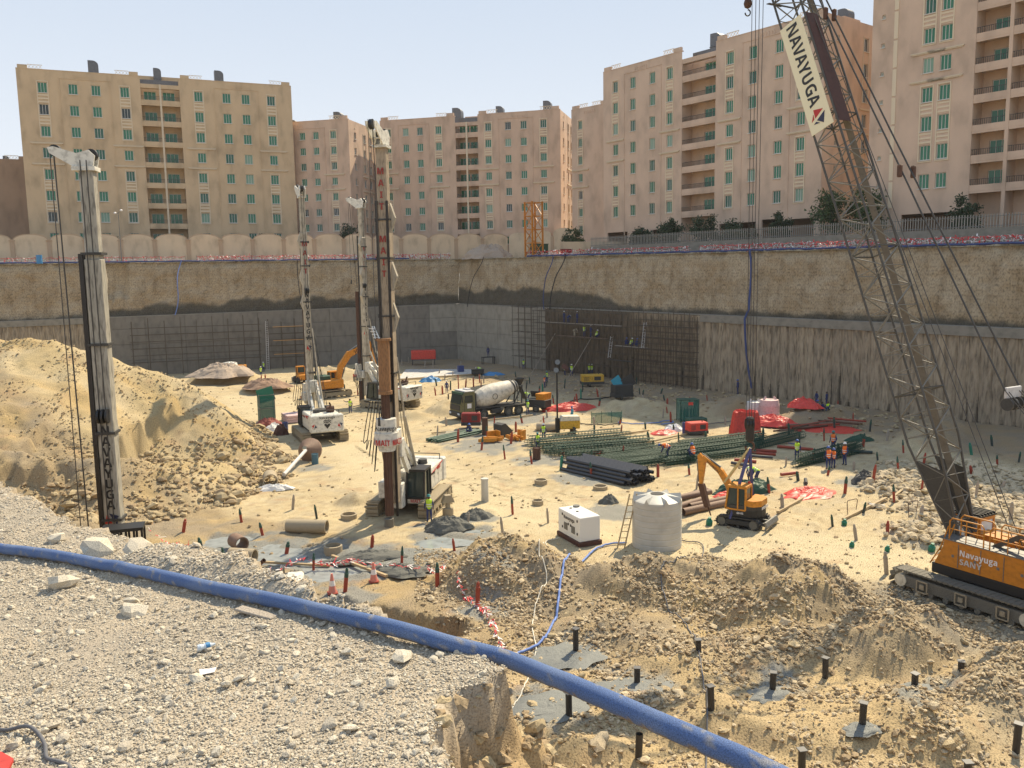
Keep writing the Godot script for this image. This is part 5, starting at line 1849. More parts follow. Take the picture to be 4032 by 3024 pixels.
	var off: Vector3 = face * Vector3(0, 0, w * 0.5 + 0.02)
	var zc := fz + 0.25
	if o.has("navayuga"):
		text(t, "lettering", "N\nA\nV\nA\nY\nU\nG\nA", o.get("cap", 0.46), Vector3(0, o.navayuga, zc) + off, face, "black_paint", o.get("gap", -10.0))
		diamond(t, Vector3(0, o.navayuga - o.get("drop", 3.1), zc) + off, face, 0.5, 0.5)
	if o.has("mait"):
		text(t, "lettering", "M\nA\nI\nT", o.get("cap2", 0.42), Vector3(0, o.mait, zc) + off, face, "faded_red", 6.0)
	if o.has("mait2"):
		text(t, "lettering", "M\nA\nI\nT", o.get("cap2", 0.42), Vector3(0, o.mait2, zc) + off, face, "faded_red", 6.0)
	var pul := MB.new()
	pul.xf = Transform3D(face, Vector3(0, o.get("block", 14.2), zc))
	for k in 3:
		pul.tube(Vector3(-0.2 + 0.16 * k, 0, w * 0.5 + 0.12), Vector3(-0.12 + 0.16 * k, 0, w * 0.5 + 0.12), 0.28, -1, 14)
	P(t, "rope_block", pul, "black_paint")
	return t

func rigs() -> void:
	drilling_rig("white piling rig seen from behind with its rear counterweight facing the camera", Vector3(-20.15, 0, -86), 0.42, {"h": 24.4, "navayuga": 11.6, "mait": 17.3, "cap": 0.44, "cap2": 0.48, "block": 14.1, "kelly_top": 13.0, "kelly_bottom": 1.0, "head_y": 3.2, "aux": 5.0, "w": 0.62})
	drilling_rig("white piling rig farthest back, turned left behind the tallest mast", Vector3(-17.5, 0, -103.2), 1.0, {"h": 24.6, "navayuga": 11.8, "mait": 17.3, "cap": 0.44, "cap2": 0.46, "block": 14.3, "kelly_top": 13.6, "kelly_bottom": 0.4, "head_y": 3.4, "aux": 15.0, "w": 0.66, "text_yaw": -0.6})
	drilling_rig("white piling rig facing the camera in the middle, its drill bar on the ground", Vector3(-7.6, 0, -53.2), 2.96, {"h": 24.4, "w": 0.78, "mait": 16.6, "mait2": 20.6, "cap2": 0.38, "hose": -1.0, "text_yaw": PI, "kelly_top": 11.6, "kelly_bottom": 0.7, "head_y": 5.2, "collar": true, "aux": 7.0, "cab": -1.0, "lug": -1.0, "block": 8.0, "paint": "white_worn"})
	drilling_rig("pale grey telescopic mast of the nearest rig rising behind the ledge", Vector3(-16.33, 0, -34.0), 1.72, {"plain": true, "head": 0.62, "gap": -16.0, "text_yaw": -PI / 2, "lug": 1.0, "h": 21.0, "navayuga": 8.1, "cap": 0.36, "drop": 2.1, "block": 10.2, "kelly_top": 4.0, "kelly_bottom": 1.0, "head_y": 1.8, "aux": 5.2, "w": 0.64, "paint": "mast_grey"})
	# rack standing at the foot of the nearest mast
	var rk := thing("steel_rack", "black steel rack of upright bars beside the nearest mast", "rack", Vector3(-15.1, 0, -32.6), 0.3)
	var m := MB.new()
	m.bx(0, 6.0, 0, 1.5, 0.12, 0.9)
	m.bx(0, 3.0, 0, 1.5, 0.12, 0.9)
	P(rk, "frame", m, "black_paint")
	for k in 6:
		for s in [-1, 1]:
			var q := MB.new()
			q.bx(-0.7 + 0.28 * k, 2.98, s * 0.42, 0.08, 5.94, 0.08)
			P(rk, "bar", q, "black_paint")

# ---------------------------------------------------------------- lattice crawler crane
func crane() -> void:
	var foot := Vector3(21.3, 2.5, -39.8)
	var tip := Vector3(14.3, 36.9, -51.6)
	var fw := Vector3(tip.x - foot.x, 0, tip.z - foot.z).normalized()
	var yaw := atan2(-fw.x, -fw.z)
	var base := foot - fw * 1.25
	var gy := hz(base.x, base.z)
	var t := thing("crawler_crane", "orange crawler crane with long dark lattice boom at the right edge", "crane", Vector3(base.x, 0.05, base.z), yaw)
	var inv := t.transform.affine_inverse()
	for s in [-1, 1]:
		track(t, s * 1.95, 7.0, 1.05, 0.8, "track_grey", "cream_paint", 0.26, 0.29)
		for k in 3:
			var fr := MB.new()
			var zz := -1.8 + k * 1.9
			for e in [[0, 0.26, 0.52, 0.07], [0, -0.26, 0.52, 0.07]]:
				fr.bx(s * 2.36, 0.52 + e[1], zz, 0.05, 0.06, 0.52)
			fr.bx(s * 2.36, 0.52, zz - 0.26, 0.05, 0.52, 0.06)
			fr.bx(s * 2.36, 0.52, zz + 0.26, 0.05, 0.52, 0.06)
			fr.bx(s * 2.36, 0.52, zz, 0.06, 0.22, 0.22)
			P(t, "track_bracket", fr, "pipe_buff")
	var u := MB.new()
	u.cb(0, 0.75, 0, 3.2, 0.55, 2.4, 0.05)
	u.tube(Vector3(0, 0.9, 0), Vector3(0, 1.25, 0), 1.2, -1, 24)
	P(t, "undercarriage", u, "steel_dark")
	var fl := MB.new()
	fl.cb(0, 1.35, 1.6, 3.1, 0.5, 7.0, 0.05)
	P(t, "deck_frame", fl, "black_paint")
	# left side engine house with sloping front
	for s in [-1, 1]:
		var h := MB.new()
		h.prism(Transform3D(Basis(Vector3.UP, PI / 2), Vector3(s * 1.05, 1.6, 0)), PackedVector2Array([Vector2(1.75, 0), Vector2(1.2, 1.25), Vector2(-5.0, 1.25), Vector2(-5.0, 0)]), 1.0)
		P(t, "machine_house", h, "crane_orange")
		for k in 5:
			var d := MB.new()
			d.bx(s * 1.56, 2.2, -0.6 + k * 1.05, 0.02, 1.1, 0.03)
			d.cb(s * 1.565, 2.15, -0.85 + k * 1.05, 0.03, 0.12, 0.12, 0.01)
			P(t, "door_seam", d, "steel_grey")
	text(t, "lettering", "Navayuga", 0.27, Vector3(-1.57, 2.38, 0.35), Basis(Vector3.UP, -PI / 2), "tape_white")
	text(t, "lettering", "SANY", 0.26, Vector3(-1.57, 1.98, 0.0), Basis(Vector3.UP, -PI / 2), "bag_grey", 0.0, 1.15)
	var cat := MB.new()
	cat.bx(-1.05, 2.88, 1.6, 1.1, 0.05, 6.4)
	P(t, "catwalk", cat, "steel_grey")
	# railings
	for s in [-1.5, -0.62]:
		for k in 3:
			var r := MB.new()
			var z0 := -1.1 + k * 1.9
			r.path(PackedVector3Array([Vector3(s, 2.88, z0), Vector3(s, 3.75, z0), Vector3(s, 3.9, z0 + 0.12), Vector3(s, 3.9, z0 + 1.5), Vector3(s, 3.75, z0 + 1.62), Vector3(s, 2.88, z0 + 1.62)]), 0.035, 6)
			r.tube(Vector3(s, 3.4, z0), Vector3(s, 3.4, z0 + 1.62), 0.025, -1, 6)
			r.tube(Vector3(s, 2.88, z0 + 0.8), Vector3(s, 3.88, z0 + 0.8), 0.025, -1, 6)
			P(t, "handrail", r, "orange_paint")
	var ld := MB.new()
	ld.path(PackedVector3Array([Vector3(-1.5, 1.5, -2.0), Vector3(-1.5, 2.4, -1.5), Vector3(-1.5, 3.5, -1.15)]), 0.03, 6)
	ld.path(PackedVector3Array([Vector3(-1.05, 1.5, -2.0), Vector3(-1.05, 2.4, -1.5), Vector3(-1.05, 3.5, -1.15)]), 0.03, 6)
	for k in 4:
		ld.tube(Vector3(-1.5, 1.6 + 0.3 * k, -1.95 + 0.16 * k), Vector3(-1.05, 1.6 + 0.3 * k, -1.95 + 0.16 * k), 0.02, -1, 6)
	P(t, "ladder", ld, "orange_paint")
	cab(t, 1.35, 1.7, -1.9, 1.1, 1.7, 1.7, "crane_orange", "plastic_clear")
	var shade := MB.new()
	shade.bx(1.35, 3.55, -2.0, 1.5, 0.08, 2.0)
	for k in 6:
		shade.bx(1.35 - 0.6 + 0.24 * k, 3.63, -2.0, 0.06, 0.1, 2.0)
	P(t, "cab_guard", shade, "black_paint")
	var wn := MB.new()
	wn.tube(Vector3(-0.7, 2.2, 1.0), Vector3(0.7, 2.2, 1.0), 0.45, -1, 18)
	wn.tube(Vector3(-0.7, 2.2, 2.4), Vector3(0.7, 2.2, 2.4), 0.45, -1, 18)
	wn.tube(Vector3(0.1, 3.0, 3.6), Vector3(0.9, 3.0, 3.6), 0.2, -1, 12)
	P(t, "winch", wn, "steel_dark")
	var cwt := MB.new()
	for k in 3:
		cwt.cb(0, 1.7 + 0.55 * k, 5.1, 3.4, 0.5, 1.3, 0.06)
	P(t, "counterweight", cwt, "crane_orange")
	var fm := MB.new()
	for s in [-1, 1]:
		fm.bar(Vector3(s * 0.9, 1.7, -1.0), Vector3(s * 0.8, 5.6, 4.6), 0.2)
		fm.bar(Vector3(s * 0.8, 5.6, 4.6), Vector3(s * 0.9, 1.8, 4.9), 0.2)
	P(t, "gantry", fm, "boom_grey")
	var eq := MB.new()
	eq.bx(0, 5.6, 4.6, 2.0, 0.5, 0.5)
	P(t, "gantry_head", eq, "white_clean")
	# boom: four chords with lacing in each bay
	var bf: Vector3 = inv * foot
	var bt: Vector3 = inv * tip
	var axis := (bt - bf).normalized()
	var side := Vector3.RIGHT
	var nrm := side.cross(axis).normalized()
	var blen := bf.distance_to(bt)
	var sec := func(q: float) -> Vector2:   # half widths at distance q
		if q < 5.0:
			return Vector2(lerpf(0.62, 0.85, q / 5.0), lerpf(0.18, 0.8, q / 5.0))
		if q > blen - 5.0:
			return Vector2(lerpf(0.85, 0.4, (q - blen + 5.0) / 5.0), lerpf(0.8, 0.3, (q - blen + 5.0) / 5.0))
		return Vector2(0.85, 0.8)
	var pt := func(q: float, a: float, b: float) -> Vector3:
		var s: Vector2 = sec.call(q)
		return bf + axis * q + side * s.x * a + nrm * s.y * b
	for k in 4:
		var a := 1.0 if k & 1 else -1.0
		var b := 1.0 if k & 2 else -1.0
		var m := MB.new()
		m.tube(pt.call(0.0, a, b), pt.call(5.0, a, b), 0.06, -1, 8)
		m.tube(pt.call(5.0, a, b), pt.call(blen - 5.0, a, b), 0.06, -1, 8)
		m.tube(pt.call(blen - 5.0, a, b), pt.call(blen, a, b), 0.07, -1, 8)
		P(t, "boom_chord", m, "boom_grey")
	var bays := 35
	for i in bays:
		var q0 := blen * i / bays
		var q1 := blen * (i + 1) / bays
		var m := MB.new()
		for f in 4:
			var c0: Vector2 = [Vector2(-1, -1), Vector2(1, -1), Vector2(1, 1), Vector2(-1, 1)][f]
			var c1: Vector2 = [Vector2(1, -1), Vector2(1, 1), Vector2(-1, 1), Vector2(-1, -1)][f]
			var flip := (i + f) % 2 == 0
			var from := c0 if flip else c1
			var to := c1 if flip else c0
			m.tube(pt.call(q0, from.x, from.y), pt.call(q1, to.x, to.y), 0.036, -1, 6)
			m.tube(pt.call(q1, c0.x, c0.y), pt.call(q1, c1.x, c1.y), 0.026, -1, 5)
			if i % 7 == 0 or i % 7 == 6:
				m.tube(pt.call(q0 if i % 7 == 0 else q1, c0.x, c0.y), pt.call(q0 if i % 7 == 0 else q1, c1.x, c1.y), 0.045, -1, 6)
		P(t, "boom_lacing", m, "boom_lace")
	var plate := MB.new()
	for s in [-1, 1]:
		plate.quad(pt.call(0.2, s, -1.0), pt.call(0.2, s, 1.0), pt.call(3.4, s, 0.9), pt.call(4.2, s, -0.9))
		plate.quad(pt.call(4.2, s * 1.03, -0.9), pt.call(3.4, s * 1.03, 0.9), pt.call(0.2, s * 1.03, 1.0), pt.call(0.2, s * 1.03, -1.0))
	P(t, "boom_foot_plate", plate, "steel_dark")
	var walk := MB.new()
	walk.bar(pt.call(1.0, 0.35, 0.9), pt.call(blen - 4.0, 0.35, 0.9), 0.36, 0.05)
	P(t, "boom_walkway", walk, "boom_walk")
	for k in 10:
		var rg := MB.new()
		var q := blen * 0.80 + k * 0.55
		rg.bar(pt.call(q, -1.5, -1.05), pt.call(q, -0.2, -1.05), 0.22, 0.03)
		P(t, "boom_rung", rg, "boom_grey")
	# rear stays and ropes to the gantry
	var st := pt.call(blen * 0.985, 0.0, 1.0) as Vector3
	for s in [-0.5, 0.5]:
		rope(t, [st + Vector3(s * 0.5, 0, 0), st.lerp(Vector3(s * 1.2, 9.9, 0.6), 0.55), Vector3(s * 1.2, 9.9, 0.6)], 0.045, "rope_steel", "pendant_rope")
		for j in 2:
			rope(t, [Vector3(s * (1.2 - 0.4 * j), 9.9, 0.6), Vector3(s * (1.4 - 0.4 * j), 5.8, 4.6)], 0.02, "rope_steel", "luffing_rope")
		rope(t, [pt.call(blen * 0.99, s, 1.0), Vector3(s * 0.5, 2.6, 1.4)], 0.022, "rope_steel", "hoist_rope")
		for q in [0.30, 0.62]:
			var lk := MB.new()
			var p := st.lerp(Vector3(s * 1.2, 9.9, 0.6), q) + Vector3(s * 0.3, 0, 0)
			lk.cb(p.x, p.y, p.z, 0.22, 0.6, 0.22, 0.05)
			P(t, "pendant_link", lk, "rust")
	var bl := MB.new()
	bl.cb(0, 9.8, 0.6, 1.2, 0.5, 0.12, 0.03)
	P(t, "bridle_block", bl, "bag_grey")
	for k in 4:
		var sv := MB.new()
		sv.tube(Vector3(-0.6 + 0.4 * k, 9.3, 0.7), Vector3(-0.5 + 0.4 * k, 9.3, 0.7), 0.28, -1, 14)
		P(t, "bridle_sheave", sv, "steel_dark")
	var tipm := MB.new()
	for s in [-0.3, 0.3]:
		tipm.tube(bt + Vector3(s, 0, 0), bt + Vector3(s + 0.12, 0, 0), 0.4, -1, 16)
	P(t, "tip_sheave", tipm, "steel_dark")
	# banner hung on the left face of the boom
	var q0 := blen * 0.585
	var q1 := blen * 0.755
	var bn := MB.new()
	var bc: Vector3 = bf + axis * ((q0 + q1) / 2) - side * 0.97 - nrm * 0.1
	var bb := Basis(nrm, axis, nrm.cross(axis))
	bn.box(Transform3D(bb, bc), Vector3(1.45, q1 - q0, 0.03))
	P(t, "banner", bn, "sign_face")
	text(t, "lettering", "NAVAYUGA", 0.70, bc - side * 0.025 + axis * 0.62, banner_basis(axis, side, nrm), "black_paint", 0.0, 0.92)
	diamond(t, bc - side * 0.025 - axis * ((q1 - q0) * 0.5 - 0.75), banner_basis(axis, side, nrm), 0.8, 0.4)
	var bk := MB.new()
	bk.box(Transform3D(bb, bc + side * 0.6 + nrm * 0.95), Vector3(0.03, q1 - q0, 0.9))
	P(t, "banner_back", bk, "rust_sheet")
	# hook block, its falls and the lifted excavator's slings hang from the tip
	var hook := thing("hook_block", "black crane hook block hanging above the small excavator", "hook", Vector3(tip.x, 5.0, tip.z))
	for k in 4:
		rope(hook, [Vector3(-0.24 + 0.16 * k, 1.6, 0.1 * (k % 2)), Vector3(-0.33 + 0.22 * k, tip.y - 5.2, 0)], 0.02, "rope_steel", "hoist_fall")
	var hb := MB.new()
	hb.cb(0, 0.9, 0, 0.5, 1.5, 0.36, 0.1)
	P(hook, "block", hb, "grease")
	for k in 3:
		var sv := MB.new()
		sv.tube(Vector3(-0.25 + 0.18 * k, 1.2, -0.05), Vector3(-0.15 + 0.18 * k, 1.2, -0.05), 0.32, -1, 16)
		P(hook, "sheave", sv, "black_paint")
	var hk := MB.new()
	var hp := PackedVector3Array()
	for k in 11:
		var a := PI * 0.5 - k * PI * 1.5 / 10.0
		hp.append(Vector3(cos(a) * 0.26, -0.15 + sin(a) * 0.28, 0))
	hk.path(hp, 0.07, 8)
	hk.tube(Vector3(0, 0.1, 0), Vector3(0, 0.3, 0), 0.09, -1, 8)
	P(hook, "hook", hk, "rust")
	# spare hook just visible at the top
	var aux := thing("hook_ball", "small auxiliary hook ball high beside the hoist ropes", "hook", Vector3(13.75, 30.4, -51.6))
	rope(aux, [Vector3(0, 0.3, 0), Vector3(0.3, 6.3, 0)], 0.025)
	var ab := MB.new()
	ab.lathe(Transform3D(), PackedVector2Array([Vector2(0, -0.3), Vector2(0.18, -0.2), Vector2(0.24, 0), Vector2(0.18, 0.2), Vector2(0, 0.3)]), 12)
	P(aux, "ball", ab, "rust")
	var ah := MB.new()
	var ap := PackedVector3Array()
	for k in 9:
		var a := PI * 0.5 - k * PI * 1.5 / 8.0
		ap.append(Vector3(cos(a) * 0.15, -0.5 + sin(a) * 0.17, 0))
	ah.path(ap, 0.04, 6)
	P(aux, "hook", ah, "black_paint")

func banner_basis(axis: Vector3, side: Vector3, nrm: Vector3) -> Basis:   # reads downwards along the boom, seen from its left
	var x := -axis
	var z := -side
	return Basis(x, z.cross(x), z)

# ---------------------------------------------------------------- excavators
func mini_excavator() -> void:
	var p := on(13.95, -51.5)
	var t := thing("mini_excavator", "small orange excavator hung in blue slings below the crane hook", "excavator", p, 0.95)
	for s in [-1, 1]:
		track(t, s * 0.82, 2.6, 0.62, 0.42, "steel_dark", "track_grey", 0.14)
	var u := MB.new()
	u.cb(0, 0.42, 0, 1.2, 0.3, 1.3, 0.04)
	u.tube(Vector3(0, 0.5, 0), Vector3(0, 0.72, 0), 0.5, -1, 18)
	P(t, "undercarriage", u, "steel_dark")
	var bl := MB.new()
	bl.prism(Transform3D(Basis(Vector3.UP, PI / 2), Vector3(0, 0.12, 1.65)), PackedVector2Array([Vector2(0, 0), Vector2(-0.08, 0.2), Vector2(0.0, 0.46), Vector2(-0.1, 0.46), Vector2(-0.2, 0.2), Vector2(-0.1, 0)]), 2.0)
	for s in [-1, 1]:
		bl.bar(Vector3(s * 0.4, 0.35, 0.6), Vector3(s * 0.4, 0.3, 1.65), 0.12)
	P(t, "dozer_blade", bl, "steel_grey")
	# house: rounded tail with a black band
	var tail := func(y0: float, y1: float, r: float) -> PackedVector2Array:
		var o := PackedVector2Array([Vector2(-0.95, 0.55), Vector2(-0.95, -0.5)])
		for k in 9:
			var a := PI + PI * k / 8.0
			o.append(Vector2(cos(a) * 0.95, -0.5 + sin(a) * r))
		o.append(Vector2(0.95, 0.55))
		return o
	var flat := Basis(Vector3.RIGHT, -PI / 2)
	var sk := MB.new()
	sk.prism(Transform3D(flat, Vector3(0, 0.92, 0)), tail.call(0, 0, 0.85), 0.42)
	P(t, "lower_house", sk, "black_paint")
	var bd := MB.new()
	bd.prism(Transform3D(flat, Vector3(0, 1.26, 0)), tail.call(0, 0, 0.82), 0.26)
	P(t, "black_band", bd, "steel_dark")
	var hs := MB.new()
	hs.prism(Transform3D(flat, Vector3(0, 1.55, 0.35)), PackedVector2Array([Vector2(-0.93, -0.05), Vector2(-0.9, -0.6), Vector2(-0.5, -0.95), Vector2(0.5, -0.95), Vector2(0.9, -0.6), Vector2(0.93, -0.05)]), 0.36)
	hs.cb(0.45, 1.5, -0.5, 0.95, 0.5, 1.0, 0.08)
	P(t, "engine_cover", hs, "orange_paint")
	text(t, "lettering", "HYUNDAI", 0.17, Vector3(0.0, 1.26, 1.34), Basis(), "tape_white")
	for k in 2:
		var sy := -1.0 if k == 0 else 1.0
		text(t, "lettering", "60-9S", 0.12, Vector3(sy * 0.955, 0.92, 0.15), Basis(Vector3.UP, sy * PI / 2), "tape_white")
	cab(t, -0.45, 1.12, -0.15, 0.92, 1.35, 1.25, "orange_paint")
	# boom, stick and hydraulic breaker
	var bm := MB.new()
	bm.prism(Transform3D(Basis(Vector3.UP, PI / 2), Vector3(0.3, 0, 0)), PackedVector2Array([Vector2(0.55, 1.15), Vector2(0.85, 1.1), Vector2(1.25, 2.2), Vector2(1.75, 2.95), Vector2(2.75, 3.75), Vector2(2.7, 3.95), Vector2(1.45, 3.15), Vector2(0.95, 2.45)]), 0.26)
	P(t, "boom", bm, "orange_paint")
	text(t, "lettering", "HYUNDAI", 0.16, Vector3(0.165, 3.28, -2.05), Basis(Vector3.UP, -PI / 2) * Basis(Vector3(0, 0, 1), -0.66), "black_paint")
	var sm := MB.new()
	sm.prism(Transform3D(Basis(Vector3.UP, PI / 2), Vector3(0.3, 0, 0)), PackedVector2Array([Vector2(2.55, 3.6), Vector2(2.95, 4.05), Vector2(3.1, 3.9), Vector2(2.95, 2.0), Vector2(2.78, 2.0)]), 0.2)
	P(t, "stick", sm, "orange_paint")
	for q in [[Vector3(0.3, 1.5, -1.0), Vector3(0.3, 2.5, -1.4)], [Vector3(0.3, 3.3, -1.6), Vector3(0.3, 4.05, -2.85)], [Vector3(0.3, 3.6, -3.12), Vector3(0.3, 2.2, -3.05)]]:
		var rm := MB.new()
		rm.tube(q[0], (q[0] + q[1]) / 2, 0.065, -1, 8)
		rm.tube((q[0] + q[1]) / 2, q[1], 0.035, -1, 8)
		P(t, "ram", rm, "steel_grey")
	var br := MB.new()
	br.prism(Transform3D(Basis(Vector3.UP, PI / 2), Vector3(0.3, 0, 0)), PackedVector2Array([Vector2(3.05, 2.1), Vector2(2.68, 2.1), Vector2(2.3, 0.7), Vector2(2.5, 0.62), Vector2(2.62, 0.7)]), 0.32)
	br.tube(Vector3(0.3, 0.7, -2.42), Vector3(0.3, 0.12, -2.2), 0.06, 0.04, 8)
	P(t, "breaker", br, "rust")
	var bc := MB.new()
	bc.lathe(Transform3D(Basis(), Vector3(0.1, 2.55, 0.3)), PackedVector2Array([Vector2(0.08, 0), Vector2(0.08, 0.12), Vector2(0, 0.16)]), 10)
	P(t, "beacon", bc, "tarp_red")
	# slings from the hook: things of their own
	var hk := Vector3(14.3, 4.72, -51.6)
	var ends := [[t.transform * Vector3(-0.95, 0.5, -0.5), "sling_blue", "broad blue sling from the hook down the excavator's near side"], [t.transform * Vector3(0.95, 0.45, 0.3), "sling_blue", "blue sling from the hook down the excavator's far side"], [t.transform * Vector3(0.3, 2.4, -1.3), "sling_tan", "tan sling from the hook to the excavator's boom"]]
	for e in ends:
		var m := MB.new()
		var q: Vector3 = e[0]
		m.bar(hk, q, 0.32, 0.12)
		solo("sling", m, e[1], e[2], "sling")

func big_excavator() -> void:
	var t := thing("excavator", "orange excavator behind the rigs with its boom raised to the right", "excavator", on(-23.4, -111.5), -0.95)
	for s in [-1, 1]:
		track(t, s * 1.25, 4.4, 0.95, 0.6, "track_dust", "track_dust", 0.2)
	var u := MB.new()
	u.cb(0, 0.7, 0, 1.9, 0.5, 2.0, 0.05)
	u.tube(Vector3(0, 0.8, 0), Vector3(0, 1.15, 0), 0.8, -1, 18)
	P(t, "undercarriage", u, "steel_dark")
	var b := MB.new()
	b.cb(0.4, 1.75, 0.4, 2.0, 1.1, 3.2, 0.1)
	P(t, "house", b, "orange_paint")
	var c := MB.new()
	c.cb(0, 1.65, 2.35, 2.8, 1.1, 0.9, 0.22)
	P(t, "counterweight", c, "orange_paint")
	text(t, "lettering", "Navayuga", 0.22, Vector3(0, 1.5, 2.815), Basis(), "black_paint")
	var en := MB.new()
	en.cb(-0.1, 2.55, 1.1, 1.7, 0.6, 1.6, 0.08)
	P(t, "engine_cover", en, "green_dark")
	cab(t, -0.9, 1.3, -1.0, 1.0, 1.8, 1.6, "orange_paint")
	var bm := MB.new()
	bm.prism(Transform3D(Basis(Vector3.UP, PI / 2), Vector3(0.3, 0, 0)), PackedVector2Array([Vector2(0.4, 1.5), Vector2(1.0, 1.4), Vector2(1.6, 3.6), Vector2(2.7, 5.0), Vector2(5.6, 6.3), Vector2(5.5, 6.75), Vector2(2.3, 5.7), Vector2(1.0, 4.0)]), 0.5)
	P(t, "boom", bm, "orange_paint")
	text(t, "lettering", "JCB", 0.42, Vector3(0.3 + 0.27, 5.75, -3.7), Basis(Vector3.UP, PI / 2) * Basis(Vector3(0, 0, 1), 0.42), "black_paint")
	text(t, "lettering", "JCB", 0.42, Vector3(0.3 - 0.27, 5.75, -3.7), Basis(Vector3.UP, -PI / 2) * Basis(Vector3(0, 0, 1), -0.42), "black_paint")
	var sm := MB.new()
	sm.prism(Transform3D(Basis(Vector3.UP, PI / 2), Vector3(0.3, 0, 0)), PackedVector2Array([Vector2(5.0, 7.1), Vector2(5.6, 6.9), Vector2(6.6, 3.0), Vector2(6.2, 2.9)]), 0.4)
	P(t, "stick", sm, "orange_paint")
	var bk := MB.new()
	bk.prism(Transform3D(Basis(Vector3.UP, PI / 2), Vector3(0.3, 0, 0)), PackedVector2Array([Vector2(6.7, 3.1), Vector2(5.9, 2.9), Vector2(5.2, 2.0), Vector2(5.5, 1.3), Vector2(6.3, 1.3), Vector2(6.9, 2.0)]), 1.1)
	P(t, "bucket", bk, "steel_grey")
	for q in [[Vector3(0.3, 2.0, -1.2), Vector3(0.3, 4.6, -2.3)], [Vector3(0.3, 5.7, -2.5), Vector3(0.3, 7.1, -5.1)]]:
		var rm := MB.new()
		rm.tube(q[0], q[0].lerp(q[1], 0.55), 0.13, -1, 8)
		rm.tube(q[0].lerp(q[1], 0.55), q[1], 0.07, -1, 8)
		P(t, "ram", rm, "steel_grey")
	# a wheeled loader behind the second rig's mast
	var l := thing("loader", "small orange loader half hidden behind the rear-facing rig's mast", "loader", on(-31.0, -127.0), 0.5)
	l.scale = Vector3.ONE * 0.7
	var lb := MB.new()
	lb.cb(0, 1.3, 0.9, 1.9, 1.1, 2.2, 0.08)
	lb.cb(0, 1.0, -0.9, 1.7, 0.7, 1.6, 0.06)
	P(l, "body", lb, "orange_paint")
	cab(l, 0, 1.4, -0.5, 1.5, 2.0, 1.5, "orange_paint")
	for s in [-1, 1]:
		for z in [-1.2, 1.4]:
			var w := MB.new()
			w.tube(Vector3(s * 0.75, 0.7, z), Vector3(s * 1.2, 0.7, z), 0.7, -1, 18)
			P(l, "wheel", w, "rubber")
	var lk := MB.new()
	lk.bar(Vector3(-0.5, 1.4, -1.4), Vector3(-0.5, 0.6, -2.9), 0.2)
	lk.bar(Vector3(0.5, 1.4, -1.4), Vector3(0.5, 0.6, -2.9), 0.2)
	lk.cb(0, 0.55, -3.2, 2.3, 0.9, 0.8, 0.1)
	P(l, "bucket", lk, "steel_grey")

# ---------------------------------------------------------------- concrete mixer and its pump
func wheel(parent: Node3D, x: float, y: float, z: float, r: float, w: float) -> void:
	var m := MB.new()
	var tf := Transform3D(Basis(Vector3(0, 0, 1), PI / 2), Vector3(x, y, z))
	m.lathe(tf, PackedVector2Array([Vector2(r * 0.58, -w / 2), Vector2(r * 0.94, -w / 2), Vector2(r, -w * 0.35), Vector2(r, w * 0.35), Vector2(r * 0.94, w / 2), Vector2(r * 0.58, w / 2)]), 22)
	var o := P(parent, "wheel", m, "tyre")
	var h := MB.new()
	h.lathe(tf, PackedVector2Array([Vector2(0, -w * 0.42), Vector2(r * 0.2, -w * 0.42), Vector2(r * 0.3, -w * 0.25), Vector2(r * 0.58, -w * 0.3), Vector2(r * 0.58, w * 0.3), Vector2(r * 0.3, w * 0.25), Vector2(r * 0.2, w * 0.42), Vector2(0, w * 0.42)]), 18)
	P(o, "rim", h, "track_grey")

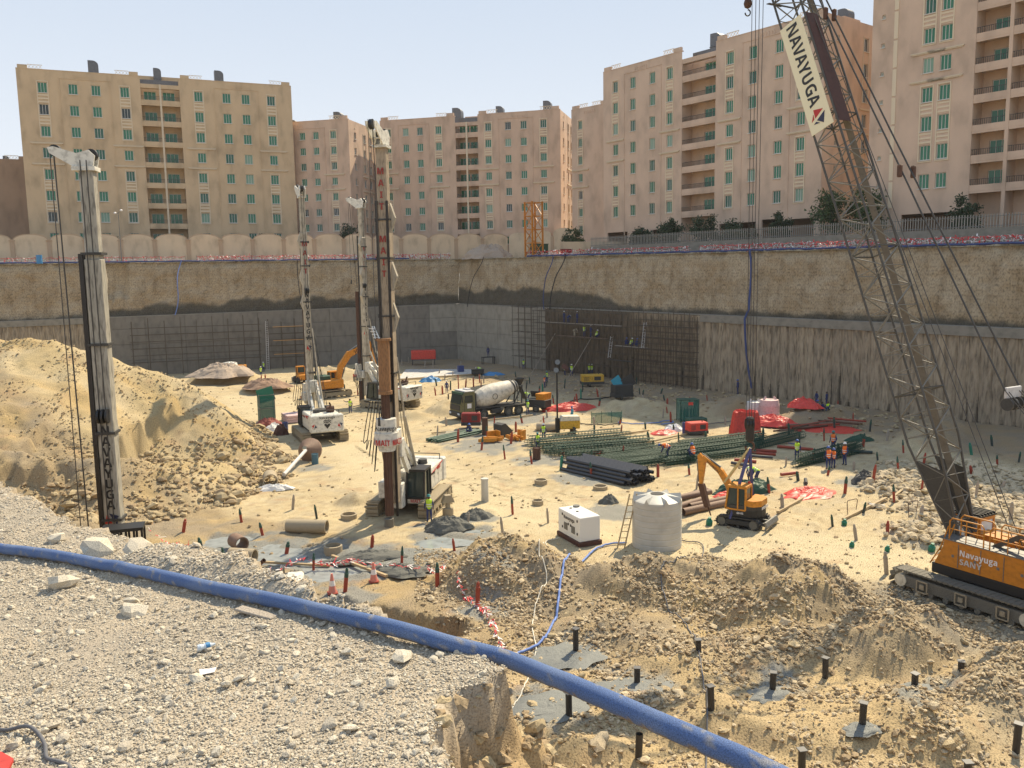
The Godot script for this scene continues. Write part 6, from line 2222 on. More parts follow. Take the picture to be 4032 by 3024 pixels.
func mixer_truck() -> void:
	var f := Vector2(-5.9, -91.6)   # front
	var r := Vector2(1.2, -96.2)    # rear
	var mid := (f + r) / 2
	var d := (f - r).normalized()
	var t := thing("mixer_truck", "olive concrete mixer truck with a big white drum", "truck", on(mid.x, mid.y), atan2(-d.x, -d.y))
	var c := MB.new()
	c.prism(Transform3D(Basis(Vector3.UP, PI / 2), Vector3(0, 0, 0)), PackedVector2Array([Vector2(2.7, 0.55), Vector2(4.35, 0.5), Vector2(4.45, 1.3), Vector2(4.4, 1.75), Vector2(4.15, 2.85), Vector2(3.9, 3.05), Vector2(2.7, 3.1)]), 2.35)
	P(t, "cab", c, "olive")
	var roof := MB.new()
	roof.cb(0, 3.14, -3.3, 2.2, 0.14, 1.2, 0.06)
	roof.cb(0, 3.26, -3.0, 1.0, 0.18, 0.5, 0.05)
	P(t, "cab_roof", roof, "bag_grey")
	var ws := MB.new()
	ws.prism(Transform3D(Basis(Vector3.UP, PI / 2), Vector3(0, 0, 0)), PackedVector2Array([Vector2(4.42, 1.85), Vector2(4.17, 2.85), Vector2(4.2, 2.86), Vector2(4.46, 1.86)]), 2.1)
	P(t, "windscreen", ws, "glass_dark")
	var brow := MB.new()
	brow.bx(0, 2.95, -4.14, 2.3, 0.22, 0.16)
	P(t, "sun_visor", brow, "green_dark")
	for s in [-1, 1]:
		var g := MB.new()
		g.cb(s * 1.18, 2.35, -3.45, 0.03, 0.75, 0.95, 0.01)
		P(t, "door_glass", g, "glass_dark")
		var dr := MB.new()
		dr.bx(s * 1.185, 1.6, -2.92, 0.02, 1.9, 0.03)
		dr.bx(s * 1.185, 1.6, -3.98, 0.02, 1.5, 0.03)
		P(t, "door_seam", dr, "black_paint")
		var pl := MB.new()
		pl.bx(s * 1.19, 1.62, -3.4, 0.02, 0.5, 0.5)
		P(t, "door_notice", pl, "tape_white")
		var mr := MB.new()
		mr.bar(Vector3(s * 1.15, 2.8, -4.1), Vector3(s * 1.5, 2.75, -4.4), 0.05)
		mr.cb(s * 1.52, 2.4, -4.42, 0.22, 0.6, 0.08, 0.03)
		P(t, "mirror", mr, "black_paint")
	var bp := MB.new()
	bp.cb(0, 0.72, -4.42, 2.4, 0.55, 0.3, 0.05)
	bp.cb(0, 1.45, -4.46, 2.0, 0.55, 0.08, 0.02)
	P(t, "bumper", bp, "steel_dark")
	for s in [-1, 1]:
		var hl := MB.new()
		hl.cb(s * 0.9, 0.8, -4.58, 0.4, 0.2, 0.06, 0.02)
		P(t, "headlight", hl, "plastic_clear")
	var ch := MB.new()
	for s in [-1, 1]:
		ch.bx(s * 0.45, 0.95, 0.3, 0.16, 0.3, 8.0)
	ch.bx(0, 1.18, 0.6, 2.1, 0.12, 6.2)
	P(t, "chassis", ch, "steel_dark")
	for s in [-1, 1]:
		for z in [-3.35, -1.55, 1.6, 2.95]:
			wheel(t, s * 1.02, 0.52, z, 0.52, 0.36)
		var fd := MB.new()
		for q in [[0.95, 1.2], [2.3, 1.2]]:
			fd.bx(s * 1.02, 1.17, q[0] + 0.65, 0.46, 0.06, 1.25)
		fd.bar(Vector3(s * 1.02, 1.16, 0.9), Vector3(s * 1.02, 0.75, 0.72), 0.46, 0.05)
		P(t, "mudguard", fd, "track_grey")
		var tk := MB.new()
		tk.cb(s * 0.95, 0.75, 0.0, 0.5, 0.5, 1.2, 0.06)
		for k in 3:
			tk.bx(s * 1.22, 0.55 + 0.2 * k, 0.0, 0.04, 0.05, 1.5)
		P(t, "side_tank", tk, "steel_dark")
	# drum, tilted up to the rear
	var axis := Transform3D(Basis(Vector3.RIGHT, PI / 2 - 0.24), Vector3(0, 1.85, -2.15))
	var dm := MB.new()
	dm.lathe(axis, PackedVector2Array([Vector2(0, 0.0), Vector2(0.55, 0.02), Vector2(0.85, 0.35), Vector2(1.08, 1.0), Vector2(1.18, 1.9), Vector2(1.16, 2.7), Vector2(1.0, 3.8), Vector2(0.78, 4.9), Vector2(0.58, 5.5), Vector2(0.5, 5.6)]), 32)
	P(t, "drum", dm, "cream_drum")
	var rg := MB.new()
	for q in [[0.80, 4.86, 0.14], [0.66, 5.25, 0.12]]:
		rg.lathe(axis, PackedVector2Array([Vector2(q[0] - 0.02, q[1]), Vector2(q[0] + 0.06, q[1]), Vector2(q[0] + 0.05, q[1] + q[2]), Vector2(q[0] - 0.05, q[1] + q[2])]), 28)
	P(t, "drum_ring", rg, "steel_dark")
	var lo := MB.new()
	for k in 20:
		var a0 := TAU * k / 20.0
		var a1 := TAU * (k + 1) / 20.0
		var b0 := axis * Vector3(-1.19, 2.05 + cos(a0) * 0.3, sin(a0) * 0.3)
		var b1 := axis * Vector3(-1.19, 2.05 + cos(a1) * 0.3, sin(a1) * 0.3)
		lo.bar(b0, b1, 0.05)
	P(t, "hatch_ring", lo, "track_grey")
	var hp := MB.new()
	hp.lathe(Transform3D(Basis(), Vector3(0, 3.1, 3.75)), PackedVector2Array([Vector2(0.2, 0), Vector2(0.45, 0.5), Vector2(0.62, 0.8)]), 16)
	hp.bar(Vector3(0, 3.0, 3.8), Vector3(0.2, 1.5, 4.6), 0.5, 0.12)
	P(t, "chute", hp, "steel_dark")
	var fr := MB.new()
	for s in [-1, 1]:
		fr.bar(Vector3(s * 0.8, 1.1, 3.5), Vector3(s * 0.6, 3.2, 3.7), 0.12)
		fr.bar(Vector3(s * 0.8, 1.1, 2.4), Vector3(s * 0.6, 2.6, 3.4), 0.1)
		fr.bar(Vector3(s * 0.9, 0.8, 4.1), Vector3(s * 0.9, 3.4, 4.1), 0.05)
		fr.bar(Vector3(s * 0.6, 0.9, -2.3), Vector3(s * 0.5, 2.3, -2.4), 0.16)
	for k in 7:
		fr.bar(Vector3(0.6, 0.9 + 0.35 * k, 4.1), Vector3(0.9, 0.9 + 0.35 * k, 4.1), 0.04)
	fr.cb(0, 2.1, -2.45, 1.8, 1.6, 0.3, 0.05)
	P(t, "drum_frame", fr, "steel_dark")
	# trailer pump behind the truck
	var p := thing("concrete_pump", "orange and black trailer concrete pump behind the mixer truck", "pump", on(2.9, -96.4), 1.0)
	var pb := MB.new()
	pb.cb(0, 0.95, 0, 1.5, 0.9, 2.6, 0.06)
	P(p, "engine_box", pb, "steel_dark")
	var po := MB.new()
	po.prism(Transform3D(Basis(), Vector3(0, 1.4, 0.7)), PackedVector2Array([Vector2(-0.7, 0), Vector2(0.7, 0), Vector2(0.85, 0.7), Vector2(-0.85, 0.7)]), 1.1)
	P(p, "hopper", po, "orange_paint")
	var pc := MB.new()
	for k in 5:
		pc.tube(Vector3(0.6 - 0.05 * k, 1.6 + 0.13 * k, -1.2), Vector3(0.6 - 0.05 * k, 1.6 + 0.13 * k, 0.0), 0.1, -1, 10)
	P(p, "hose_coil", pc, "rubber")
	for s in [-1, 1]:
		wheel(p, s * 0.85, 0.4, 0.2, 0.4, 0.22)

# ---------------------------------------------------------------- marker posts and stub piles
const POSTS := [[-9.8,-110.3,"r"],[-9.0,-111.4,"r"],[-8.3,-116.1,"d"],[-7.6,-122.1,"r"],[-7.1,-113.9,"r"],[-6.3,-116.5,"r"],[-5.3,-118.7,"r"],[-4.6,-123.0,"r"],[-4.2,-117.0,"r"],[-4.0,-122.9,"w"],[-10.5,-120.0,"d"],[-9.9,-127.1,"w"],[-9.0,-131.3,"w"],[-8.7,-138.2,"w"],[-8.7,-146.9,"w"],[-11.3,-133.9,"w"],[0.6,-129.1,"d"],[2.5,-120.7,"d"],[3.5,-111.3,"rg"],[4.0,-112.3,"g"],[4.9,-102.1,"rg"],[5.6,-105.8,"w"],[7.0,-115.3,"d"],[7.7,-101.8,"r"],[8.5,-106.5,"g"],[9.1,-111.6,"d"],[10.8,-105.2,"w"],[10.7,-107.2,"r"],[10.1,-100.2,"rg"],[17.1,-118.7,"d"],[16.1,-108.6,"d"],[16.3,-107.5,"d"],[18.8,-108.8,"d"],[18.3,-103.3,"d"],[16.8,-93.2,"r"],[4.7,-118.0,"d"],[3.7,-91.6,"w"],[1.0,-89.0,"rg"],[1.9,-116.0,"d"],[-1.9,-86.6,"r"],[-2.4,-81.1,"rg"],[-5.1,-79.1,"r"],[-2.8,-75.5,"rg"],[-0.7,-71.7,"rg"],[1.5,-69.3,"rg"],[-0.2,-77.8,"r"],[0.3,-83.8,"r"],[3.2,-87.1,"r"],[7.3,-101.9,"r"],[10.9,-87.3,"rg"],[14.9,-97.5,"w"],[13.1,-84.5,"d"],[10.5,-82.9,"r"],[9.8,-77.2,"d"],[12.6,-79.2,"d"],[12.1,-74.5,"d"],[9.2,-71.6,"r"],[6.5,-70.0,"rg"],[4.2,-72.2,"rg"],[3.7,-66.7,"g"],[5.9,-64.2,"rg"],[14.7,-75.7,"d"],[7.6,-80.2,"d"],[8.1,-85.0,"w"],[16.2,-87.8,"r"],[15.8,-90.3,"w"],[-7.3,-82.7,"w"],[-6.8,-87.8,"w"],[17.9,-99.3,"r"],[20.9,-101.2,"r"],[23.2,-102.3,"r"],[15.5,-82.4,"d"],[17.7,-78.7,"d"],[21.4,-86.3,"w"],[20.5,-81.0,"d"],[20.2,-76.8,"d"],[22.8,-77.9,"d"],[26.0,-80.5,"d"],[25.4,-75.8,"d"],[28.0,-76.9,"rg"],[31.1,-82.7,"d"],[30.3,-73.9,"rg"],[34.0,-81.5,"d"],[33.9,-85.3,"r"],[35.4,-93.5,"r"],[24.4,-69.4,"rg"],[27.4,-71.7,"d"],[29.1,-68.0,"d"],[21.4,-66.9,"w"],[26.1,-65.2,"w"],[20.9,-62.4,"d"],[23.5,-63.6,"rg"],[26.0,-61.5,"rg"],[13.4,-64.8,"rg"],[10.9,-64.2,"r"],[33.4,-76.3,"w"],[32.5,-71.0,"rg"],[28.6,-63.2,"rg"],[25.6,-60.5,"r"],[22.8,-58.4,"rg"],[25.1,-55.9,"rg"],[27.8,-57.8,"rg"],[31.0,-64.4,"r"],[37.7,-70.1,"g"],[41.2,-73.4,"d"],[39.6,-66.7,"d"],[36.9,-64.9,"rg"],[33.4,-61.9,"r"],[32.9,-57.2,"w"],[22.1,-53.5,"d"],[19.2,-50.9,"d"],[21.5,-48.6,"r"],[24.4,-50.8,"w"],[19.6,-48.3,"w"],[27.2,-53.0,"r"],[30.2,-55.4,"w"],[29.5,-50.2,"w"],[18.8,-42.4,"w"],[12.6,-56.3,"w"],[13.0,-60.4,"w"],[17.8,-59.1,"rg"],[17.3,-54.5,"w"],[-14.8,-56.6,"w"],[-12.4,-53.1,"d"],[-15.2,-50.9,"rg"],[-13.0,-47.8,"rg"],[-8.2,-48.3,"r"],[-3.4,-47.3,"r"],[-2.9,-52.5,"w"],[-20.2,-51.5,"r"],[-17.9,-48.2,"d"],[-17.3,-53.6,"rg"],[-10.8,-44.9,"rg"],[-15.7,-45.4,"rg"],[-13.8,-43.6,"rg"],[-8.4,-41.2,"rg"],[-6.0,-44.3,"rg"],[-0.1,-54.9,"rg"],[-3.9,-41.7,"rg"],[-1.8,-39.0,"r"],[-0.7,-50.1,"w"],[2.1,-52.5,"w"],[-34.4,-118.4,"r"],[-37.2,-130.3,"r"],[-34.5,-125.8,"d"],[-32.2,-122.9,"d"],[-30.0,-120.2,"d"],[-22.9,-118.0,"d"],[-23.2,-126.9,"d"],[-20.1,-112.1,"r"],[-18.8,-148.5,"w"],[-18.1,-152.2,"w"],[-14.5,-144.2,"w"],[-13.1,-144.0,"w"]]
const BLACK_PILES := [[7.25,-33.00,0.49,1],[11.78,-31.51,0.82,1],[9.42,-30.37,0.70,1],[14.15,-29.33,0.65,1],[16.60,-30.84,0.49,1],[6.53,-27.67,0.85,1],[11.33,-26.93,0.86,1],[8.73,-25.06,0.73,1],[15.90,-26.04,1.06,1],[13.53,-24.43,0.71,1],[2.40,-33.64,1.08,1],[4.51,-30.99,0.65,1],[1.79,-28.63,0.89,1],[3.80,-25.80,0.91,0]]

const LANDMARKS := [[-2.0, -94.0, "the mixer truck"], [-7.0, -56.0, "the facing rig"], [8.1, -48.0, "the water tank"], [7.0, -75.5, "the left rebar stack"], [18.0, -72.5, "the large rebar stack"], [14.0, -51.5, "the small excavator"], [22.0, -44.0, "the crane"], [-10.0, -135.0, "the pale sheeting"], [11.5, -112.0, "the compressors"], [-12.0, -46.5, "the slurry puddles"], [-22.0, -62.0, "the spoil heap's foot"], [27.0, -58.0, "the rubble field"], [28.0, -84.0, "the red sheet"], [17.5, -84.0, "the gas cage"], [30.0, -68.0, "the right cages"], [-24.0, -112.0, "the orange excavator"], [36.0, -70.0, "the right pile wall"], [-38.0, -125.0, "the far left wall"], [7.0, -62.0, "the black pipes"], [-1.0, -80.0, "the orange formwork"], [3.0, -43.0, "the near spoil"], [5.0, -120.0, "the dark scaffold"], [11.0, -96.0, "the long red tarpaulin"], [5.0, -31.0, "the concrete patches"], [12.0, -29.0, "the right bottom corner"], [9.0, -39.0, "the top of the near spoil"], [-16.0, -97.0, "the rear rigs"]]

func near(x: float, z: float) -> String:
	var best := 1e9
	var say := ""
	for q in LANDMARKS:
		var d := Vector2(x - q[0], z - q[1]).length()
		if d < best:
			best = d
			say = q[2]
	return say

func posts() -> void:
	var names := {"r": "weathered red pile stub standing in the sand", "rg": "red pile stub with a green capped tip standing in the sand", "d": "dark green capped pile stub standing in the sand", "g": "bright green pile stub standing in the sand", "w": "pale bare concrete pile stub standing in the sand"}
	var proto := {}
	for i in POSTS.size():
		var q: Array = POSTS[i]
		var kind: String = q[2]
		var h := 0.98 + 0.26 * sin(i * 12.9)
		var wd := 0.85 + 0.2 * sin(i * 7.7)
		if q[1] < -110: h *= 1.1
		var lean := Vector3(0.13 * sin(i * 3.1), i * 1.3, 0.13 * cos(i * 5.7))
		var o: Node3D
		if not proto.has(kind):
			o = thing("pile_stub", names[kind], "pile stub", Vector3.ZERO, 0.0, "pile stubs standing in the pit floor")
			var a := MB.new()
			var low: String = {"r": "marker_red", "rg": "marker_red", "d": "marker_dark", "g": "green_marker", "w": "marker_pale"}[kind]
			a.lathe(Transform3D(), PackedVector2Array([Vector2(0.11, -0.3), Vector2(0.11, 0.66), Vector2(0.09, 0.67)]), 10)
			P(o, "casing", a, low)
			var b := MB.new()
			b.lathe(Transform3D(), PackedVector2Array([Vector2(0.112, 0.62), Vector2(0.112, 0.80), Vector2(0.085, 0.83), Vector2(0.075, 0.97), Vector2(0.03, 1.03), Vector2(0, 1.03)]), 10)
			P(o, "cap", b, {"r": "marker_red", "rg": "marker_green_dark", "d": "green_dark", "g": "green_marker", "w": "marker_pale"}[kind])
			proto[kind] = o
		else:
			o = copy(proto[kind], Vector3.ZERO, 0.0)
		o.set_meta("label", names[kind].replace("standing in the sand", "near " + near(q[0], q[1])))
		o.transform = Transform3D(Basis.from_euler(lean).scaled(Vector3(wd, h, wd)), on(q[0], q[1], -0.02))
	for i in BLACK_PILES.size():
		var q: Array = BLACK_PILES[i]
		var o := thing("steel_pile", ["short black steel tube pile with a square cap plate in the near spoil", "open-topped black steel tube pile in front of the blue hose"][0 if q[3] else 1], "pile", on(q[0], q[1], -0.02), i * 0.7, "black tube piles in the near spoil" if q[3] else "")
		var m := MB.new()
		m.tube(Vector3(0, -0.4, 0), Vector3(0, q[2], 0), 0.115, -1, 18, q[3] == 1)
		if q[3] == 0:
			m.tube(Vector3(0, q[2], 0), Vector3(0, -0.4, 0), 0.10, -1, 18, false)
		o.rotation = Vector3(0.03 * sin(i * 4.0), i * 0.7, 0.04 * cos(i * 2.0))
		P(o, "tube", m, "pile_black")
		if q[3]:
			var c := MB.new()
			c.cb(0, q[2] + 0.012, 0, 0.27, 0.024, 0.27, 0.006)
			P(o, "cap_plate", c, "plate_grey")

# ---------------------------------------------------------------- pipes, cages, containers
func cage(lm: ArrayMesh, sm: ArrayMesh, x: float, z: float, y: float, yaw: float, label: String, group: String) -> void:
	var o := thing("rebar_cage", label, "rebar cage", Vector3(x, hz(x, z) + 0.33 + y, z), yaw, group)
	P(o, "main_bars", lm, "green_bar")
	P(o, "spiral", sm, "green_bar")

func cages() -> void:
	var l := MB.new()
	var s := MB.new()
	var len := 9.0
	for k in 9:
		var a := TAU * k / 9.0
		l.tube(Vector3(cos(a) * 0.3, sin(a) * 0.3, -len / 2), Vector3(cos(a) * 0.3, sin(a) * 0.3, len / 2), 0.028, -1, 5)
	var pts := PackedVector3Array()
	for k in 28 * 10:
		var a := TAU * k / 10.0
		pts.append(Vector3(cos(a) * 0.33, sin(a) * 0.33, -len / 2 + len * k / 280.0))
	s.path(pts, 0.016, 4)
	var lm := l.mesh()
	var sm := s.mesh()
	for k in 12:
		cage(lm, sm, 5.4 + 0.28 * k + 0.3 * sin(k * 3.0), -77.9 + 0.5 * k + (k % 2) * 0.2, 0.55 if k % 3 == 1 else 0.0, 1.87 + 0.06 * sin(k * 2.2), "green rebar cage in the left stack beside the two workers", "green rebar cages in the left stack")
	for k in 10:
		cage(lm, sm, 10.4 + 0.15 * k, -67.6 - 0.62 * k, 0.0, 1.98 + 0.04 * sin(k * 2.0), "green rebar cage in the middle row behind the black pipes", "green rebar cages in the middle row")
	for k in 14:
		cage(lm, sm, 16.0 + 0.22 * k, -69.3 - 0.55 * k, 0.5 if k % 4 == 2 else 0.0, 2.0 + 0.05 * sin(k * 1.3), "green rebar cage in the large stack beyond the small excavator", "green rebar cages in the large stack")
	for k in 3:
		cage(lm, sm, 25.6 + 0.25 * k, -69.0 - 0.5 * k, 0.45 if k == 1 else 0.0, -0.95 + 0.04 * k, "green rebar cage on the right beside the workers in orange vests", "green rebar cages on the right")
	for k in 2:
		cage(lm, sm, 22.8 + 0.4 * k, -76.2 + 0.8 * k, 0.0, 2.28, "green rebar cage lying before the red covered box", "green rebar cages before the red box")
	# red and black casing tubes poking out of the stacks
	var tubes := [[6.0, -73.6, 7.4, -72.4, "marker_red"], [7.6, -74.0, 9.0, -72.9, "pvc_black"], [6.9, -73.9, 8.2, -72.6, "marker_red"], [10.2, -75.2, 11.8, -73.7, "marker_red"], [8.0, -75.0, 9.7, -74.0, "pvc_black"], [19.0, -70.4, 21.2, -69.6, "pvc_black"], [19.6, -71.6, 21.8, -70.8, "marker_red"], [19.9, -72.6, 22.2, -71.9, "marker_red"], [17.3, -67.6, 18.6, -66.6, "pvc_black"], [17.8, -68.6, 19.4, -68.0, "marker_red"], [20.0, -63.6, 21.4, -64.0, "marker_red"], [22.9, -74.0, 25.6, -72.8, "marker_red"], [28.2, -71.4, 29.9, -71.0, "marker_dark"], [21.3, -62.0, 21.0, -61.0, "pvc_black"], [23.0, -54.8, 23.9, -54.6, "bag_grey"]]
	for q in tubes:
		var m := MB.new()
		var a := on(q[0], q[1], 0.18)
		var b := on(q[2], q[3], 0.14)
		m.tube(Vector3.ZERO, b - a, 0.13, -1, 12)
		solo("casing_tube", m, q[4], {"marker_red": "loose red casing tube lying at the end of the rebar stacks", "pvc_black": "loose black tube lying at the end of the rebar stacks", "marker_dark": "dark tube at the far tip of the right-hand cages", "bag_grey": "silver-grey tube lying on the sand beside the bent rods"}[q[4]], "tube", a, 0.0, "loose tubes " + q[4])
	# stack of black pipes
	var A := Vector3(5.0, 0.0, -67.4)
	var B := Vector3(9.3, 0.0, -62.3)
	var d := (B - A).normalized()
	var sd := Vector3(-d.z, 0, d.x)
	var n := 0
	for row in 4:
		for k in 11 - row:
			var off := (k - 5.0 + row * 0.5) * 0.285
			var st: float = 0.35 * sin(n * 7.3)
			var m := MB.new()
			var ln := A.distance_to(B)
			m.tube(Vector3(0, 0, ln / 2), Vector3(0, 0, -ln / 2), 0.14, -1, 14, false)
			m.tube(Vector3(0, 0, -ln / 2), Vector3(0, 0, ln / 2), 0.125, -1, 14, false)
			for e in [-1, 1]:
				for j in 14:
					var a0 := TAU * j / 14.0
					var a1 := TAU * (j + 1) / 14.0
					m.quad(Vector3(cos(a0) * 0.125, sin(a0) * 0.125, e * ln / 2), Vector3(cos(a0) * 0.14, sin(a0) * 0.14, e * ln / 2), Vector3(cos(a1) * 0.14, sin(a1) * 0.14, e * ln / 2), Vector3(cos(a1) * 0.125, sin(a1) * 0.125, e * ln / 2))
			var o := solo("plastic_pipe", m, "pvc_black", "long black plastic pipe in the stack behind the white tank", "pipe", (A + B) / 2 + sd * off + d * st + Vector3(0, 0.2 + row * 0.245, 0), atan2(d.x, d.z), "black pipes in the stack")
			n += 1
	# green bundle by the red generator
	n = 0
	for k in 22:
		var m := MB.new()
		m.tube(Vector3(0, 0, -3.1), Vector3(0, 0, 3.1), 0.07, -1, 8)
		var row := k / 11
		var off := (k % 11 - 5) * 0.15
		solo("green_rod", m, "green_dark", "green coated rod in the bundle before the red generator", "rod", on(-5.5, -81.6) + Vector3(off * 0.8, 0.14 + row * 0.14, off * 0.5 + 0.2 * sin(k * 2.0)), 2.45 + 0.03 * sin(k * 1.7) + PI, "green rods in the bundle")
	# brown steel tubes stacked beyond the tank
	for q in [[11.3, -55.4, 0.22, 0.0], [12.3, -54.6, 0.24, 0.0], [11.7, -56.6, 0.2, 0.28], [13.0, -55.9, 0.2, 0.0], [12.0, -57.8, 0.2, 0.0]]:
		var m := MB.new()
		m.tube(Vector3(0, 0, -1.9), Vector3(0, 0, 1.9), q[2], -1, 14, false)
		m.tube(Vector3(0, 0, 1.9), Vector3(0, 0, -1.9), q[2] * 0.9, -1, 14, false)
		solo("steel_tube", m, "pipe_brown", "rust brown steel tube in the pile between tank and small excavator", "tube", on(q[0], q[1], q[2] + q[3]), 2.2 + 0.1 * sin(q[0] * 9.0), "rust brown tubes by the tank")
	# concrete pipe pieces
	for q in [[-12.6, -51.3, 0.42, 2.5, 1.45, "pipe_buff", "large buff concrete pipe lying on its side beyond the puddles"], [-15.95, -48.6, 0.42, 1.1, 0.7, "pipe_brown", "short brown ring of pipe at the puddle, upper one"], [-15.1, -46.6, 0.40, 1.5, 1.35, "pipe_buff", "short buff pipe at the puddle, lower one"], [3.5, -83.9, 0.42, 2.3, 1.35, "pipe_buff", "buff pipe lying behind the two workers at the rebar stack"], [-14.2, -57.6, 0.3, 0.0, 0.0, "", ""], [-18.2, -63.6, 0.55, 1.6, 0.3, "pipe_buff", "dusty drilling bucket lying at the foot of the spoil heap"]]:
		if q[5] == "":
			continue
		var m := MB.new()
		m.tube(Vector3(0, 0, -q[3] / 2), Vector3(0, 0, q[3] / 2), q[2], -1, 20, false)
		m.tube(Vector3(0, 0, q[3] / 2), Vector3(0, 0, -q[3] / 2), q[2] * 0.84, -1, 20, false)
		for e in [-1, 1]:
			m.lathe(Transform3D(Basis(Vector3.RIGHT, PI / 2), Vector3(0, 0, 0)), PackedVector2Array([Vector2(q[2] * 0.84, e * q[3] / 2), Vector2(q[2], e * q[3] / 2)]), 20)
		solo("pipe_section", m, q[5], q[6], "pipe", on(q[0], q[1], q[2] * 0.92), q[4])

func ring_well(x: float, z: float, r: float, label: String) -> void:
	var m := MB.new()
	m.lathe(Transform3D(), PackedVector2Array([Vector2(r * 1.05, -0.3), Vector2(r * 1.05, 0.28), Vector2(r * 0.86, 0.30), Vector2(r * 0.84, -0.3)]), 18)
	solo("well_ring", m, "pipe_buff", label, "well ring", on(x, z, 0.02), 0.0)

func crumpled(x: float, z: float, sx: float, sy: float, sz: float, yaw: float, mt: String, called: String, label: String, cat := "tarpaulin", sd := 0.0, box := false, base_y := -99.0) -> void:
	# a sheet thrown over something: closed dome with folds
	var m := MB.new()
	var nu := 44
	var nv := 20
	var f := func(i: int, j: int) -> Vector3:
		var a := TAU * (i % nu) / nu
		var q := float(j) / nv
		var fold := 0.09 * sin(a * 7.0 + sd) * q + 0.22 * nf.get_noise_3d(cos(a) * 9.0 + sd * 7.0, q * 16.0, sin(a) * 9.0)
		var r := q if not box else pow(q, 0.55)
		var y := (1.0 - pow(q, 2.2)) if not box else clampf((1.0 - q) * 3.4, 0.0, 1.0)
		var cx := cos(a)
		var cz := sin(a)
		if box:
			var k := 1.0 / maxf(absf(cx), absf(cz))
			k = lerpf(1.0, k, 0.75 * (1.0 - pow(q, 6.0) * 0.6))
			cx *= k * 0.8
			cz *= k * 0.8
			if q > 0.7:
				cx *= 1.0 + (q - 0.7) * 0.5
				cz *= 1.0 + (q - 0.7) * 0.5
		y += (0.35 if not box else 0.12) * nf.get_noise_2d(cx * r * 22.0 + sd * 3.0, cz * r * 22.0) * (1.0 - q * 0.75)
		y += 0.16 * nf.get_noise_2d(cx * r * 90.0 + sd, cz * r * 90.0) * (1.0 - q)
		return Vector3(cx * r * sx * (1.0 + fold), maxf(y * sy, 0.0) - 0.03, cz * r * sz * (1.0 + fold))
	for j in nv:
		for i in nu:
			if j > 0:
				m.quad(f.call(i, j), f.call(i + 1, j), f.call(i + 1, j + 1), f.call(i, j + 1))
			else:
				m.tri(f.call(i, 0), f.call(i + 1, 1), f.call(i, 1))
	solo(called, m, mt, label, cat, on(x, z, 0.03) if base_y < -90.0 else Vector3(x, base_y, z), yaw)

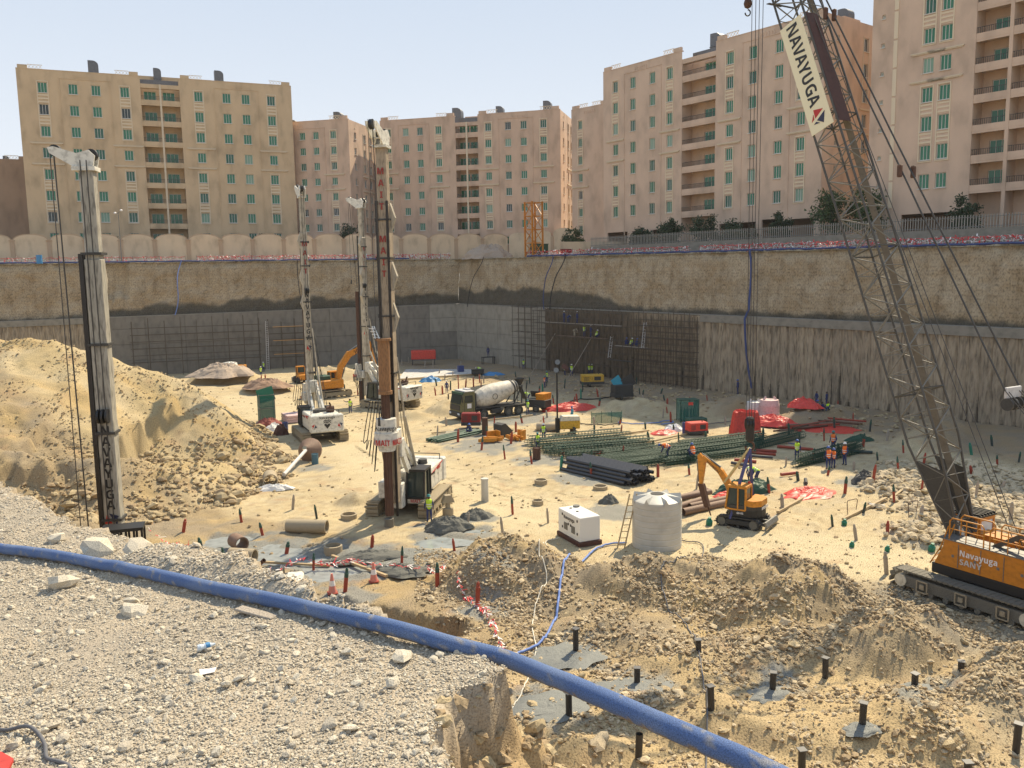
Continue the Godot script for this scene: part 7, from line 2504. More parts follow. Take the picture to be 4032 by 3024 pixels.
func site_things() -> void:
	# water tank with radial ribs on its roof
	var t := thing("water_tank", "large white ribbed plastic water tank with a spiked lid", "tank", on(8.1, -48.0, -0.05))
	var m := MB.new()
	var prof := PackedVector2Array([Vector2(0, 0), Vector2(1.38, 0)])
	for k in 8:
		var y := 0.02 + k * 0.335
		prof.append_array(PackedVector2Array([Vector2(1.38, y), Vector2(1.395, y + 0.03), Vector2(1.395, y + 0.27), Vector2(1.38, y + 0.31)]))
	prof.append_array(PackedVector2Array([Vector2(1.38, 2.72), Vector2(1.3, 2.76), Vector2(0.5, 3.02), Vector2(0.42, 3.02), Vector2(0.4, 2.98), Vector2(0, 2.98)]))
	m.lathe(Transform3D(), prof, 40)
	P(t, "shell", m, "tank_white")
	for k in 8:
		var r := MB.new()
		r.xf = Transform3D(Basis(Vector3.UP, TAU * k / 8.0 + 0.2), Vector3.ZERO)
		var p0 := Vector3(0.42, 3.0, 0)
		var p1 := Vector3(1.42, 2.98, 0)
		var e0 := Vector3(1.42, 2.62, 0.16)
		var e1 := Vector3(1.42, 2.62, -0.16)
		r.tri(p0, e0 + Vector3(0, 0.05, 0), p1); r.tri(p0, p1, e1 + Vector3(0, 0.05, 0)); r.tri(p1, e0, e1)
		P(t, "roof_rib", r, "tank_white")
	var lid := MB.new()
	lid.lathe(Transform3D(), PackedVector2Array([Vector2(0.36, 2.99), Vector2(0.36, 3.03), Vector2(0, 3.03)]), 18)
	P(t, "manhole", lid, "black_paint")
	# ladder against the tank
	var ld := thing("ladder", "worn wooden ladder leaning on the white tank", "ladder", on(6.0, -47.6), 0.0)
	for s in [-0.2, 0.2]:
		var q := MB.new()
		q.bar(Vector3(s, 0, 0), Vector3(s + 0.75, 3.05, -0.35), 0.07)
		P(ld, "stile", q, "timber")
	for k in 8:
		var q := MB.new()
		var f := (k + 0.6) / 8.4
		q.bar(Vector3(-0.2, 0, 0).lerp(Vector3(0.55, 3.05, -0.35), f), Vector3(0.2, 0, 0).lerp(Vector3(0.95, 3.05, -0.35), f), 0.04)
		P(ld, "rung", q, "timber")
	# white generator on its skid: long side faces left-front
	var ga := Vector2(2.55, -50.0)
	var gb := Vector2(3.65, -47.55)
	var gyaw := atan2(-(gb - ga).y, (gb - ga).x)
	var ctr := Vector2(3.75, -49.1)
	var g := thing("generator", "white box generator on a dark skid beside the water tank", "generator", on(ctr.x, ctr.y, -0.02), gyaw)
	var body := MB.new()
	body.cb(0, 0.98, 0, 2.6, 1.42, 1.35, 0.04)
	P(g, "housing", body, "white_clean")
	var skid := MB.new()
	skid.cb(0, 0.14, 0, 2.8, 0.28, 1.5, 0.03)
	P(g, "skid", skid, "rust_sheet")
	text(g, "lettering", "Navayuga", 0.2, Vector3(0.05, 1.35, 0.682), Basis(), "black_paint")
	for x in [-0.35, 0.55]:
		var gr := MB.new()
		gr.bx(x, 0.82, 0.68, 0.42, 0.42, 0.02)
		for k in 5:
			gr.bx(x, 0.66 + 0.08 * k, 0.695, 0.4, 0.02, 0.02)
		P(g, "grille", gr, "steel_grey")
	for q in [[-0.02, 1.02], [0.26, 1.0], [-0.75, 1.45], [-0.75, 0.7], [1.05, 1.45], [1.05, 0.7]]:
		var lt := MB.new()
		lt.bx(q[0], q[1], 0.69, 0.1, 0.13, 0.03)
		P(g, "latch", lt, "black_paint")
	var rf := MB.new()
	for x in [-0.8, 0.0]:
		rf.tube(Vector3(x, 1.68, 0.1), Vector3(x, 1.72, 0.1), 0.09, -1, 12)
	P(g, "filler_cap", rf, "black_paint")
	var cx := MB.new()
	cx.tube(Vector3(-0.95, 1.69, -0.35), Vector3(-0.95, 1.78, -0.35), 0.2, -1, 14)
	P(g, "exhaust_cap", cx, "steel_grey")
	# small red generator set
	box_machine("welding_set", "red welding generator before the mixer truck", on(-4.2, -86.8), -0.05, Vector3(1.9, 1.25, 1.0), "red_dark", "steel_dark", true)
	box_machine("welding_set", "red generator with black end on the right beside the blue drum", on(17.3, -80.6), 0.25, Vector3(1.9, 1.1, 1.1), "tarp_red", "steel_dark", false)
	box_machine("compressor", "yellow compressor trailer in the shade of the pile wall", on(10.9, -117.2), 0.1, Vector3(3.0, 1.3, 1.5), "yellow_paint", "steel_dark", true)
	var cp := box_machine("compressor", "black compressor with raised lid and cyan flap", on(13.3, -104.4), 0.3, Vector3(2.4, 1.5, 1.4), "steel_dark", "steel_dark", true)
	var fl := MB.new()
	fl.bar(Vector3(0.1, 1.75, 0.1), Vector3(1.5, 2.5, 0.1), 0.06, 1.4)
	P(cp, "lid", fl, "steel_dark")
	var fc := MB.new()
	fc.bar(Vector3(-1.1, 1.75, 0.1), Vector3(-0.1, 2.4, 0.1), 0.06, 1.5)
	P(cp, "flap", fc, "cyan_paint", "cyan flap propped open")
	# lighting tower trailer
	var lt := thing("lighting_tower", "orange lighting tower trailer with a tall black mast", "lighting tower", on(5.4, -82.0), 0.15)
	var lb := MB.new()
	lb.cb(0, 0.95, 0, 1.9, 0.8, 1.1, 0.06)
	P(lt, "body", lb, "yellow_paint")
	var lr := MB.new()
	lr.prism(Transform3D(Basis(), Vector3(0, 1.35, 0)), PackedVector2Array([Vector2(-0.95, 0), Vector2(0.95, 0), Vector2(0.9, 0.4), Vector2(-0.7, 0.45)]), 1.08)
	P(lt, "hood", lr, "cream_paint")
	for s in [-1, 1]:
		wheel(lt, 0.35, 0.38, s * 0.62, 0.38, 0.2)
	var lm := MB.new()
	lm.bx(-1.15, 3.2, 0, 0.14, 6.0, 0.14)
	lm.bx(-1.15, 0.9, 0, 0.35, 1.4, 0.5)
	lm.bar(Vector3(-0.9, 0.5, 0), Vector3(-1.9, 0.35, 0), 0.1)
	P(lt, "mast", lm, "black_paint")
	for q in [[-1.3, 6.2, 0.35], [-1.05, 6.9, -0.2], [-0.5, 6.5, 0.2], [-0.2, 6.3, -0.3]]:
		var dm := MB.new()
		dm.lathe(Transform3D(Basis(Vector3.RIGHT, 1.2), Vector3(q[0], q[1], q[2])), PackedVector2Array([Vector2(0.08, -0.25), Vector2(0.22, 0.0), Vector2(0.25, 0.12), Vector2(0, 0.1)]), 16)
		P(lt, "floodlight", dm, "steel_grey" if q[0] < -1.0 else "rust_sheet")
	# drums
	for q in [[1.95, -71.2, 0.34, 1.0, "rust", "open brown oil drum beside the left rebar stack"], [16.4, -81.2, 0.33, 1.1, "drum_navy", "blue oil drum beside the red generator on the right"], [-23.1, -87.0, 0.3, 0.9, "drum_navy", "blue drum tipped among the scrap left of the rear-facing rig"], [-16.5, -71.0, 0.28, 0.9, "cyan_dull", "grey-blue can beside the concrete funnel"], [24.0, -96.5, 0.4, 1.2, "rust", "rusty drum before the right pile wall"]]:
		var dm := MB.new()
		var h: float = q[3]
		var r: float = q[2]
		dm.lathe(Transform3D(), PackedVector2Array([Vector2(0, 0), Vector2(r, 0), Vector2(r, h * 0.32), Vector2(r * 1.05, h * 0.34), Vector2(r, h * 0.36), Vector2(r, h * 0.66), Vector2(r * 1.05, h * 0.68), Vector2(r, h * 0.7), Vector2(r, h), Vector2(r * 0.92, h), Vector2(r * 0.9, h - 0.06), Vector2(0, h - 0.06)]), 18)
		solo("drum", dm, q[4], q[5], "drum", on(q[0], q[1], -0.01))
	# bins, crates and boxes
	crumpled(-25.4, -89.5, 1.6, 0.9, 1.4, 0.3, "scrap_red", "scrap_heap", "heap of red and brown scrap left of the rear-facing rig", "scrap", 4.0)
	crumpled(-22.9, -84.6, 0.8, 1.0, 0.7, 0.2, "rust_sheet", "scrap_bag", "maroon bag by the left track of the rear-facing rig", "bag", 5.0)
	crumpled(-24.4, -87.6, 1.2, 0.7, 0.8, 0.9, "tarp_white", "scrap_sheet", "crumpled white sheet on the scrap left of the rear-facing rig", "sheet", 6.5)
	var pk := thing("block_stack", "stack of pink ribbed blocks left of the rear-facing rig", "stack", on(-23.6, -92.5), 0.5)
	for k in 6:
		var bm := MB.new()
		bm.cb(0, 0.14 + 0.27 * (k / 2), -0.7 + 1.4 * (k % 2), 2.0, 0.24, 1.2, 0.03)
		P(pk, "block", bm, "bag_pink")
	var gf := thing("mesh_cabin", "tall frame cabin wrapped in green mesh left of the rear-facing rig", "cabin", on(-26.5, -92.6), 0.4)
	var gm := MB.new()
	for sx in [-1, 1]:
		for sz in [-1, 1]:
			gm.bx(sx * 0.8, 1.5, sz * 0.7, 0.07, 3.0, 0.07)
	for y in [0.1, 1.5, 2.95]:
		gm.bx(0, y, 0.7, 1.6, 0.06, 0.06); gm.bx(0, y, -0.7, 1.6, 0.06, 0.06)
		gm.bx(0.8, y, 0, 0.06, 0.06, 1.4); gm.bx(-0.8, y, 0, 0.06, 0.06, 1.4)
	P(gf, "frame", gm, "steel_grey")
	var gs := MB.new()
	gs.bx(0, 1.3, 0.68, 1.55, 2.5, 0.02); gs.bx(-0.78, 1.3, 0, 0.02, 2.5, 1.35); gs.bx(0.78, 1.3, 0, 0.02, 2.5, 1.35); gs.bx(0, 1.3, -0.68, 1.55, 2.5, 0.02)
	P(gf, "mesh_wrap", gs, "net_green")
	var gt := MB.new()
	gt.bar(Vector3(-0.85, 2.7, 0), Vector3(0.85, 3.1, 0), 0.05, 1.5)
	P(gf, "mesh_roof", gt, "green_marker")
	# concrete funnel with its tremie pipe
	var fn := thing("tremie_funnel", "rusty funnel with a long grey pipe lying at the foot of the spoil heap", "funnel", on(-17.4, -71.8, 0.35), 0.0)
	var fm := MB.new()
	var ft := Transform3D(Basis(Vector3.RIGHT, PI / 2 - 0.35) * Basis(Vector3(0, 0, 1), 0.2), Vector3(0, 0.5, 0.6))
	fm.lathe(Transform3D(ft.basis, Vector3(0, 0.75, -0.2)), PackedVector2Array([Vector2(1.05, -0.8), Vector2(1.05, -0.6), Vector2(0.2, 0.4)]), 20)
	P(fn, "cone", fm, "pipe_brown")
	var fp := MB.new()
	fp.tube(Vector3(0, 0.7, 0.2), Vector3(-0.3, 0.05, 6.2), 0.15, -1, 12)
	P(fn, "pipe", fp, "bag_grey")
	# white concrete post and an orphan core barrel
	var wp := MB.new()
	wp.tube(Vector3(0, -0.1, 0), Vector3(0, 1.55, 0), 0.26, 0.24, 18)
	wp.tube(Vector3(0, 1.5, 0), Vector3(0, 1.62, 0), 0.27, -1, 18)
	solo("concrete_post", wp, "tank_white", "thick white concrete post standing alone right of the facing rig", "post", on(-2.0, -58.4))
	var bb := thing("drill_bucket", "pale drilling bucket standing behind the worker at the facing rig", "drill bucket", on(-4.3, -54.9), 0.4)
	var b1 := MB.new()
	b1.tube(Vector3(0, 0.0, 0), Vector3(0, 0.5, 0), 0.36, -1, 18)
	b1.tube(Vector3(0, 0.45, 0), Vector3(0, 0.85, 0), 0.16, -1, 12)
	P(bb, "barrel", b1, "pipe_buff")
	var b2 := MB.new()
	b2.prism(Transform3D(Basis(), Vector3(0, 0.85, 0)), PackedVector2Array([Vector2(-0.42, 0), Vector2(0.42, 0), Vector2(0.34, 0.22), Vector2(0.2, 0.5), Vector2(-0.2, 0.5), Vector2(-0.34, 0.22)]), 0.4)
	P(bb, "box", b2, "pipe_buff")
	var bs := MB.new()
	bs.tube(Vector3(0, -0.05, 0), Vector3(0, 0.5, 0), 0.3, -1, 18)
	solo("drill_tip", bs, "track_grey", "round drill shoe under the facing rig's drill bar", "drill bit", on(-7.75, -52.3))
	# wells and rings
	ring_well(-10.3, -47.7, 0.5, "short concrete ring beside the shadow of the facing rig's mast")
	ring_well(2.0, -62.5, 0.45, "concrete ring let into the sand left of the black pipes")
	ring_well(6.2, -60.8, 0.5, "concrete ring under the front of the black pipes")
	ring_well(-10.6, -54.2, 0.5, "ring beside the left track of the facing rig")
	ring_well(1.6, -57.2, 0.36, "small dark ring in the sand behind the generator")
	# red tarpaulins and bags
	crumpled(6.6, -97.2, 3.4, 0.75, 1.4, 0.28, "tarp_red", "tarpaulin", "long red tarpaulin over a low heap right of the mixer", "tarpaulin", 1.0)
	crumpled(14.4, -81.6, 1.5, 0.35, 0.9, 0.5, "tarp_red", "tarpaulin", "small red tarpaulin left of the blue drum", "tarpaulin", 2.0)
	crumpled(21.7, -79.9, 1.6, 2.3, 1.1, 0.05, "tarp_red", "covered_box", "tall box covered by a red tarpaulin behind the hook block", "tarpaulin", 3.0, true)
	crumpled(25.8, -85.0, 2.6, 0.9, 1.5, -0.5, "tarp_red", "tarpaulin", "red tarpaulin heaped behind the red covered box", "tarpaulin", 7.0)
	crumpled(29.8, -87.6, 1.8, 0.95, 1.0, -0.5, "tarp_red", "tarpaulin", "peaked red tarpaulin beside the seated workers", "tarpaulin", 8.0)
	crumpled(29.5, -83.2, 4.0, 0.14, 2.4, -0.5, "tarp_red", "tarpaulin", "red sheet spread under the steel tubes on the right", "tarpaulin", 9.0)
	crumpled(20.4, -58.6, 2.2, 0.45, 1.3, 0.5, "tarp_red", "tarpaulin", "crumpled red tarpaulin right behind the small excavator", "tarpaulin", 10.0)
	crumpled(14.8, -58.2, 1.3, 0.35, 1.0, 0.9, "tarp_red", "tarpaulin", "crumpled red tarpaulin behind the small excavator's breaker", "tarpaulin", 11.0)
	crumpled(16.2, -59.6, 2.6, 0.9, 1.0, 0.3, "green_bar", "rebar_tangle", "tangle of dark green bars behind the small excavator", "rebar", 12.0)
	crumpled(15.6, -83.0, 1.1, 0.6, 0.8, 0.2, "tarp_white", "sheet_heap", "heap of white plastic sheet beside the blue drum", "sheet", 13.0)
	crumpled(31.0, -76.5, 1.4, 0.5, 0.8, 0.3, "green_bar", "net_heap", "dark green net heaped behind the workers in orange vests", "net", 14.0)
	crumpled(-11.8, -125.3, 1.6, 0.7, 1.2, 0.3, "tarp_blue", "tarpaulin", "blue tarpaulin on the white sheeting near the corner", "tarpaulin", 15.0)
	crumpled(25.4, -61.4, 1.2, 0.7, 0.8, 0.6, "steel_dark", "hose_heap", "heap of dark hose beside the rubble field", "hose", 16.0)
	crumpled(-3.0, -132.6, 1.9, 0.4, 1.3, 0.3, "tarp_blue", "tarpaulin", "pale blue sheeting beside the bending worker near the corner", "tarpaulin", 17.0)
	crumpled(-17.6, -62.4, 1.5, 0.4, 0.5, 0.2, "tarp_white", "sheet_heap", "white plastic sheet at the toe of the spoil heap", "sheet", 18.0)
	for q in [[24.9, -88.4, 0.85, 2.0, "bag_grey", "grey bulk bag behind the red covered box"], [26.2, -87.6, 1.0, 2.3, "bag_pink", "pinkish bulk bag beside the grey one"]]:
		var m3 := MB.new()
		m3.lathe(Transform3D(), PackedVector2Array([Vector2(0, 0), Vector2(q[2] * 0.95, 0), Vector2(q[2] * 1.05, q[3] * 0.25), Vector2(q[2], q[3] * 0.5), Vector2(q[2] * 1.03, q[3] * 0.75), Vector2(q[2] * 0.9, q[3]), Vector2(q[2] * 0.5, q[3] * 1.02), Vector2(0, q[3] * 0.92)]), 16)
		for s in [-1, 1]:
			m3.bar(Vector3(s * q[2] * 0.7, q[3] * 0.95, 0.2), Vector3(s * q[2] * 0.4, q[3] * 1.15, 0.1), 0.08, 0.2)
		solo("bulk_bag", m3, q[4], q[5], "bag", on(q[0], q[1], -0.05))
	# red canopy box by the corner
	var rc := thing("site_shelter", "low red-topped site shelter near the pit corner", "shelter", Vector3(-15.2, 0, -149.5), 0.1)
	var rcm := MB.new()
	rcm.cb(0, 1.75, 0, 4.2, 1.5, 2.0, 0.06)
	P(rc, "cover", rcm, "tarp_red")
	for s in [-1, 1]:
		for z in [-0.8, 0.8]:
			var lg := MB.new()
			lg.bx(s * 1.9, 0.5, z, 0.12, 1.1, 0.12)
			P(rc, "leg", lg, "steel_dark")
	# white cube tank and its orange pump
	var wt := MB.new()
	wt.cb(0, 1.1, 0, 2.2, 2.0, 2.0, 0.3)
	for k in 8:
		wt.xf = Transform3D(Basis(Vector3.UP, TAU * k / 8.0), Vector3(0, 2.1, 0))
		wt.bar(Vector3(0.2, 0.15, 0), Vector3(1.1, 0.0, 0), 0.2, 0.12)
	solo("water_tank", wt, "white_clean", "white square tank with a ribbed top against the far left wall", "tank", on(-44.6, -137.0), 0.2)
	box_machine("pump_set", "orange pump set before the white square tank", on(-42.8, -135.6), 0.2, Vector3(2.3, 1.1, 1.2), "orange_paint", "steel_dark", true)
	# white blinding sheets laid near the corner
	var ws := MB.new()
	ws.tinted = false
	ws.quad(Vector3(-16.8, 0, -127.5), Vector3(-5.0, 0, -133.0), Vector3(-4.8, 0, -138.5), Vector3(-17.2, 0, -140.5))
	solo("blinding_sheet", ws, "sheet_pale", "pale plastic sheeting spread flat near the pit corner", "sheet", Vector3(0, 0.24, 0))
	var edge := MB.new()
	edge.bar(Vector3(-17.2, 0.2, -126.4), Vector3(-3.0, 0.2, -133.4), 0.25, 0.2)
	solo("formwork_board", edge, "timber", "long board edging the pale sheeting", "board")
	for q in [[-8.0, -135.5, 0.9, 0.9, "drum_navy", "blue crate on the pale sheeting"], [-5.2, -131.8, 1.8, 0.7, "steel_dark", "black tub on the pale sheeting"]]:
		var bx2 := MB.new()
		bx2.cb(0, q[3] / 2, 0, q[2], q[3], 0.9, 0.06)
		bx2.bx(0, q[3], 0, q[2] * 1.06, 0.06, 0.96)
		solo("site_box", bx2, q[4], q[5], "box", Vector3(q[0], 0.24, q[1]), 0.3)
	# orange formwork parts and the black box among them
	for q in [[-1.9, -78.5, 0.5, "orange formwork clamps in a heap before the black box"], [0.15, -79.6, -0.6, "orange formwork clamps in a heap right of the black box"]]:
		var of := thing("formwork_heap", q[3], "formwork", on(q[0], q[1]), q[2])
		for k in 6:
			var ob := MB.new()
			ob.cb(-0.6 + 0.2 * k, 0.22 + 0.08 * (k % 3), 0.1 * sin(k * 2.0), 0.16, 0.3, 1.5, 0.03, 0.25 * sin(k * 3.0) + 1.0)
			P(of, "channel", ob, "orange_paint")
		var of2 := MB.new()
		of2.cb(0.75, 0.5, -0.3, 0.1, 1.0, 0.9, 0.03)
		of2.cb(0.3, 0.5, -0.7, 0.9, 0.9, 0.1, 0.03)
		P(of, "panel", of2, "orange_paint")
	var bl := MB.new()
	bl.prism(Transform3D(Basis(Vector3.UP, 0.5), Vector3(0, 0, 0)), PackedVector2Array([Vector2(-0.6, 0), Vector2(0.7, 0), Vector2(0.8, 0.5), Vector2(-0.1, 1.3), Vector2(-0.6, 1.2)]), 1.2)
	solo("steel_hopper", bl, "steel_dark", "black steel hopper behind the orange formwork", "hopper", on(-1.0, -82.2), 0.2)
	var rp := MB.new()
	rp.tube(Vector3(0, -0.2, 0), Vector3(0, 1.7, 0), 0.3, -1, 14)
	solo("steel_casing", rp, "rust", "tall rusty casing tube right of the red welding generator", "casing", on(-2.7, -83.2))
	# dark green skip and meshed cage store
	box_machine("site_skip", "green open skip on the red generator's far side", on(18.2, -85.0), 0.2, Vector3(1.9, 0.8, 1.2), "green_dark", "green_dark", false)
	var gc := thing("gas_cage", "green mesh cage holding gas bottles", "cage", on(18.0, -88.2), 0.1)
	var gcm := MB.new()
	for sx in [-1, 1]:
		for sz in [-1, 1]:
			gcm.bx(sx * 0.95, 1.15, sz * 0.7, 0.07, 2.3, 0.07)
	gcm.bx(0, 2.28, 0, 2.0, 0.05, 1.5)
	P(gc, "frame", gcm, "green_dark")
	var gcn := MB.new()
	gcn.bx(0, 1.2, 0.7, 1.9, 2.1, 0.02); gcn.bx(0.95, 1.2, 0, 0.02, 2.1, 1.4); gcn.bx(-0.95, 1.2, 0, 0.02, 2.1, 1.4)
	P(gc, "netting", gcn, "net_green")
	for k in 5:
		var gb2 := MB.new()
		gb2.lathe(Transform3D(), PackedVector2Array([Vector2(0, 0.02), Vector2(0.14, 0.02), Vector2(0.14, 1.2), Vector2(0.05, 1.38), Vector2(0.05, 1.48), Vector2(0, 1.5)]), 10)
		P(gc, "gas_bottle", gb2, "green_dark").position = Vector3(-0.7 + 0.34 * k, 0, 0.1 * (k % 2))
	var sg := MB.new()
	sg.bx(0.1, 1.9, 0.73, 0.5, 0.3, 0.02)
	P(gc, "sign", sg, "tarp_red")
	# low green net fence
	var nb := MB.new()
	nb.bx(0, 0.55, 0, 3.2, 1.1, 0.03)
	for k in 4:
		nb.bx(-1.6 + 1.06 * k, 0.6, 0, 0.06, 1.3, 0.06)
	solo("net_fence", nb, "net_green", "low green net fence before the tan mound right of the mixer", "fence", on(9.7, -88.5), 0.1)
	# timber beams
	for q in [[6.6, -78.9, 13.2, -83.0, 0.16, "long timber beam behind the left rebar stack"], [10.6, -75.6, 16.6, -80.6, 0.16, "long timber beam leading up to the blue drum"], [20.2, -51.9, 24.8, -56.4, 0.17, "long timber beam on the sand right of the small excavator"], [25.0, -56.2, 26.6, -57.9, 0.17, "timber beam continuing the long one near the rubble"], [16.7, -53.6, 19.8, -57.6, 0.18, "timber beam leaning behind the small excavator"], [-13.8, -45.9, -10.0, -45.3, 0.14, "timber plank lying over the puddles"], [-10.2, -46.9, -6.6, -43.0, 0.16, "grey timber beam slanting over the puddle"], [-2.7, -90.6, 2.2, -93.0, 0.18, "timber beam before the mixer's wheels"], [-7.9, -83.3, -6.6, -83.9, 0.16, "timber bearer under the green rods"], [-9.2, -46.2, -8.2, -46.3, 0.1, "small plank on the grey mud"]]:
		var bm2 := MB.new()
		var a := on(q[0], q[1], 0.14)
		var b := on(q[2], q[3], 0.14)
		bm2.bar(Vector3.ZERO, b - a, q[4], q[4] * 0.8)
		solo("timber_beam", bm2, "timber", q[5], "timber", a)
	# steel tubes on the red sheet
	for k in 9:
		var m4 := MB.new()
		var yaw := 1.95 + 0.25 * sin(k * 2.7) if k < 6 else 0.9
		m4.tube(Vector3(0, 0, -3.2), Vector3(0, 0, 3.2), 0.09, -1, 10)
		solo("scaffold_tube", m4, ["rust", "pipe_brown", "marker_red"][k % 3], "loose steel tube on the red sheet behind the workers in orange", "tube", on(27.6 + 0.55 * k, -82.0 - 0.45 * k, 0.28 + 0.02 * k), yaw, "tubes on the red sheet")
	# bent rods standing in the sand
	for q in [[21.4, -53.6], [24.6, -52.2]]:
		var br := MB.new()
		br.path(PackedVector3Array([Vector3(-0.5, -0.1, 0.2), Vector3(-0.5, 0.75, 0.1), Vector3(-0.35, 0.85, 0.0), Vector3(0.45, 0.85, -0.1), Vector3(0.55, 0.75, -0.1), Vector3(0.55, 0.1, -0.2)]), 0.025, 6)
		solo("bent_rod", br, "rust", "thin bent steel rod arching out of the sand near the long timber beam", "rod", on(q[0], q[1]), 0.4, "bent rods")
	# green caps lying about
	for q in [[11.9, -51.6, 0.2, "green plastic cap lying left of the small excavator"], [20.0, -51.2, 0.16, "green cap standing at the end of the long timber beam"], [18.9, -47.2, 0.14, "small green cap on the haul road"], [20.5, -46.3, 0.14, "green cap beside the limestone rubble"], [22.8, -46.0, 0.18, "green cap nearest the crane boom"]]:
		var cm := MB.new()
		cm.lathe(Transform3D(Basis(Vector3(1, 0, 0), 0.3), Vector3.ZERO), PackedVector2Array([Vector2(0, 0), Vector2(q[2], 0), Vector2(q[2], q[2] * 1.4), Vector2(q[2] * 0.5, q[2] * 2.0), Vector2(q[2] * 0.5, q[2] * 2.6), Vector2(0, q[2] * 2.6)]), 12)
		solo("green_sleeve", cm, "green_marker", q[3], "cap", on(q[0], q[1], 0.02))
	# traffic cones
	for q in [[-9.0, -41.1, "leaning faded traffic cone at the trench, the lower one"], [-7.2, -42.6, "faded traffic cone at the trench, the upper one"]]:
		var cn := thing("traffic_cone", q[2], "traffic cone", on(q[0], q[1]), 0.3)
		var c1 := MB.new()
		c1.cb(0, 0.03, 0, 0.5, 0.06, 0.5, 0.02)
		P(cn, "base", c1, "marker_red")
		var c2 := MB.new()
		c2.lathe(Transform3D(), PackedVector2Array([Vector2(0.2, 0.06), Vector2(0.05, 1.0), Vector2(0, 1.0)]), 14)
		P(cn, "cone", c2, "cone_red")
		var c3 := MB.new()
		c3.lathe(Transform3D(), PackedVector2Array([Vector2(0.155, 0.4), Vector2(0.113, 0.66)]), 14)
		P(cn, "band", c3, "tape_white")
	# heaps of wet slurry spoil and puddles
	crumpled(-4.1, -51.6, 1.5, 0.75, 1.0, 0.2, "mud", "mud_heap", "dark heap of wet spoil beside the pale puddle", "mud", 20.0)
	crumpled(-2.5, -53.9, 1.1, 0.6, 0.8, 0.4, "mud", "mud_heap", "second dark heap of wet spoil, behind the first", "mud", 21.0)
	crumpled(6.4, -57.0, 0.7, 0.5, 0.5, 0.4, "mud", "mud_heap", "small dark heap of wet spoil behind the generator", "mud", 22.0)
	crumpled(-8.2, -46.4, 2.2, 0.35, 1.0, 0.3, "mud", "mud_heap", "flat dark spread of wet spoil among the puddles", "mud", 23.0)
	crumpled(-6.0, -44.0, 1.7, 0.3, 1.1, -0.3, "mud", "mud_heap", "flat dark spread of wet spoil before the trench", "mud", 24.0)
	crumpled(-43.0, -128.5, 4.6, 1.7, 4.0, 0.0, "heap_pink", "aggregate_heap", "low cone of pinkish aggregate before the far left wall", "heap", 25.0)
	crumpled(-33.2, -116.6, 3.4, 1.2, 2.2, 0.2, "heap_red", "aggregate_heap", "reddish spoil heap left of the orange excavator", "heap", 26.0)
	water_patch("puddle", -14.0, -47.6, 1.9, 2.0, "slurry", "pale grey slurry puddle behind the two short pipes", "puddle")
	water_patch("puddle", -17.2, -50.3, 1.2, 1.2, "slurry", "small slurry puddle left of the short pipes", "puddle")
	water_patch("puddle", -9.6, -44.6, 2.0, 1.6, "slurry", "slurry puddle under the grey timber beam", "puddle")
	water_patch("puddle", -4.2, -49.2, 1.9, 1.1, "water", "pale water puddle before the dark wet spoil", "puddle")
	water_patch("puddle", -2.6, -51.2, 0.9, 0.6, "water", "small water puddle right of the dark wet spoil", "puddle")
	crumpled(1.1, -29.3, 1.50, 0.13, 1.08, 0.3, "wet_concrete", "concrete_patch", "round grey patch of spilt concrete left of the pile under the blue hose", "concrete patch", 41.1)
	crumpled(4.3, -30.8, 1.56, 0.13, 1.08, 0.3, "wet_concrete", "concrete_patch", "grey patch of spilt concrete at the foot of a black pile", "concrete patch", 44.3)
	crumpled(2.0, -33.4, 1.44, 0.13, 1.20, 0.3, "wet_concrete", "concrete_patch", "dark grey patch round the pile beside the thin blue hose", "concrete patch", 42.0)
	crumpled(9.3, -30.2, 0.96, 0.13, 0.66, 0.3, "wet_concrete", "concrete_patch", "grey splash of concrete round a black pile on the right", "concrete patch", 49.3)
	crumpled(14.1, -29.2, 0.72, 0.13, 0.48, 0.3, "wet_concrete", "concrete_patch", "small grey collar of concrete round the right-hand pile", "concrete patch", 54.1)
	crumpled(11.3, -26.8, 0.72, 0.13, 0.48, 0.3, "wet_concrete", "concrete_patch", "grey collar of concrete round the lower right pile", "concrete patch", 51.3)

func box_machine(called: String, label: String, at: Vector3, yaw: float, s: Vector3, top: String, low: String, wheels: bool) -> Node3D:
	var o := thing(called, label, called.replace("_", " "), at, yaw)
	var y := 0.35 if wheels else 0.1
	var m := MB.new()
	m.cb(0, y + s.y * 0.62, 0, s.x, s.y * 0.76, s.z, 0.07)
	P(o, "housing", m, top)
	var b := MB.new()
	b.cb(0, y + s.y * 0.14, 0, s.x * 1.04, s.y * 0.28, s.z * 1.02, 0.03)
	P(o, "base", b, low)
	var v := MB.new()
	for k in 5:
		v.bx(-s.x * 0.3, y + s.y * (0.45 + 0.08 * k), s.z / 2 + 0.01, s.x * 0.25, 0.03, 0.03)
	v.bx(s.x * 0.2, y + s.y * 0.62, s.z / 2 + 0.01, s.x * 0.3, s.y * 0.4, 0.02)
	v.tube(Vector3(s.x * 0.3, y + s.y, 0), Vector3(s.x * 0.3, y + s.y * 1.12, 0), 0.06, -1, 8)
	P(o, "panel", v, "steel_dark")
	if wheels:
		for q in [-1, 1]:
			wheel(o, -s.x * 0.15, 0.3, q * s.z * 0.5, 0.3, 0.2)
		var t := MB.new()
		t.bar(Vector3(s.x * 0.5, y + 0.1, 0), Vector3(s.x * 0.8, 0.25, 0), 0.08)
		P(o, "tow_bar", t, "steel_dark")
	return o

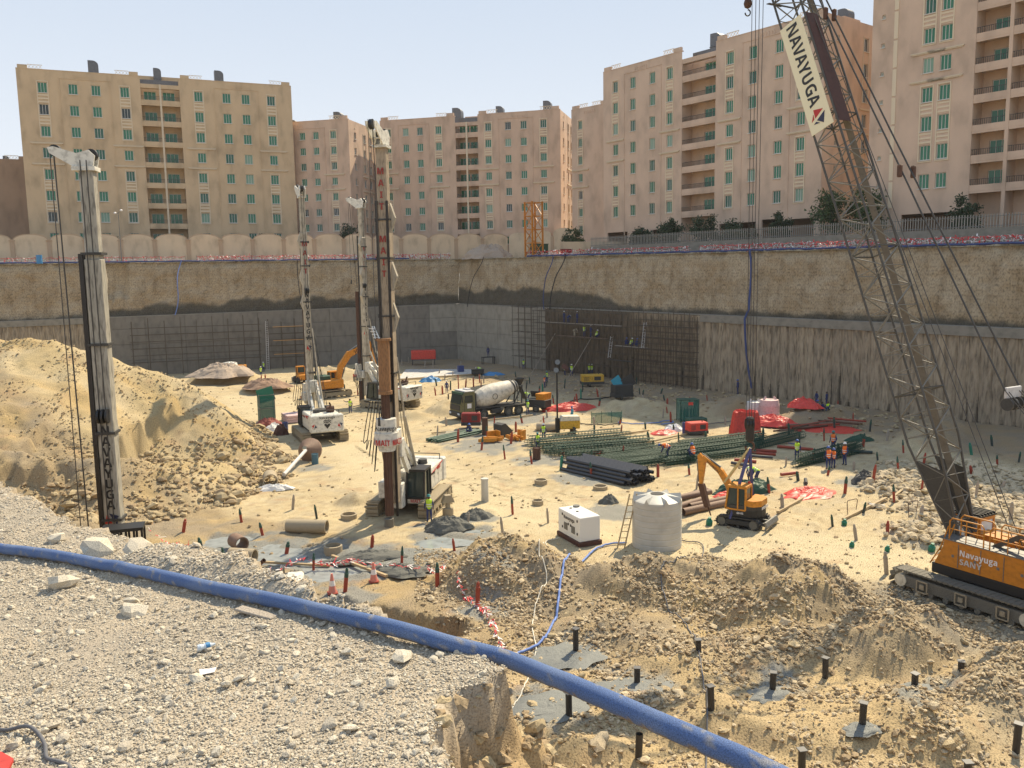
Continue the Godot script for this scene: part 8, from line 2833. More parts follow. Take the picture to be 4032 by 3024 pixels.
# ---------------------------------------------------------------- scaffolds on the walls
func scaffold(label: String, side: int, s0: float, s1: float, top: float, bay: float, lift: float, deep: float, mt: String) -> void:
	var p0 := wall_frame(side, s0, -0.9)
	var t := thing("scaffold", label, "scaffold", Vector3(p0.x, 0, p0.y))
	var q := func(s: float, out: float, y: float) -> Vector3:
		var w := wall_frame(side, s, -0.9 - out)
		return Vector3(w.x - p0.x, y, w.y - p0.y)
	var nb := int(round((s1 - s0) / bay))
	for i in nb + 1:
		for o in [0.0, deep]:
			var m := MB.new()
			var s := s0 + (s1 - s0) * i / nb
			m.tube(q.call(s, o, -0.2), q.call(s, o, top + 0.5 * ((i * 3) % 2)), 0.045, -1, 6)
			P(t, "standard", m, mt)
	var y := lift
	var k := 0
	while y < top:
		for o in [0.0, deep]:
			var m := MB.new()
			m.tube(q.call(s0 - 0.3, o, y), q.call(s1 + 0.3, o, y), 0.04, -1, 6)
			m.tube(q.call(s0 - 0.3, o, y + lift * 0.5), q.call(s1 + 0.3, o, y + lift * 0.5), 0.03, -1, 6)
			P(t, "ledger", m, mt)
		var m2 := MB.new()
		for i in nb + 1:
			var s := s0 + (s1 - s0) * i / nb
			m2.tube(q.call(s, -0.1, y), q.call(s, deep + 0.2, y), 0.035, -1, 6)
		P(t, "transom", m2, mt)
		y += lift
		k += 1

func plank(label: String, side: int, s0: float, s1: float, y: float, out: float, mt := "timber") -> void:
	var a := wall_frame(side, s0, -0.9 - out)
	var b := wall_frame(side, s1, -0.9 - out)
	var m := MB.new()
	m.bar(Vector3.ZERO, Vector3(b.x - a.x, 0, b.y - a.y), 0.5, 0.07)
	var m2 := MB.new()
	var d := Vector3(b.x - a.x, 0, b.y - a.y)
	var c := MB.new()
	c.box(Transform3D(Basis(d.normalized(), Vector3.UP, d.normalized().cross(Vector3.UP)), d / 2), Vector3(d.length(), 0.07, 0.55))
	solo("scaffold_board", c, mt, label, "board", Vector3(a.x, y, a.y))

func scaffolds() -> void:
	scaffold("open tube scaffold on the dark soil right of the pit corner", 1, 25.0, 45.0, 9.6, 2.0, 1.9, 1.2, "scaf")
	scaffold("dense rusty tube scaffold before the pile wall", 1, 46.5, 57.5, 9.4, 1.4, 1.6, 1.0, "scaf")
	scaffold("short tube scaffold tower against the pale concrete right of the corner", 1, 19.5, 24.5, 10.2, 1.7, 2.0, 1.2, "scaf")
	scaffold("wide tube scaffold along the grey wall behind the spoil heap", -1, 35.0, 54.5, 8.8, 2.4, 2.2, 1.1, "scaf")
	scaffold("narrow scaffold bay with planks left of the rear-facing rig", -1, 27.0, 33.5, 8.0, 2.2, 2.0, 1.2, "scaf")
	for k in 3:
		plank(["lowest orange plank of the narrow scaffold bay", "middle orange plank of the narrow scaffold bay", "topmost orange plank of the narrow scaffold bay"][k], -1, 27.3, 32.8, 2.6 + 2.3 * k, 1.25, "plank_orange")
	plank("long grey plank of the open scaffold's top lift", 1, 27.0, 44.0, 7.75, 0.5, "marker_pale")
	plank("grey plank of the open scaffold's second lift", 1, 30.0, 41.0, 5.8, 0.5, "pipe_brown")
	plank("plank under the men on the dense scaffold", 1, 43.0, 49.0, 4.95, 0.6, "marker_pale")
	plank("short dark plank low on the dense scaffold", 1, 42.0, 46.5, 2.9, 0.9, "steel_dark")
	for k in 2:
		var s := 28.0 + 8.5 * k
		var a := wall_frame(1, s, -5.0)
		var b := wall_frame(1, s + 1.0, -1.0)
		var m := MB.new()
		m.tube(Vector3(0, 0, 0), Vector3(b.x - a.x, 6.0, b.y - a.y), 0.05, -1, 6)
		solo("raking_pole", m, "marker_pale", ["slanting pole propping the open scaffold, left one", "slanting pole propping the dense scaffold, right one"][k], "pole", on(a.x, a.y))
	# ladders on the scaffolds
	for q in [[1, 42.0, 3.2, 6.2, "white ladder leaning in the middle of the dark scaffold"], [1, 48.6, 5.0, 8.4, "white ladder standing on the dense scaffold's plank"], [-1, 33.8, 0.0, 8.2, "tall ladder beside the narrow scaffold bay"]]:
		var a := wall_frame(q[0], q[1], -2.1)
		var o := thing("ladder", q[4], "ladder", Vector3(a.x, q[2], a.y), 0.5 if q[0] > 0 else 0.0)
		for s in [-0.2, 0.2]:
			var m := MB.new()
			m.tube(Vector3(s, 0, 0.3), Vector3(s + 0.9 * (1 if q[0] > 0 else 0), q[3] - q[2], -0.3), 0.04, -1, 6)
			P(o, "stile", m, "bag_grey")
		var k := int((q[3] - q[2]) / 0.35)
		for i in k:
			var m := MB.new()
			var f := (i + 0.5) / k
			var c := Vector3(0.9 * (1 if q[0] > 0 else 0) * f, (q[3] - q[2]) * f, 0.3 - 0.6 * f)
			m.tube(c - Vector3(0.2, 0, 0), c + Vector3(0.2, 0, 0), 0.025, -1, 5)
			P(o, "rung", m, "bag_grey")
	# reinforcing mats fixed on the soil behind the dense scaffold
	var mt := MB.new()
	var w0 := wall_frame(1, 45.5, -0.45)
	for k in 24:
		var w := wall_frame(1, 45.5 + k * 0.5, -0.45)
		mt.bar(Vector3(w.x - w0.x, 0, w.y - w0.y), Vector3(w.x - w0.x, 9.0, w.y - w0.y), 0.022)
	for k in 18:
		var w := wall_frame(1, 57.4, -0.45)
		mt.bar(Vector3(0, 0.2 + k * 0.5, 0), Vector3(w.x - w0.x, 0.2 + k * 0.5, w.y - w0.y), 0.022)
	solo("rebar_mat", mt, "rust", "upright mat of rusty reinforcing bars behind the dense scaffold", "rebar mat", Vector3(w0.x, 0, w0.y))
	# the low stand with a worker at the corner
	var st := MB.new()
	st.bx(0, 1.2, 0, 2.2, 0.1, 1.0)
	for sx in [-1, 1]:
		for sz in [-1, 1]:
			st.bx(sx, 0.55, sz * 0.4, 0.1, 1.3, 0.1)
	solo("work_stand", st, "steel_dark", "low dark trestle stand beside the pit corner", "stand", Vector3(-4.0, 0, -148.6), 0.4)

# ---------------------------------------------------------------- hoses, ropes and small things
func hoses() -> void:
	# the thick blue layflat hose over the ledge
	var c := Curve3D.new()
	var raw := [[-13.50, 10.45, -17.30], [-8.84, 10.95, -14.47], [-7.39, 11.11, -13.54], [-5.92, 11.27, -12.44], [-4.28, 11.45, -11.16], [-3.16, 11.58, -10.31], [-2.22, 11.65, -9.63], [-1.51, 11.65, -9.23], [-0.81, 11.65, -8.80], [-0.13, 11.48, -8.66], [0.37, 11.61, -7.97], [0.76, 11.70, -7.38], [1.16, 11.79, -6.78], [1.52, 11.80, -6.38], [1.80, 11.80, -6.08], [2.60, 11.80, -5.00], [3.60, 11.70, -3.20]]
	for p in raw:
		c.add_point(Vector3(p[0], p[1], p[2]))
	for i in c.point_count:
		var a := c.get_point_position(maxi(i - 1, 0))
		var b := c.get_point_position(mini(i + 1, c.point_count - 1))
		c.set_point_in(i, -(b - a) / 6.0)
		c.set_point_out(i, (b - a) / 6.0)
	c.bake_interval = 0.06
	var m := MB.new()
	var pts := PackedVector3Array()
	for p in c.get_baked_points():
		var q := p
		if edge_dist(Vector2(p.x, p.z)) < -0.1:
			q.y = maxf(q.y, ledge_h(p.x, p.z) + 0.07)
		pts.append(q)
	for k in 30:
		for i in range(1, pts.size() - 1):
			pts[i].y = (pts[i - 1].y + pts[i].y * 2.0 + pts[i + 1].y) / 4.0
	m.path(pts, 0.09, 20)
	m.tinted = true     # faded blue weave with caked dust below and scuffed patches
	m.c.resize(m.v.size())
	for i in m.v.size():
		var p := m.v[i]
		var dust := nf.get_noise_3d(p.x * 60.0, p.y * 60.0, p.z * 60.0)
		var col := Color(0.135, 0.23, 0.49).lerp(Color(0.21, 0.30, 0.52), clampf(nf.get_noise_3d(p.x * 14.0, p.y * 14.0, p.z * 14.0) * 1.8, 0, 1))
		if m.n[i].y + 0.7 * dust < -0.62:
			col = Color(0.34, 0.29, 0.22)
		elif dust > 0.42:
			col = Color(0.36, 0.37, 0.42)
		m.c[i] = col
	solo("blue_hose", m, "blue_hose", "thick blue hose crossing the whole ledge and hanging over the pit", "hose")
	# thin blue feed hose from the tank down to the thick hose
	strand("thin_hose", "thin blue hose running from the tank over the near spoil", "blue_thin", 0.055, [[6.4, -48.2], [5.6, -48.0], [5.0, -47.6], [4.3, -46.5], [3.5, -44.6], [2.6, -42.4], [2.2, -40.2], [1.9, -38.0], [1.6, -36.4], [1.0, -34.6], [0.0, -33.6], [-1.2, -32.6]])
	strand("white_cable", "white cable snaking from the generator over the near spoil", "rope_white", 0.025, [[2.6, -49.2], [1.8, -48.6], [1.9, -46.8], [1.5, -44.0], [1.2, -41.8], [1.5, -40.2], [0.9, -38.2], [0.7, -36.0], [0.8, -34.0], [0.5, -32.4], [0.2, -30.6], [-0.3, -28.6], [-0.4, -26.8]])
	strand("black_cable", "dark cable running down the near spoil to the bottom edge", "cable_grey", 0.03, [[9.5, -48.6], [10.6, -48.2], [10.4, -46.4], [9.4, -43.6], [8.2, -41.6], [7.0, -40.0], [6.9, -38.0], [7.4, -36.0], [7.3, -33.6], [7.0, -31.0], [6.6, -28.6], [6.0, -26.0], [5.6, -24.4]])
	strand("site_cable", "grey cable curving across the sand behind the red covered box", "cable_grey", 0.04, [[17.0, -84.6], [18.6, -85.0], [20.4, -86.6], [22.6, -88.0]])
	strand("site_hose", "pale hose held by the worker in the orange vest", "rope_white", 0.035, [[24.4, -72.0], [25.2, -71.2], [26.1, -71.4], [26.8, -72.4]])
	strand("blue_hose_loose", "loose blue hose on the sand before the gas cage", "blue_thin", 0.05, [[10.8, -88.0], [12.6, -87.0], [14.6, -87.6], [15.8, -88.4], [16.4, -87.4], [15.0, -86.6]])
	strand("long_hose", "black hose along the shaded ground beside the compressors", "rubber", 0.07, [[7.0, -103.5], [8.4, -104.8], [10.0, -104.4], [11.6, -105.6], [13.0, -107.4], [14.4, -110.5], [13.2, -113.0]])
	strand("drum_hose", "dark hose looping before the lighting tower", "rubber", 0.05, [[6.0, -90.5], [6.6, -88.5], [7.8, -86.9], [9.4, -86.6], [11.0, -87.3]])
	# hoses hung down the pit walls
	for q in [[1, 66.5, 3.0, "navy_hose", 0.13, "dark blue hoses hanging down the pile wall behind the crane ropes"], [1, 25.5, 0.0, "navy_hose", 0.07, "blue hose hanging down the soil face above the dark scaffold"], [1, 27.0, -1.5, "rubber", 0.08, "black hose hanging down the soil face above the dark scaffold"], [-1, 48.0, 1.6, "blue_thin", 0.07, "pale blue hose hanging down the far soil face"], [-1, 27.0, -0.8, "rubber", 0.06, "black hose hanging down the far soil face beside the narrow scaffold"], [1, 4.0, -2.4, "rubber", 0.06, "black hose hanging down beside the pit corner"]]:
		var mm := MB.new()
		var pp := PackedVector3Array()
		var bot := 1.0 if q[1] > 60 or q[1] < 28 and q[0] < 0 else 9.6
		for k in 15:
			var f := k / 14.0
			var y := lerpf(18.4 if q[0] < 0 else rim_y(1, q[1]) + 0.2, bot, f)
			var w := wall_frame(q[0], q[1] - q[2] * (1.0 - f) + 0.3 * sin(f * 6.0), 2.0 - 1.6 * smoothstep(0.0, 0.45, f) - (0.9 if y < 9.6 else 0.0) - 0.35 * f - 0.35)
			pp.append(Vector3(w.x, y, w.y))
		mm.path(pp, q[4], 8)
		solo("hanging_hose", mm, q[3], q[5], "hose")
	# grey rope in the near left corner
	var rp := MB.new()
	var rpts := PackedVector3Array()
	var rc := Curve3D.new()
	for p in [[-5.6, -8.1], [-4.89, -7.72], [-4.7, -7.64], [-4.53, -7.59], [-4.34, -7.43], [-4.18, -7.23], [-4.11, -7.09], [-4.03, -7.01], [-3.8, -6.88], [-3.5, -6.5]]:
		rc.add_point(Vector3(p[0], 0, p[1]))
	rc.bake_interval = 0.03
	for p in rc.get_baked_points():
		var dome := 0.06 * smoothstep(0.35, 0.0, absf(p.x + 4.5))
		rpts.append(Vector3(p.x, ledge_h(p.x, p.z) + 0.02 + dome, p.z))
	for k in 6:
		for i in range(1, rpts.size() - 1):
			rpts[i] = (rpts[i - 1] + rpts[i] * 2.0 + rpts[i + 1]) / 4.0
	rp.path(rpts, 0.018, 10)
	solo("grey_rope", rp, "cable_grey", "grey rope curling in the bottom left corner of the ledge", "rope")
	# corner of an orange barrier sheet
	var ob := MB.new()
	var op := PackedVector2Array([Vector2(-1.2, -0.6), Vector2(0.25, -0.6), Vector2(0.28, -0.1), Vector2(0.16, 0.06), Vector2(-1.2, 0.5)])
	ob.prism(Transform3D(Basis(Vector3.RIGHT, -PI / 2), Vector3.ZERO), op, 0.03)
	solo("orange_sheet", ob, "tarp_red", "orange-red plastic sheet just entering the bottom left corner", "sheet", Vector3(-4.62, ledge_h(-4.5, -7.0) + 0.07, -6.98), 0.35)
	# litter
	var bt := thing("plastic_bottle", "crushed clear water bottle with a blue label on the ledge", "bottle", Vector3(-3.4, ledge_h(-3.4, -9.08) + 0.045, -9.08), 0.6)
	var b1 := MB.new()
	var bt_t := Transform3D(Basis(Vector3(0, 0, 1), -PI / 2), Vector3(-0.09, 0, 0))
	b1.lathe(bt_t, PackedVector2Array([Vector2(0, 0), Vector2(0.035, 0.0), Vector2(0.04, 0.03), Vector2(0.03, 0.06), Vector2(0.037, 0.09), Vector2(0.034, 0.13), Vector2(0.015, 0.17), Vector2(0.014, 0.19), Vector2(0, 0.19)]), 14)
	P(bt, "bottle_body", b1, "plastic_clear")
	var b2 := MB.new()
	b2.lathe(bt_t, PackedVector2Array([Vector2(0.0365, 0.085), Vector2(0.0385, 0.09), Vector2(0.036, 0.13), Vector2(0.034, 0.132)]), 14)
	P(bt, "wrapper", b2, "tarp_blue")
	var pp2 := MB.new()
	pp2.prism(Transform3D(Basis(Vector3.RIGHT, -PI / 2 + 0.1), Vector3.ZERO), PackedVector2Array([Vector2(-0.07, -0.05), Vector2(0.07, -0.03), Vector2(0.09, 0.06), Vector2(0.01, 0.05), Vector2(-0.08, 0.07)]), 0.004)
	solo("paper_scrap", pp2, "tape_white", "torn white paper scrap on the ledge below the bottle", "paper", Vector3(-3.16, ledge_h(-3.16, -8.43) + 0.03, -8.43), 0.3)
	var bd := MB.new()
	bd.cb(0, 0, 0, 0.62, 0.03, 0.14, 0.008)
	solo("wood_offcut", bd, "marker_pale", "flat wooden offcut lying under the blue hose", "board", Vector3(-3.1, ledge_h(-3.1, -9.95) + 0.03, -9.95), -0.55)
	# torn warning tape strung between the pile stubs by the puddles
	tape_run("red and white warning tape strung along the puddles", [[-22.2, -50.6], [-18.0, -47.0], [-16.0, -43.6], [-13.6, -41.6], [-11.3, -45.0], [-8.8, -44.9], [-4.6, -43.3], [-3.5, -42.0]], 0.6, 190)
	tape_run("torn red and white warning tape trailing down beside the near spoil", [[-2.9, -41.2], [-2.2, -39.6], [-1.4, -38.0], [-1.0, -36.4], [-0.7, -34.4], [-0.4, -33.0]], 0.35, 90)

func tape_run(label: String, pts: Array, lift: float, tails: int) -> void:
	var o := on(pts[0][0], pts[0][1])
	var t := thing("warning_tape", label, "tape", o)
	for colour in ["tape_red", "tape_white"]:
		var m := MB.new()
		for k in tails:
			var f := rng.randf() * (pts.size() - 1)
			var i := mini(int(f), pts.size() - 2)
			var x := lerpf(pts[i][0], pts[i + 1][0], f - i)
			var z := lerpf(pts[i][1], pts[i + 1][1], f - i)
			var sag := 0.25 * sin((f - i) * PI)
			var p := on(x, z, lift - sag + rng.randf_range(-0.08, 0.08)) - o
			var d := Vector3((pts[i + 1][0] - pts[i][0]), 0, (pts[i + 1][1] - pts[i][1])).normalized() * 0.2 + Vector3(rng.randfn(), rng.randfn(), rng.randfn()) * 0.09
			m.bar(p, p + d, 0.05, 0.012)
		P(t, "tape_tails", m, colour).set_meta("kind", "stuff")


func track_prints() -> void:   # cleat marks pressed up by the crawlers
	var xfs: Array[Transform3D] = []
	for run in [[[7.5, -52.5], [13.0, -48.0], [20.5, -42.8]], [[-13.5, -79.0], [-9.0, -69.0], [-3.5, -60.5], [3.0, -56.0]], [[-10.0, -72.0], [-1.0, -63.0], [6.0, -55.5]]]:
		for i in run.size() - 1:
			var a := Vector2(run[i][0], run[i][1])
			var b := Vector2(run[i + 1][0], run[i + 1][1])
			var d := (b - a).normalized()
			var n := Vector2(-d.y, d.x)
			var k := 0.0
			while k < a.distance_to(b):
				for s in [-1.1, 1.1]:
					if rng.randf() < 0.8:
						var p = a + d * k + n * (s + 0.15 * sin(k * 0.7))
						xfs.append(Transform3D(Basis(Vector3.UP, -n.angle()).scaled_local(Vector3(rng.randf_range(0.35, 0.62), 0.05, rng.randf_range(0.08, 0.13))), on(p.x, p.y, 0.012)))
				k += 0.24
	stuff("track_prints", rocks[1], "print_sand", xfs, "crawler cleat marks pressed into the pale haul road", "track marks")

func strand(called: String, label: String, mt: String, r: float, pts: Array) -> void:
	var c := Curve3D.new()
	for i in pts.size():
		var a: Array = pts[maxi(i - 1, 0)]
		var b: Array = pts[mini(i + 1, pts.size() - 1)]
		var t := Vector3(b[0] - a[0], 0, b[1] - a[1]) / 6.0
		c.add_point(Vector3(pts[i][0], 0, pts[i][1]), -t, t)
	c.bake_interval = 0.2
	var out := PackedVector3Array()
	for p in c.get_baked_points():
		out.append(on(p.x, p.z, r + 0.05))
	var m := MB.new()
	m.path(out, r, 8)
	solo(called, m, mt, label, "cable")

# ---------------------------------------------------------------- people
var bodies := {}

func nets(bones: Array, cell: float, soft: float) -> MB:   # bones: [a, b, ra, rb, colour]
	var lo := Vector3(1e9, 1e9, 1e9)
	var hi := -lo
	for b in bones:
		for k in 2:
			var r: float = b[2 + k] + cell * 2.0
			lo = lo.min(b[k] - Vector3(r, r, r))
			hi = hi.max(b[k] + Vector3(r, r, r))
	var nx := int((hi.x - lo.x) / cell) + 2
	var ny := int((hi.y - lo.y) / cell) + 2
	var nzz := int((hi.z - lo.z) / cell) + 2
	var val := PackedFloat32Array()
	val.resize(nx * ny * nzz)
	val.fill(0.0)
	var reach := 0.12
	for b in bones:
		var pa: Vector3 = b[0]
		var pb: Vector3 = b[1]
		var ra: float = b[2]
		var rb: float = b[3]
		var big := maxf(ra, rb) + reach
		var l0 := ((pa.min(pb) - Vector3(big, big, big) - lo) / cell).floor()
		var l1 := ((pa.max(pb) + Vector3(big, big, big) - lo) / cell).ceil()
		var d := pb - pa
		var dd := maxf(d.length_squared(), 1e-6)
		for k in range(maxi(0, int(l0.z)), mini(nzz, int(l1.z))):
			for j in range(maxi(0, int(l0.y)), mini(ny, int(l1.y))):
				for i in range(maxi(0, int(l0.x)), mini(nx, int(l1.x))):
					var p := lo + Vector3(i, j, k) * cell
					var t := clampf((p - pa).dot(d) / dd, 0.0, 1.0)
					var q := p.distance_to(pa + d * t) - lerpf(ra, rb, t)
					val[(k * ny + j) * nx + i] += exp(-q * soft)
	for i in val.size():
		val[i] = -log(maxf(val[i], 1e-9)) / soft
	var at := PackedInt32Array()
	at.resize(val.size())
	at.fill(-1)
	var vs: Array[Vector3] = []
	var ns: Array[Vector3] = []
	for k in nzz - 1:
		for j in ny - 1:
			for i in nx - 1:
				var base := (k * ny + j) * nx + i
				var sum := Vector3.ZERO
				var cnt := 0
				var g := Vector3.ZERO
				var c8 := [val[base], val[base + 1], val[base + nx], val[base + nx + 1], val[base + nx * ny], val[base + nx * ny + 1], val[base + nx * ny + nx], val[base + nx * ny + nx + 1]]
				for e in [[0, 1], [2, 3], [4, 5], [6, 7], [0, 2], [1, 3], [4, 6], [5, 7], [0, 4], [1, 5], [2, 6], [3, 7]]:
					var a: float = c8[e[0]]
					var b: float = c8[e[1]]
					if (a < 0.0) != (b < 0.0):
						var t := a / (a - b)
						var p0 := Vector3(e[0] & 1, (e[0] >> 1) & 1, (e[0] >> 2) & 1)
						var p1 := Vector3(e[1] & 1, (e[1] >> 1) & 1, (e[1] >> 2) & 1)
						sum += p0.lerp(p1, t)
						cnt += 1
				if cnt:
					at[base] = vs.size()
					vs.append(lo + (Vector3(i, j, k) + sum / cnt) * cell)
					g = Vector3(c8[1] + c8[3] + c8[5] + c8[7] - c8[0] - c8[2] - c8[4] - c8[6], c8[2] + c8[3] + c8[6] + c8[7] - c8[0] - c8[1] - c8[4] - c8[5], c8[4] + c8[5] + c8[6] + c8[7] - c8[0] - c8[1] - c8[2] - c8[3])
					ns.append(g.normalized())
	var m := MB.new()
	m.tinted = true
	var face := func(a: int, b: int, c: int, d: int, flip: bool) -> void:
		if a < 0 or b < 0 or c < 0 or d < 0:
			return
		var mid := (vs[a] + vs[b] + vs[c] + vs[d]) / 4.0
		var best := 1e9
		for bn in bones:
			var dv: Vector3 = bn[1] - bn[0]
			var t := clampf((mid - bn[0]).dot(dv) / maxf(dv.length_squared(), 1e-6), 0.0, 1.0)
			var q: float = mid.distance_to(bn[0] + dv * t) - lerpf(bn[2], bn[3], t)
			if q < best:
				best = q
				m.col = bn[4]
		if not flip:
			m.tris(vs[a], vs[d], vs[c], ns[a], ns[d], ns[c]); m.tris(vs[a], vs[c], vs[b], ns[a], ns[c], ns[b])
		else:
			m.tris(vs[a], vs[b], vs[c], ns[a], ns[b], ns[c]); m.tris(vs[a], vs[c], vs[d], ns[a], ns[c], ns[d])
	var sy := nx
	var sz := nx * ny
	for k in range(1, nzz - 1):
		for j in range(1, ny - 1):
			for i in range(1, nx - 1):
				var o := k * sz + j * sy + i
				var a := val[o] < 0.0
				if a != (val[o + 1] < 0.0):
					face.call(at[o], at[o - sy], at[o - sy - sz], at[o - sz], a)
				if a != (val[o + sy] < 0.0):
					face.call(at[o], at[o - sz], at[o - 1 - sz], at[o - 1], a)
				if a != (val[o + sz] < 0.0):
					face.call(at[o], at[o - 1], at[o - 1 - sy], at[o - sy], a)
	return m

func joints(pose: String) -> Dictionary:
	var j := {"pel": Vector3(0, 0.93, 0), "chest": Vector3(0, 1.30, 0.0), "neck": Vector3(0, 1.47, -0.01), "head": Vector3(0, 1.60, -0.03), "kl": Vector3(-0.11, 0.5, -0.03), "kr": Vector3(0.12, 0.5, 0.0), "al": Vector3(-0.12, 0.09, 0.03), "ar": Vector3(0.13, 0.09, 0.03), "el": Vector3(-0.27, 1.12, 0.02), "er": Vector3(0.27, 1.12, 0.02), "hl": Vector3(-0.26, 0.86, -0.1), "hr": Vector3(0.26, 0.86, -0.1)}
	match pose:
		"point":
			j.er = Vector3(0.45, 1.42, -0.05); j.hr = Vector3(0.74, 1.46, -0.08)
		"reach":
			j.el = Vector3(-0.42, 1.36, -0.1); j.hl = Vector3(-0.66, 1.5, -0.15)
		"hold":
			j.el = Vector3(-0.28, 1.14, -0.06); j.er = Vector3(0.28, 1.14, -0.06); j.hl = Vector3(-0.06, 1.16, -0.3); j.hr = Vector3(0.08, 1.12, -0.3)
		"bend", "bend2":
			j.pel = Vector3(0, 0.9, 0.14); j.chest = Vector3(0, 1.02, -0.24); j.neck = Vector3(0, 1.02, -0.42); j.head = Vector3(0, 1.02, -0.57)
			j.el = Vector3(-0.25, 0.78, -0.36); j.er = Vector3(0.25, 0.78, -0.36); j.hl = Vector3(-0.16, 0.52, -0.48); j.hr = Vector3(0.16, 0.52, -0.48)
		"crouch":
			j.pel = Vector3(0, 0.36, 0.12); j.chest = Vector3(0, 0.72, -0.04); j.neck = Vector3(0, 0.88, -0.1); j.head = Vector3(0, 1.0, -0.16)
			j.kl = Vector3(-0.2, 0.5, -0.28); j.kr = Vector3(0.2, 0.48, -0.28); j.al = Vector3(-0.17, 0.09, -0.02); j.ar = Vector3(0.17, 0.09, -0.02)
			j.el = Vector3(-0.3, 0.56, -0.22); j.er = Vector3(0.3, 0.56, -0.22); j.hl = Vector3(-0.12, 0.42, -0.45); j.hr = Vector3(0.12, 0.4, -0.45)
		"sit":
			j.pel = Vector3(0, 0.16, 0.05); j.chest = Vector3(0, 0.54, 0.03); j.neck = Vector3(0, 0.71, -0.01); j.head = Vector3(0, 0.84, -0.05)
			j.kl = Vector3(-0.2, 0.44, -0.35); j.kr = Vector3(0.2, 0.42, -0.36); j.al = Vector3(-0.17, 0.09, -0.55); j.ar = Vector3(0.17, 0.09, -0.55)
			j.el = Vector3(-0.3, 0.42, -0.15); j.er = Vector3(0.3, 0.42, -0.15); j.hl = Vector3(-0.14, 0.46, -0.36); j.hr = Vector3(0.14, 0.46, -0.36)
	return j

func body(pose: String, cloth: Color) -> Array:   # [body mesh, vest mesh, head position, head basis]
	var key := pose + str(cloth)
	if bodies.has(key):
		return bodies[key]
	var j := joints(pose)
	var skin := Color(0.14, 0.075, 0.045)
	var boot := Color(0.03, 0.025, 0.02)
	var up: Vector3 = (j.neck - j.pel).normalized()
	var sl: Vector3 = j.chest + up * 0.1 + Vector3(-0.17, 0, 0)
	var sr: Vector3 = j.chest + up * 0.1 + Vector3(0.17, 0, 0)
	var hl: Vector3 = j.pel + Vector3(-0.09, -0.03, 0)
	var hr: Vector3 = j.pel + Vector3(0.09, -0.03, 0)
	var bones := [[j.pel, j.chest, 0.125, 0.145, cloth], [j.chest, j.chest + up * 0.1, 0.15, 0.12, cloth], [j.pel + Vector3(-0.05, 0, 0), j.pel + Vector3(0.05, 0, 0), 0.12, 0.12, cloth], [j.chest + up * 0.12, j.neck, 0.07, 0.055, skin], [j.neck, j.head, 0.06, 0.09, skin], [j.head + Vector3(0, 0.03, 0.02), j.head + Vector3(0, 0.06, -0.01), 0.10, 0.095, skin], [j.head + Vector3(0, -0.02, -0.10), j.head + Vector3(0, 0.01, -0.095), 0.018, 0.012, skin],
		[sl, j.el, 0.062, 0.05, cloth], [j.el, j.hl, 0.05, 0.036, cloth], [sr, j.er, 0.062, 0.05, cloth], [j.er, j.hr, 0.05, 0.036, cloth],
		[hl, j.kl, 0.095, 0.065, cloth], [j.kl, j.al, 0.065, 0.048, cloth], [hr, j.kr, 0.095, 0.065, cloth], [j.kr, j.ar, 0.065, 0.048, cloth],
		[j.al + Vector3(0, -0.03, 0.03), j.al + Vector3(-0.01, -0.05, -0.14), 0.045, 0.04, boot], [j.ar + Vector3(0, -0.03, 0.03), j.ar + Vector3(0.01, -0.05, -0.14), 0.045, 0.04, boot]]
	for s in ["l", "r"]:
		var h: Vector3 = j["h" + s]
		var d: Vector3 = (h - j["e" + s]).normalized()
		bones.append([h, h + d * 0.075, 0.036, 0.034, skin])
	var m := nets(bones, 0.036, 60.0)
	m.tinted = true
	m.col = skin
	for s in ["l", "r"]:      # five bent fingers on each palm
		var h: Vector3 = j["h" + s]
		var d: Vector3 = (h - j["e" + s]).normalized()
		var w := d.cross(Vector3.UP if absf(d.y) < 0.8 else Vector3.FORWARD).normalized()
		var inw := w.cross(d).normalized()
		for k in 4:
			var o := h + d * 0.09 + w * (k - 1.5) * 0.018
			var ln := 0.05 + 0.012 * (1.0 - absf(k - 1.4) * 0.5)
			m.tube(o, o + d * ln * 0.6 + inw * 0.008, 0.009, 0.0085, 5)
			m.tube(o + d * ln * 0.6 + inw * 0.008, o + d * ln + inw * 0.03, 0.0085, 0.006, 5)
		var th := h + d * 0.03 + w * 0.035
		m.tube(th, th + d * 0.03 + w * 0.02 + inw * 0.015, 0.011, 0.009, 5)
		m.tube(th + d * 0.03 + w * 0.02 + inw * 0.015, th + d * 0.06 + w * 0.015 + inw * 0.03, 0.009, 0.007, 5)
	var vest := nets([[j.pel.lerp(j.chest, 0.1), j.chest, 0.168, 0.19, Color.WHITE], [j.chest, j.chest + up * 0.09, 0.19, 0.145, Color.WHITE], [sl.lerp(j.chest, 0.25), sr.lerp(j.chest, 0.25), 0.1, 0.1, Color.WHITE]], 0.042, 60.0)
	vest.tinted = false
	var band := MB.new()
	var bx := up.cross(Vector3.RIGHT).normalized()
	var bb := Basis(Vector3.RIGHT, up, Vector3.RIGHT.cross(up))
	for q in [0.25, 0.65]:
		var r := 0.183 if q < 0.5 else 0.196
		band.lathe(Transform3D(bb, (j.pel as Vector3).lerp(j.chest, q)), PackedVector2Array([Vector2(r, -0.025), Vector2(r + 0.004, 0), Vector2(r, 0.025)]), 16)
	var hb := Basis()
	if pose.begins_with("bend"):
		hb = Basis(Vector3.RIGHT, -1.1)
	bodies[key] = [m.mesh(), vest.mesh(), j.head + hb * Vector3(0, 0.075, 0.005), hb, band.mesh()]
	return bodies[key]

var hat_mesh: ArrayMesh

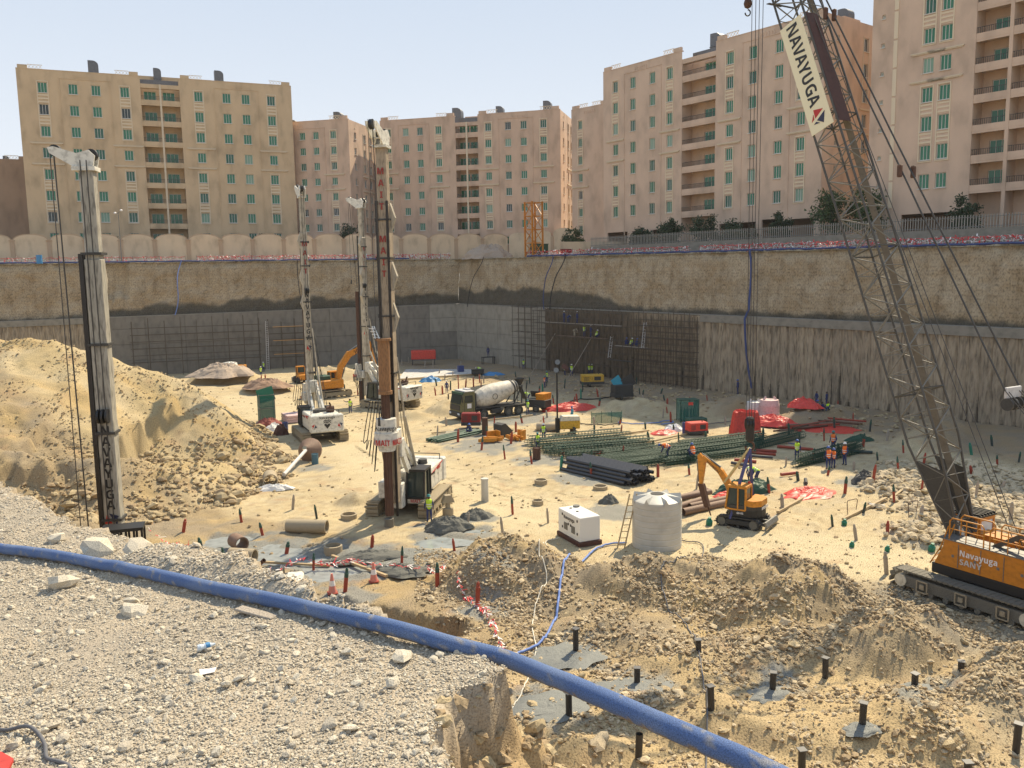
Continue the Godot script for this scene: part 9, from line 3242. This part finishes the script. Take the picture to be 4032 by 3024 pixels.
func person(at: Vector3, h: float, vest: String, pose: String, hat: String, yaw: float, label: String) -> void:
	var cloth := Color(0.035, 0.045, 0.13)
	if vest == "teal": cloth = Color(0.04, 0.14, 0.14)
	if vest == "cyan": cloth = Color(0.08, 0.28, 0.40)
	if vest == "tan": cloth = Color(0.40, 0.35, 0.26)
	var b := body(pose, cloth)
	var t := thing("person", label, "person", at, yaw)
	t.scale = Vector3.ONE * (h / 1.72)
	P(t, "body", b[0], "cloth")
	if vest in ["lime", "lime2", "orange"]:
		P(t, "vest", b[1], "vest_orange" if vest == "orange" else "vest_lime")
		P(t, "reflective_band", b[4], "hat_white")
	if hat != "":
		if hat_mesh == null:
			var m := MB.new()
			m.lathe(Transform3D(), PackedVector2Array([Vector2(0.118, -0.01), Vector2(0.15, 0.0), Vector2(0.118, 0.02), Vector2(0.11, 0.07), Vector2(0.08, 0.115), Vector2(0.03, 0.13), Vector2(0, 0.132)]), 14)
			m.cb(0, 0.006, -0.12, 0.16, 0.014, 0.1, 0.004)
			hat_mesh = m.mesh()
		var o := P(t, "helmet", hat_mesh, hat)
		o.transform = Transform3D(b[3], b[2])
	else:
		var hm := MB.new()
		hm.lathe(Transform3D(), PackedVector2Array([Vector2(0.108, -0.06), Vector2(0.11, 0.0), Vector2(0.09, 0.045), Vector2(0.0, 0.065)]), 12)
		var o := P(t, "hair", hm, "black_paint")
		o.transform = Transform3D(b[3], b[2] + b[3] * Vector3(0, 0.0, 0.02))

const PEOPLE := [[-39.19,-134.96,1.55,"lime","stand","hat_white",0.30],
	[-41.10,-143.22,1.55,"lime","stand","hat_white",1.00],
	[-40.79,-148.43,1.55,"lime","stand","hat_teal",2.00],
	[-38.74,-148.10,1.68,"teal","bend","hat_teal",2.00],
	[-18.44,-97.69,1.61,"lime","reach","",0.40],
	[-8.55,-112.78,1.55,"none","stand","hat_white",0.00],
	[-4.90,-133.66,1.68,"lime","bend2","hat_white",1.20],
	[1.92,-139.86,1.55,"lime","stand","hat_teal",3.00],
	[8.01,-130.22,1.55,"lime","stand","hat_white",2.00],
	[8.90,-128.63,1.72,"lime","stand","hat_white",3.30],
	[11.59,-129.25,1.66,"lime","stand","hat_white",3.00],
	[11.98,-129.19,1.62,"lime","stand","hat_white",2.80],
	[12.69,-129.38,1.70,"lime","stand","hat_white",3.40],
	[4.93,-121.69,1.55,"lime","stand","hat_teal",1.00],
	[4.44,-116.80,1.55,"orange","stand","hat_teal",2.00],
	[1.92,-104.21,1.68,"lime","bend","hat_white",1.50],
	[1.68,-94.43,1.55,"lime","stand","hat_teal",0.50],
	[2.16,-74.94,1.55,"lime","stand","hat_teal",0.20],
	[2.83,-78.96,1.55,"lime","stand","hat_white",2.90],
	[-4.12,-82.89,1.68,"none","crouch","hat_blue",2.50],
	[6.22,-89.50,1.55,"cyan","stand","hat_blue",1.00],
	[12.44,-68.83,1.68,"orange","bend","hat_blue",1.40],
	[14.45,-68.67,1.68,"orange","crouch","hat_blue",0.30],
	[22.91,-68.85,1.66,"lime2","point","hat_blue",2.90],
	[27.12,-72.31,1.78,"orange","stand","hat_teal",2.20],
	[24.26,-65.61,1.73,"orange","stand","hat_blue",0.20],
	[24.75,-65.88,1.55,"orange","stand","hat_blue",3.40],
	[25.97,-66.76,1.76,"orange","stand","hat_white",2.00],
	[17.77,-62.22,1.68,"lime","bend","hat_white",0.80],
	[17.42,-62.53,1.68,"lime","bend","hat_white",2.80],
	[31.17,-87.63,1.68,"teal","sit","hat_blue",0.50],
	[31.62,-87.58,1.68,"none","sit","",1.50],
	[32.07,-87.26,1.68,"lime","sit","",2.20],
	[34.32,-96.96,1.55,"none","stand","",2.00],
	[35.12,-96.02,1.55,"none","stand","",1.00],
	[28.07,-107.09,1.80,"none","stand","hat_blue",1.50],
	[-5.35,-53.2,1.69,"lime","stand","hat_teal",0.15],
	[-4.08,-171.91,1.71,"none","stand","",0.40]]

const PEOPLE_LABELS := ["lime-vested worker nearest the camera by the far left wall", "second lime-vested worker by the far left wall", "lime-vested worker in a teal helmet at the far left wall", "bending worker in teal clothes at the far left wall", "lime-vested man with an arm out between the two rear rigs", "man in dark clothes alone among the red stubs left of the mixer", "bending worker in a lime vest on the pale sheeting", "lime-vested worker in the shade right of the corner", "leftmost lime-vested worker below the dark scaffold", "second lime-vested worker below the dark scaffold", "left one of the three lime-vested men behind the yellow compressor", "middle one of the three lime-vested men behind the yellow compressor", "right one of the three lime-vested men behind the yellow compressor", "lime-vested worker in a teal helmet behind the mixer drum", "orange-vested worker in the shade behind the mixer", "bending lime-vested worker on the far side of the pump", "lime-vested worker standing at the mixer's rear wheel", "lime-vested worker seen from behind at the left end of the rebar stack", "lime-vested worker in a white helmet at the left rebar stack", "crouching man in dark clothes before the red welding generator", "worker in pale blue before the long red tarpaulin", "bending worker in an orange vest on the middle rebar cages", "crouching worker in an orange vest on the large rebar stack", "worker with his arm stretched out beside the right rebar cages", "orange-vested worker holding a hose at the back right", "front one of the pair of orange-vested workers at the right cages", "second of the pair of orange-vested workers at the right cages", "orange-vested worker in a white helmet right of the pair", "bending lime-vested worker right behind the small excavator", "bending lime-vested worker left behind the small excavator", "seated worker in teal clothes beside the red tarpaulin", "seated worker in dark clothes in the middle of the resting group", "seated worker in a lime vest at the right of the resting group", "dark-clothed man standing by the pile wall, left one", "dark-clothed man standing by the pile wall, right one", "man in blue standing alone at the foot of the pile wall", "worker in a teal helmet standing beside the facing rig", "dark-clothed man standing on the trestle by the corner"]

func people() -> void:
	for i in PEOPLE.size():
		var q: Array = PEOPLE[i]
		var x: float = q[0]
		var z: float = q[1]
		var p := on(x, z, 0.0)
		if i == PEOPLE.size() - 1:
			p = Vector3(-4.0, 1.26, -148.6)
		if i == 21 or i == 22:
			p.y += 0.45
		person(p, q[2], q[3], q[4], q[5], q[6], PEOPLE_LABELS[i])
	# men on the scaffolds
	var men := [[31.6, 7.8, "none", "hold", "hat_white", "dark-clothed man on the top scaffold lift, left one"], [32.6, 7.8, "none", "bend", "hat_white", "bending man on the top scaffold lift"], [34.6, 7.8, "none", "stand", "hat_white", "dark-clothed man on the top scaffold lift, right one"], [34.0, 5.85, "tan", "bend", "", "bending man in tan on the second scaffold lift"], [36.2, 5.85, "lime", "stand", "hat_white", "lime-vested man on the second scaffold lift"], [37.6, 5.85, "none", "hold", "hat_white", "dark-clothed man on the second scaffold lift"], [38.9, 5.85, "lime", "crouch", "hat_white", "crouching lime-vested man on the second scaffold lift"], [45.0, 5.0, "none", "crouch", "hat_blue", "crouching man on the dense scaffold, left one"], [46.0, 5.0, "lime", "crouch", "hat_white", "crouching lime-vested man on the dense scaffold"], [47.0, 5.0, "none", "crouch", "hat_blue", "crouching man on the dense scaffold, right one"]]
	for k in men.size():
		var q: Array = men[k]
		var w := wall_frame(1, q[0], -1.4)
		person(Vector3(w.x, q[1], w.y), 1.7, q[2], q[3], q[4], -0.9 + 0.4 * sin(k * 2.0), q[5])
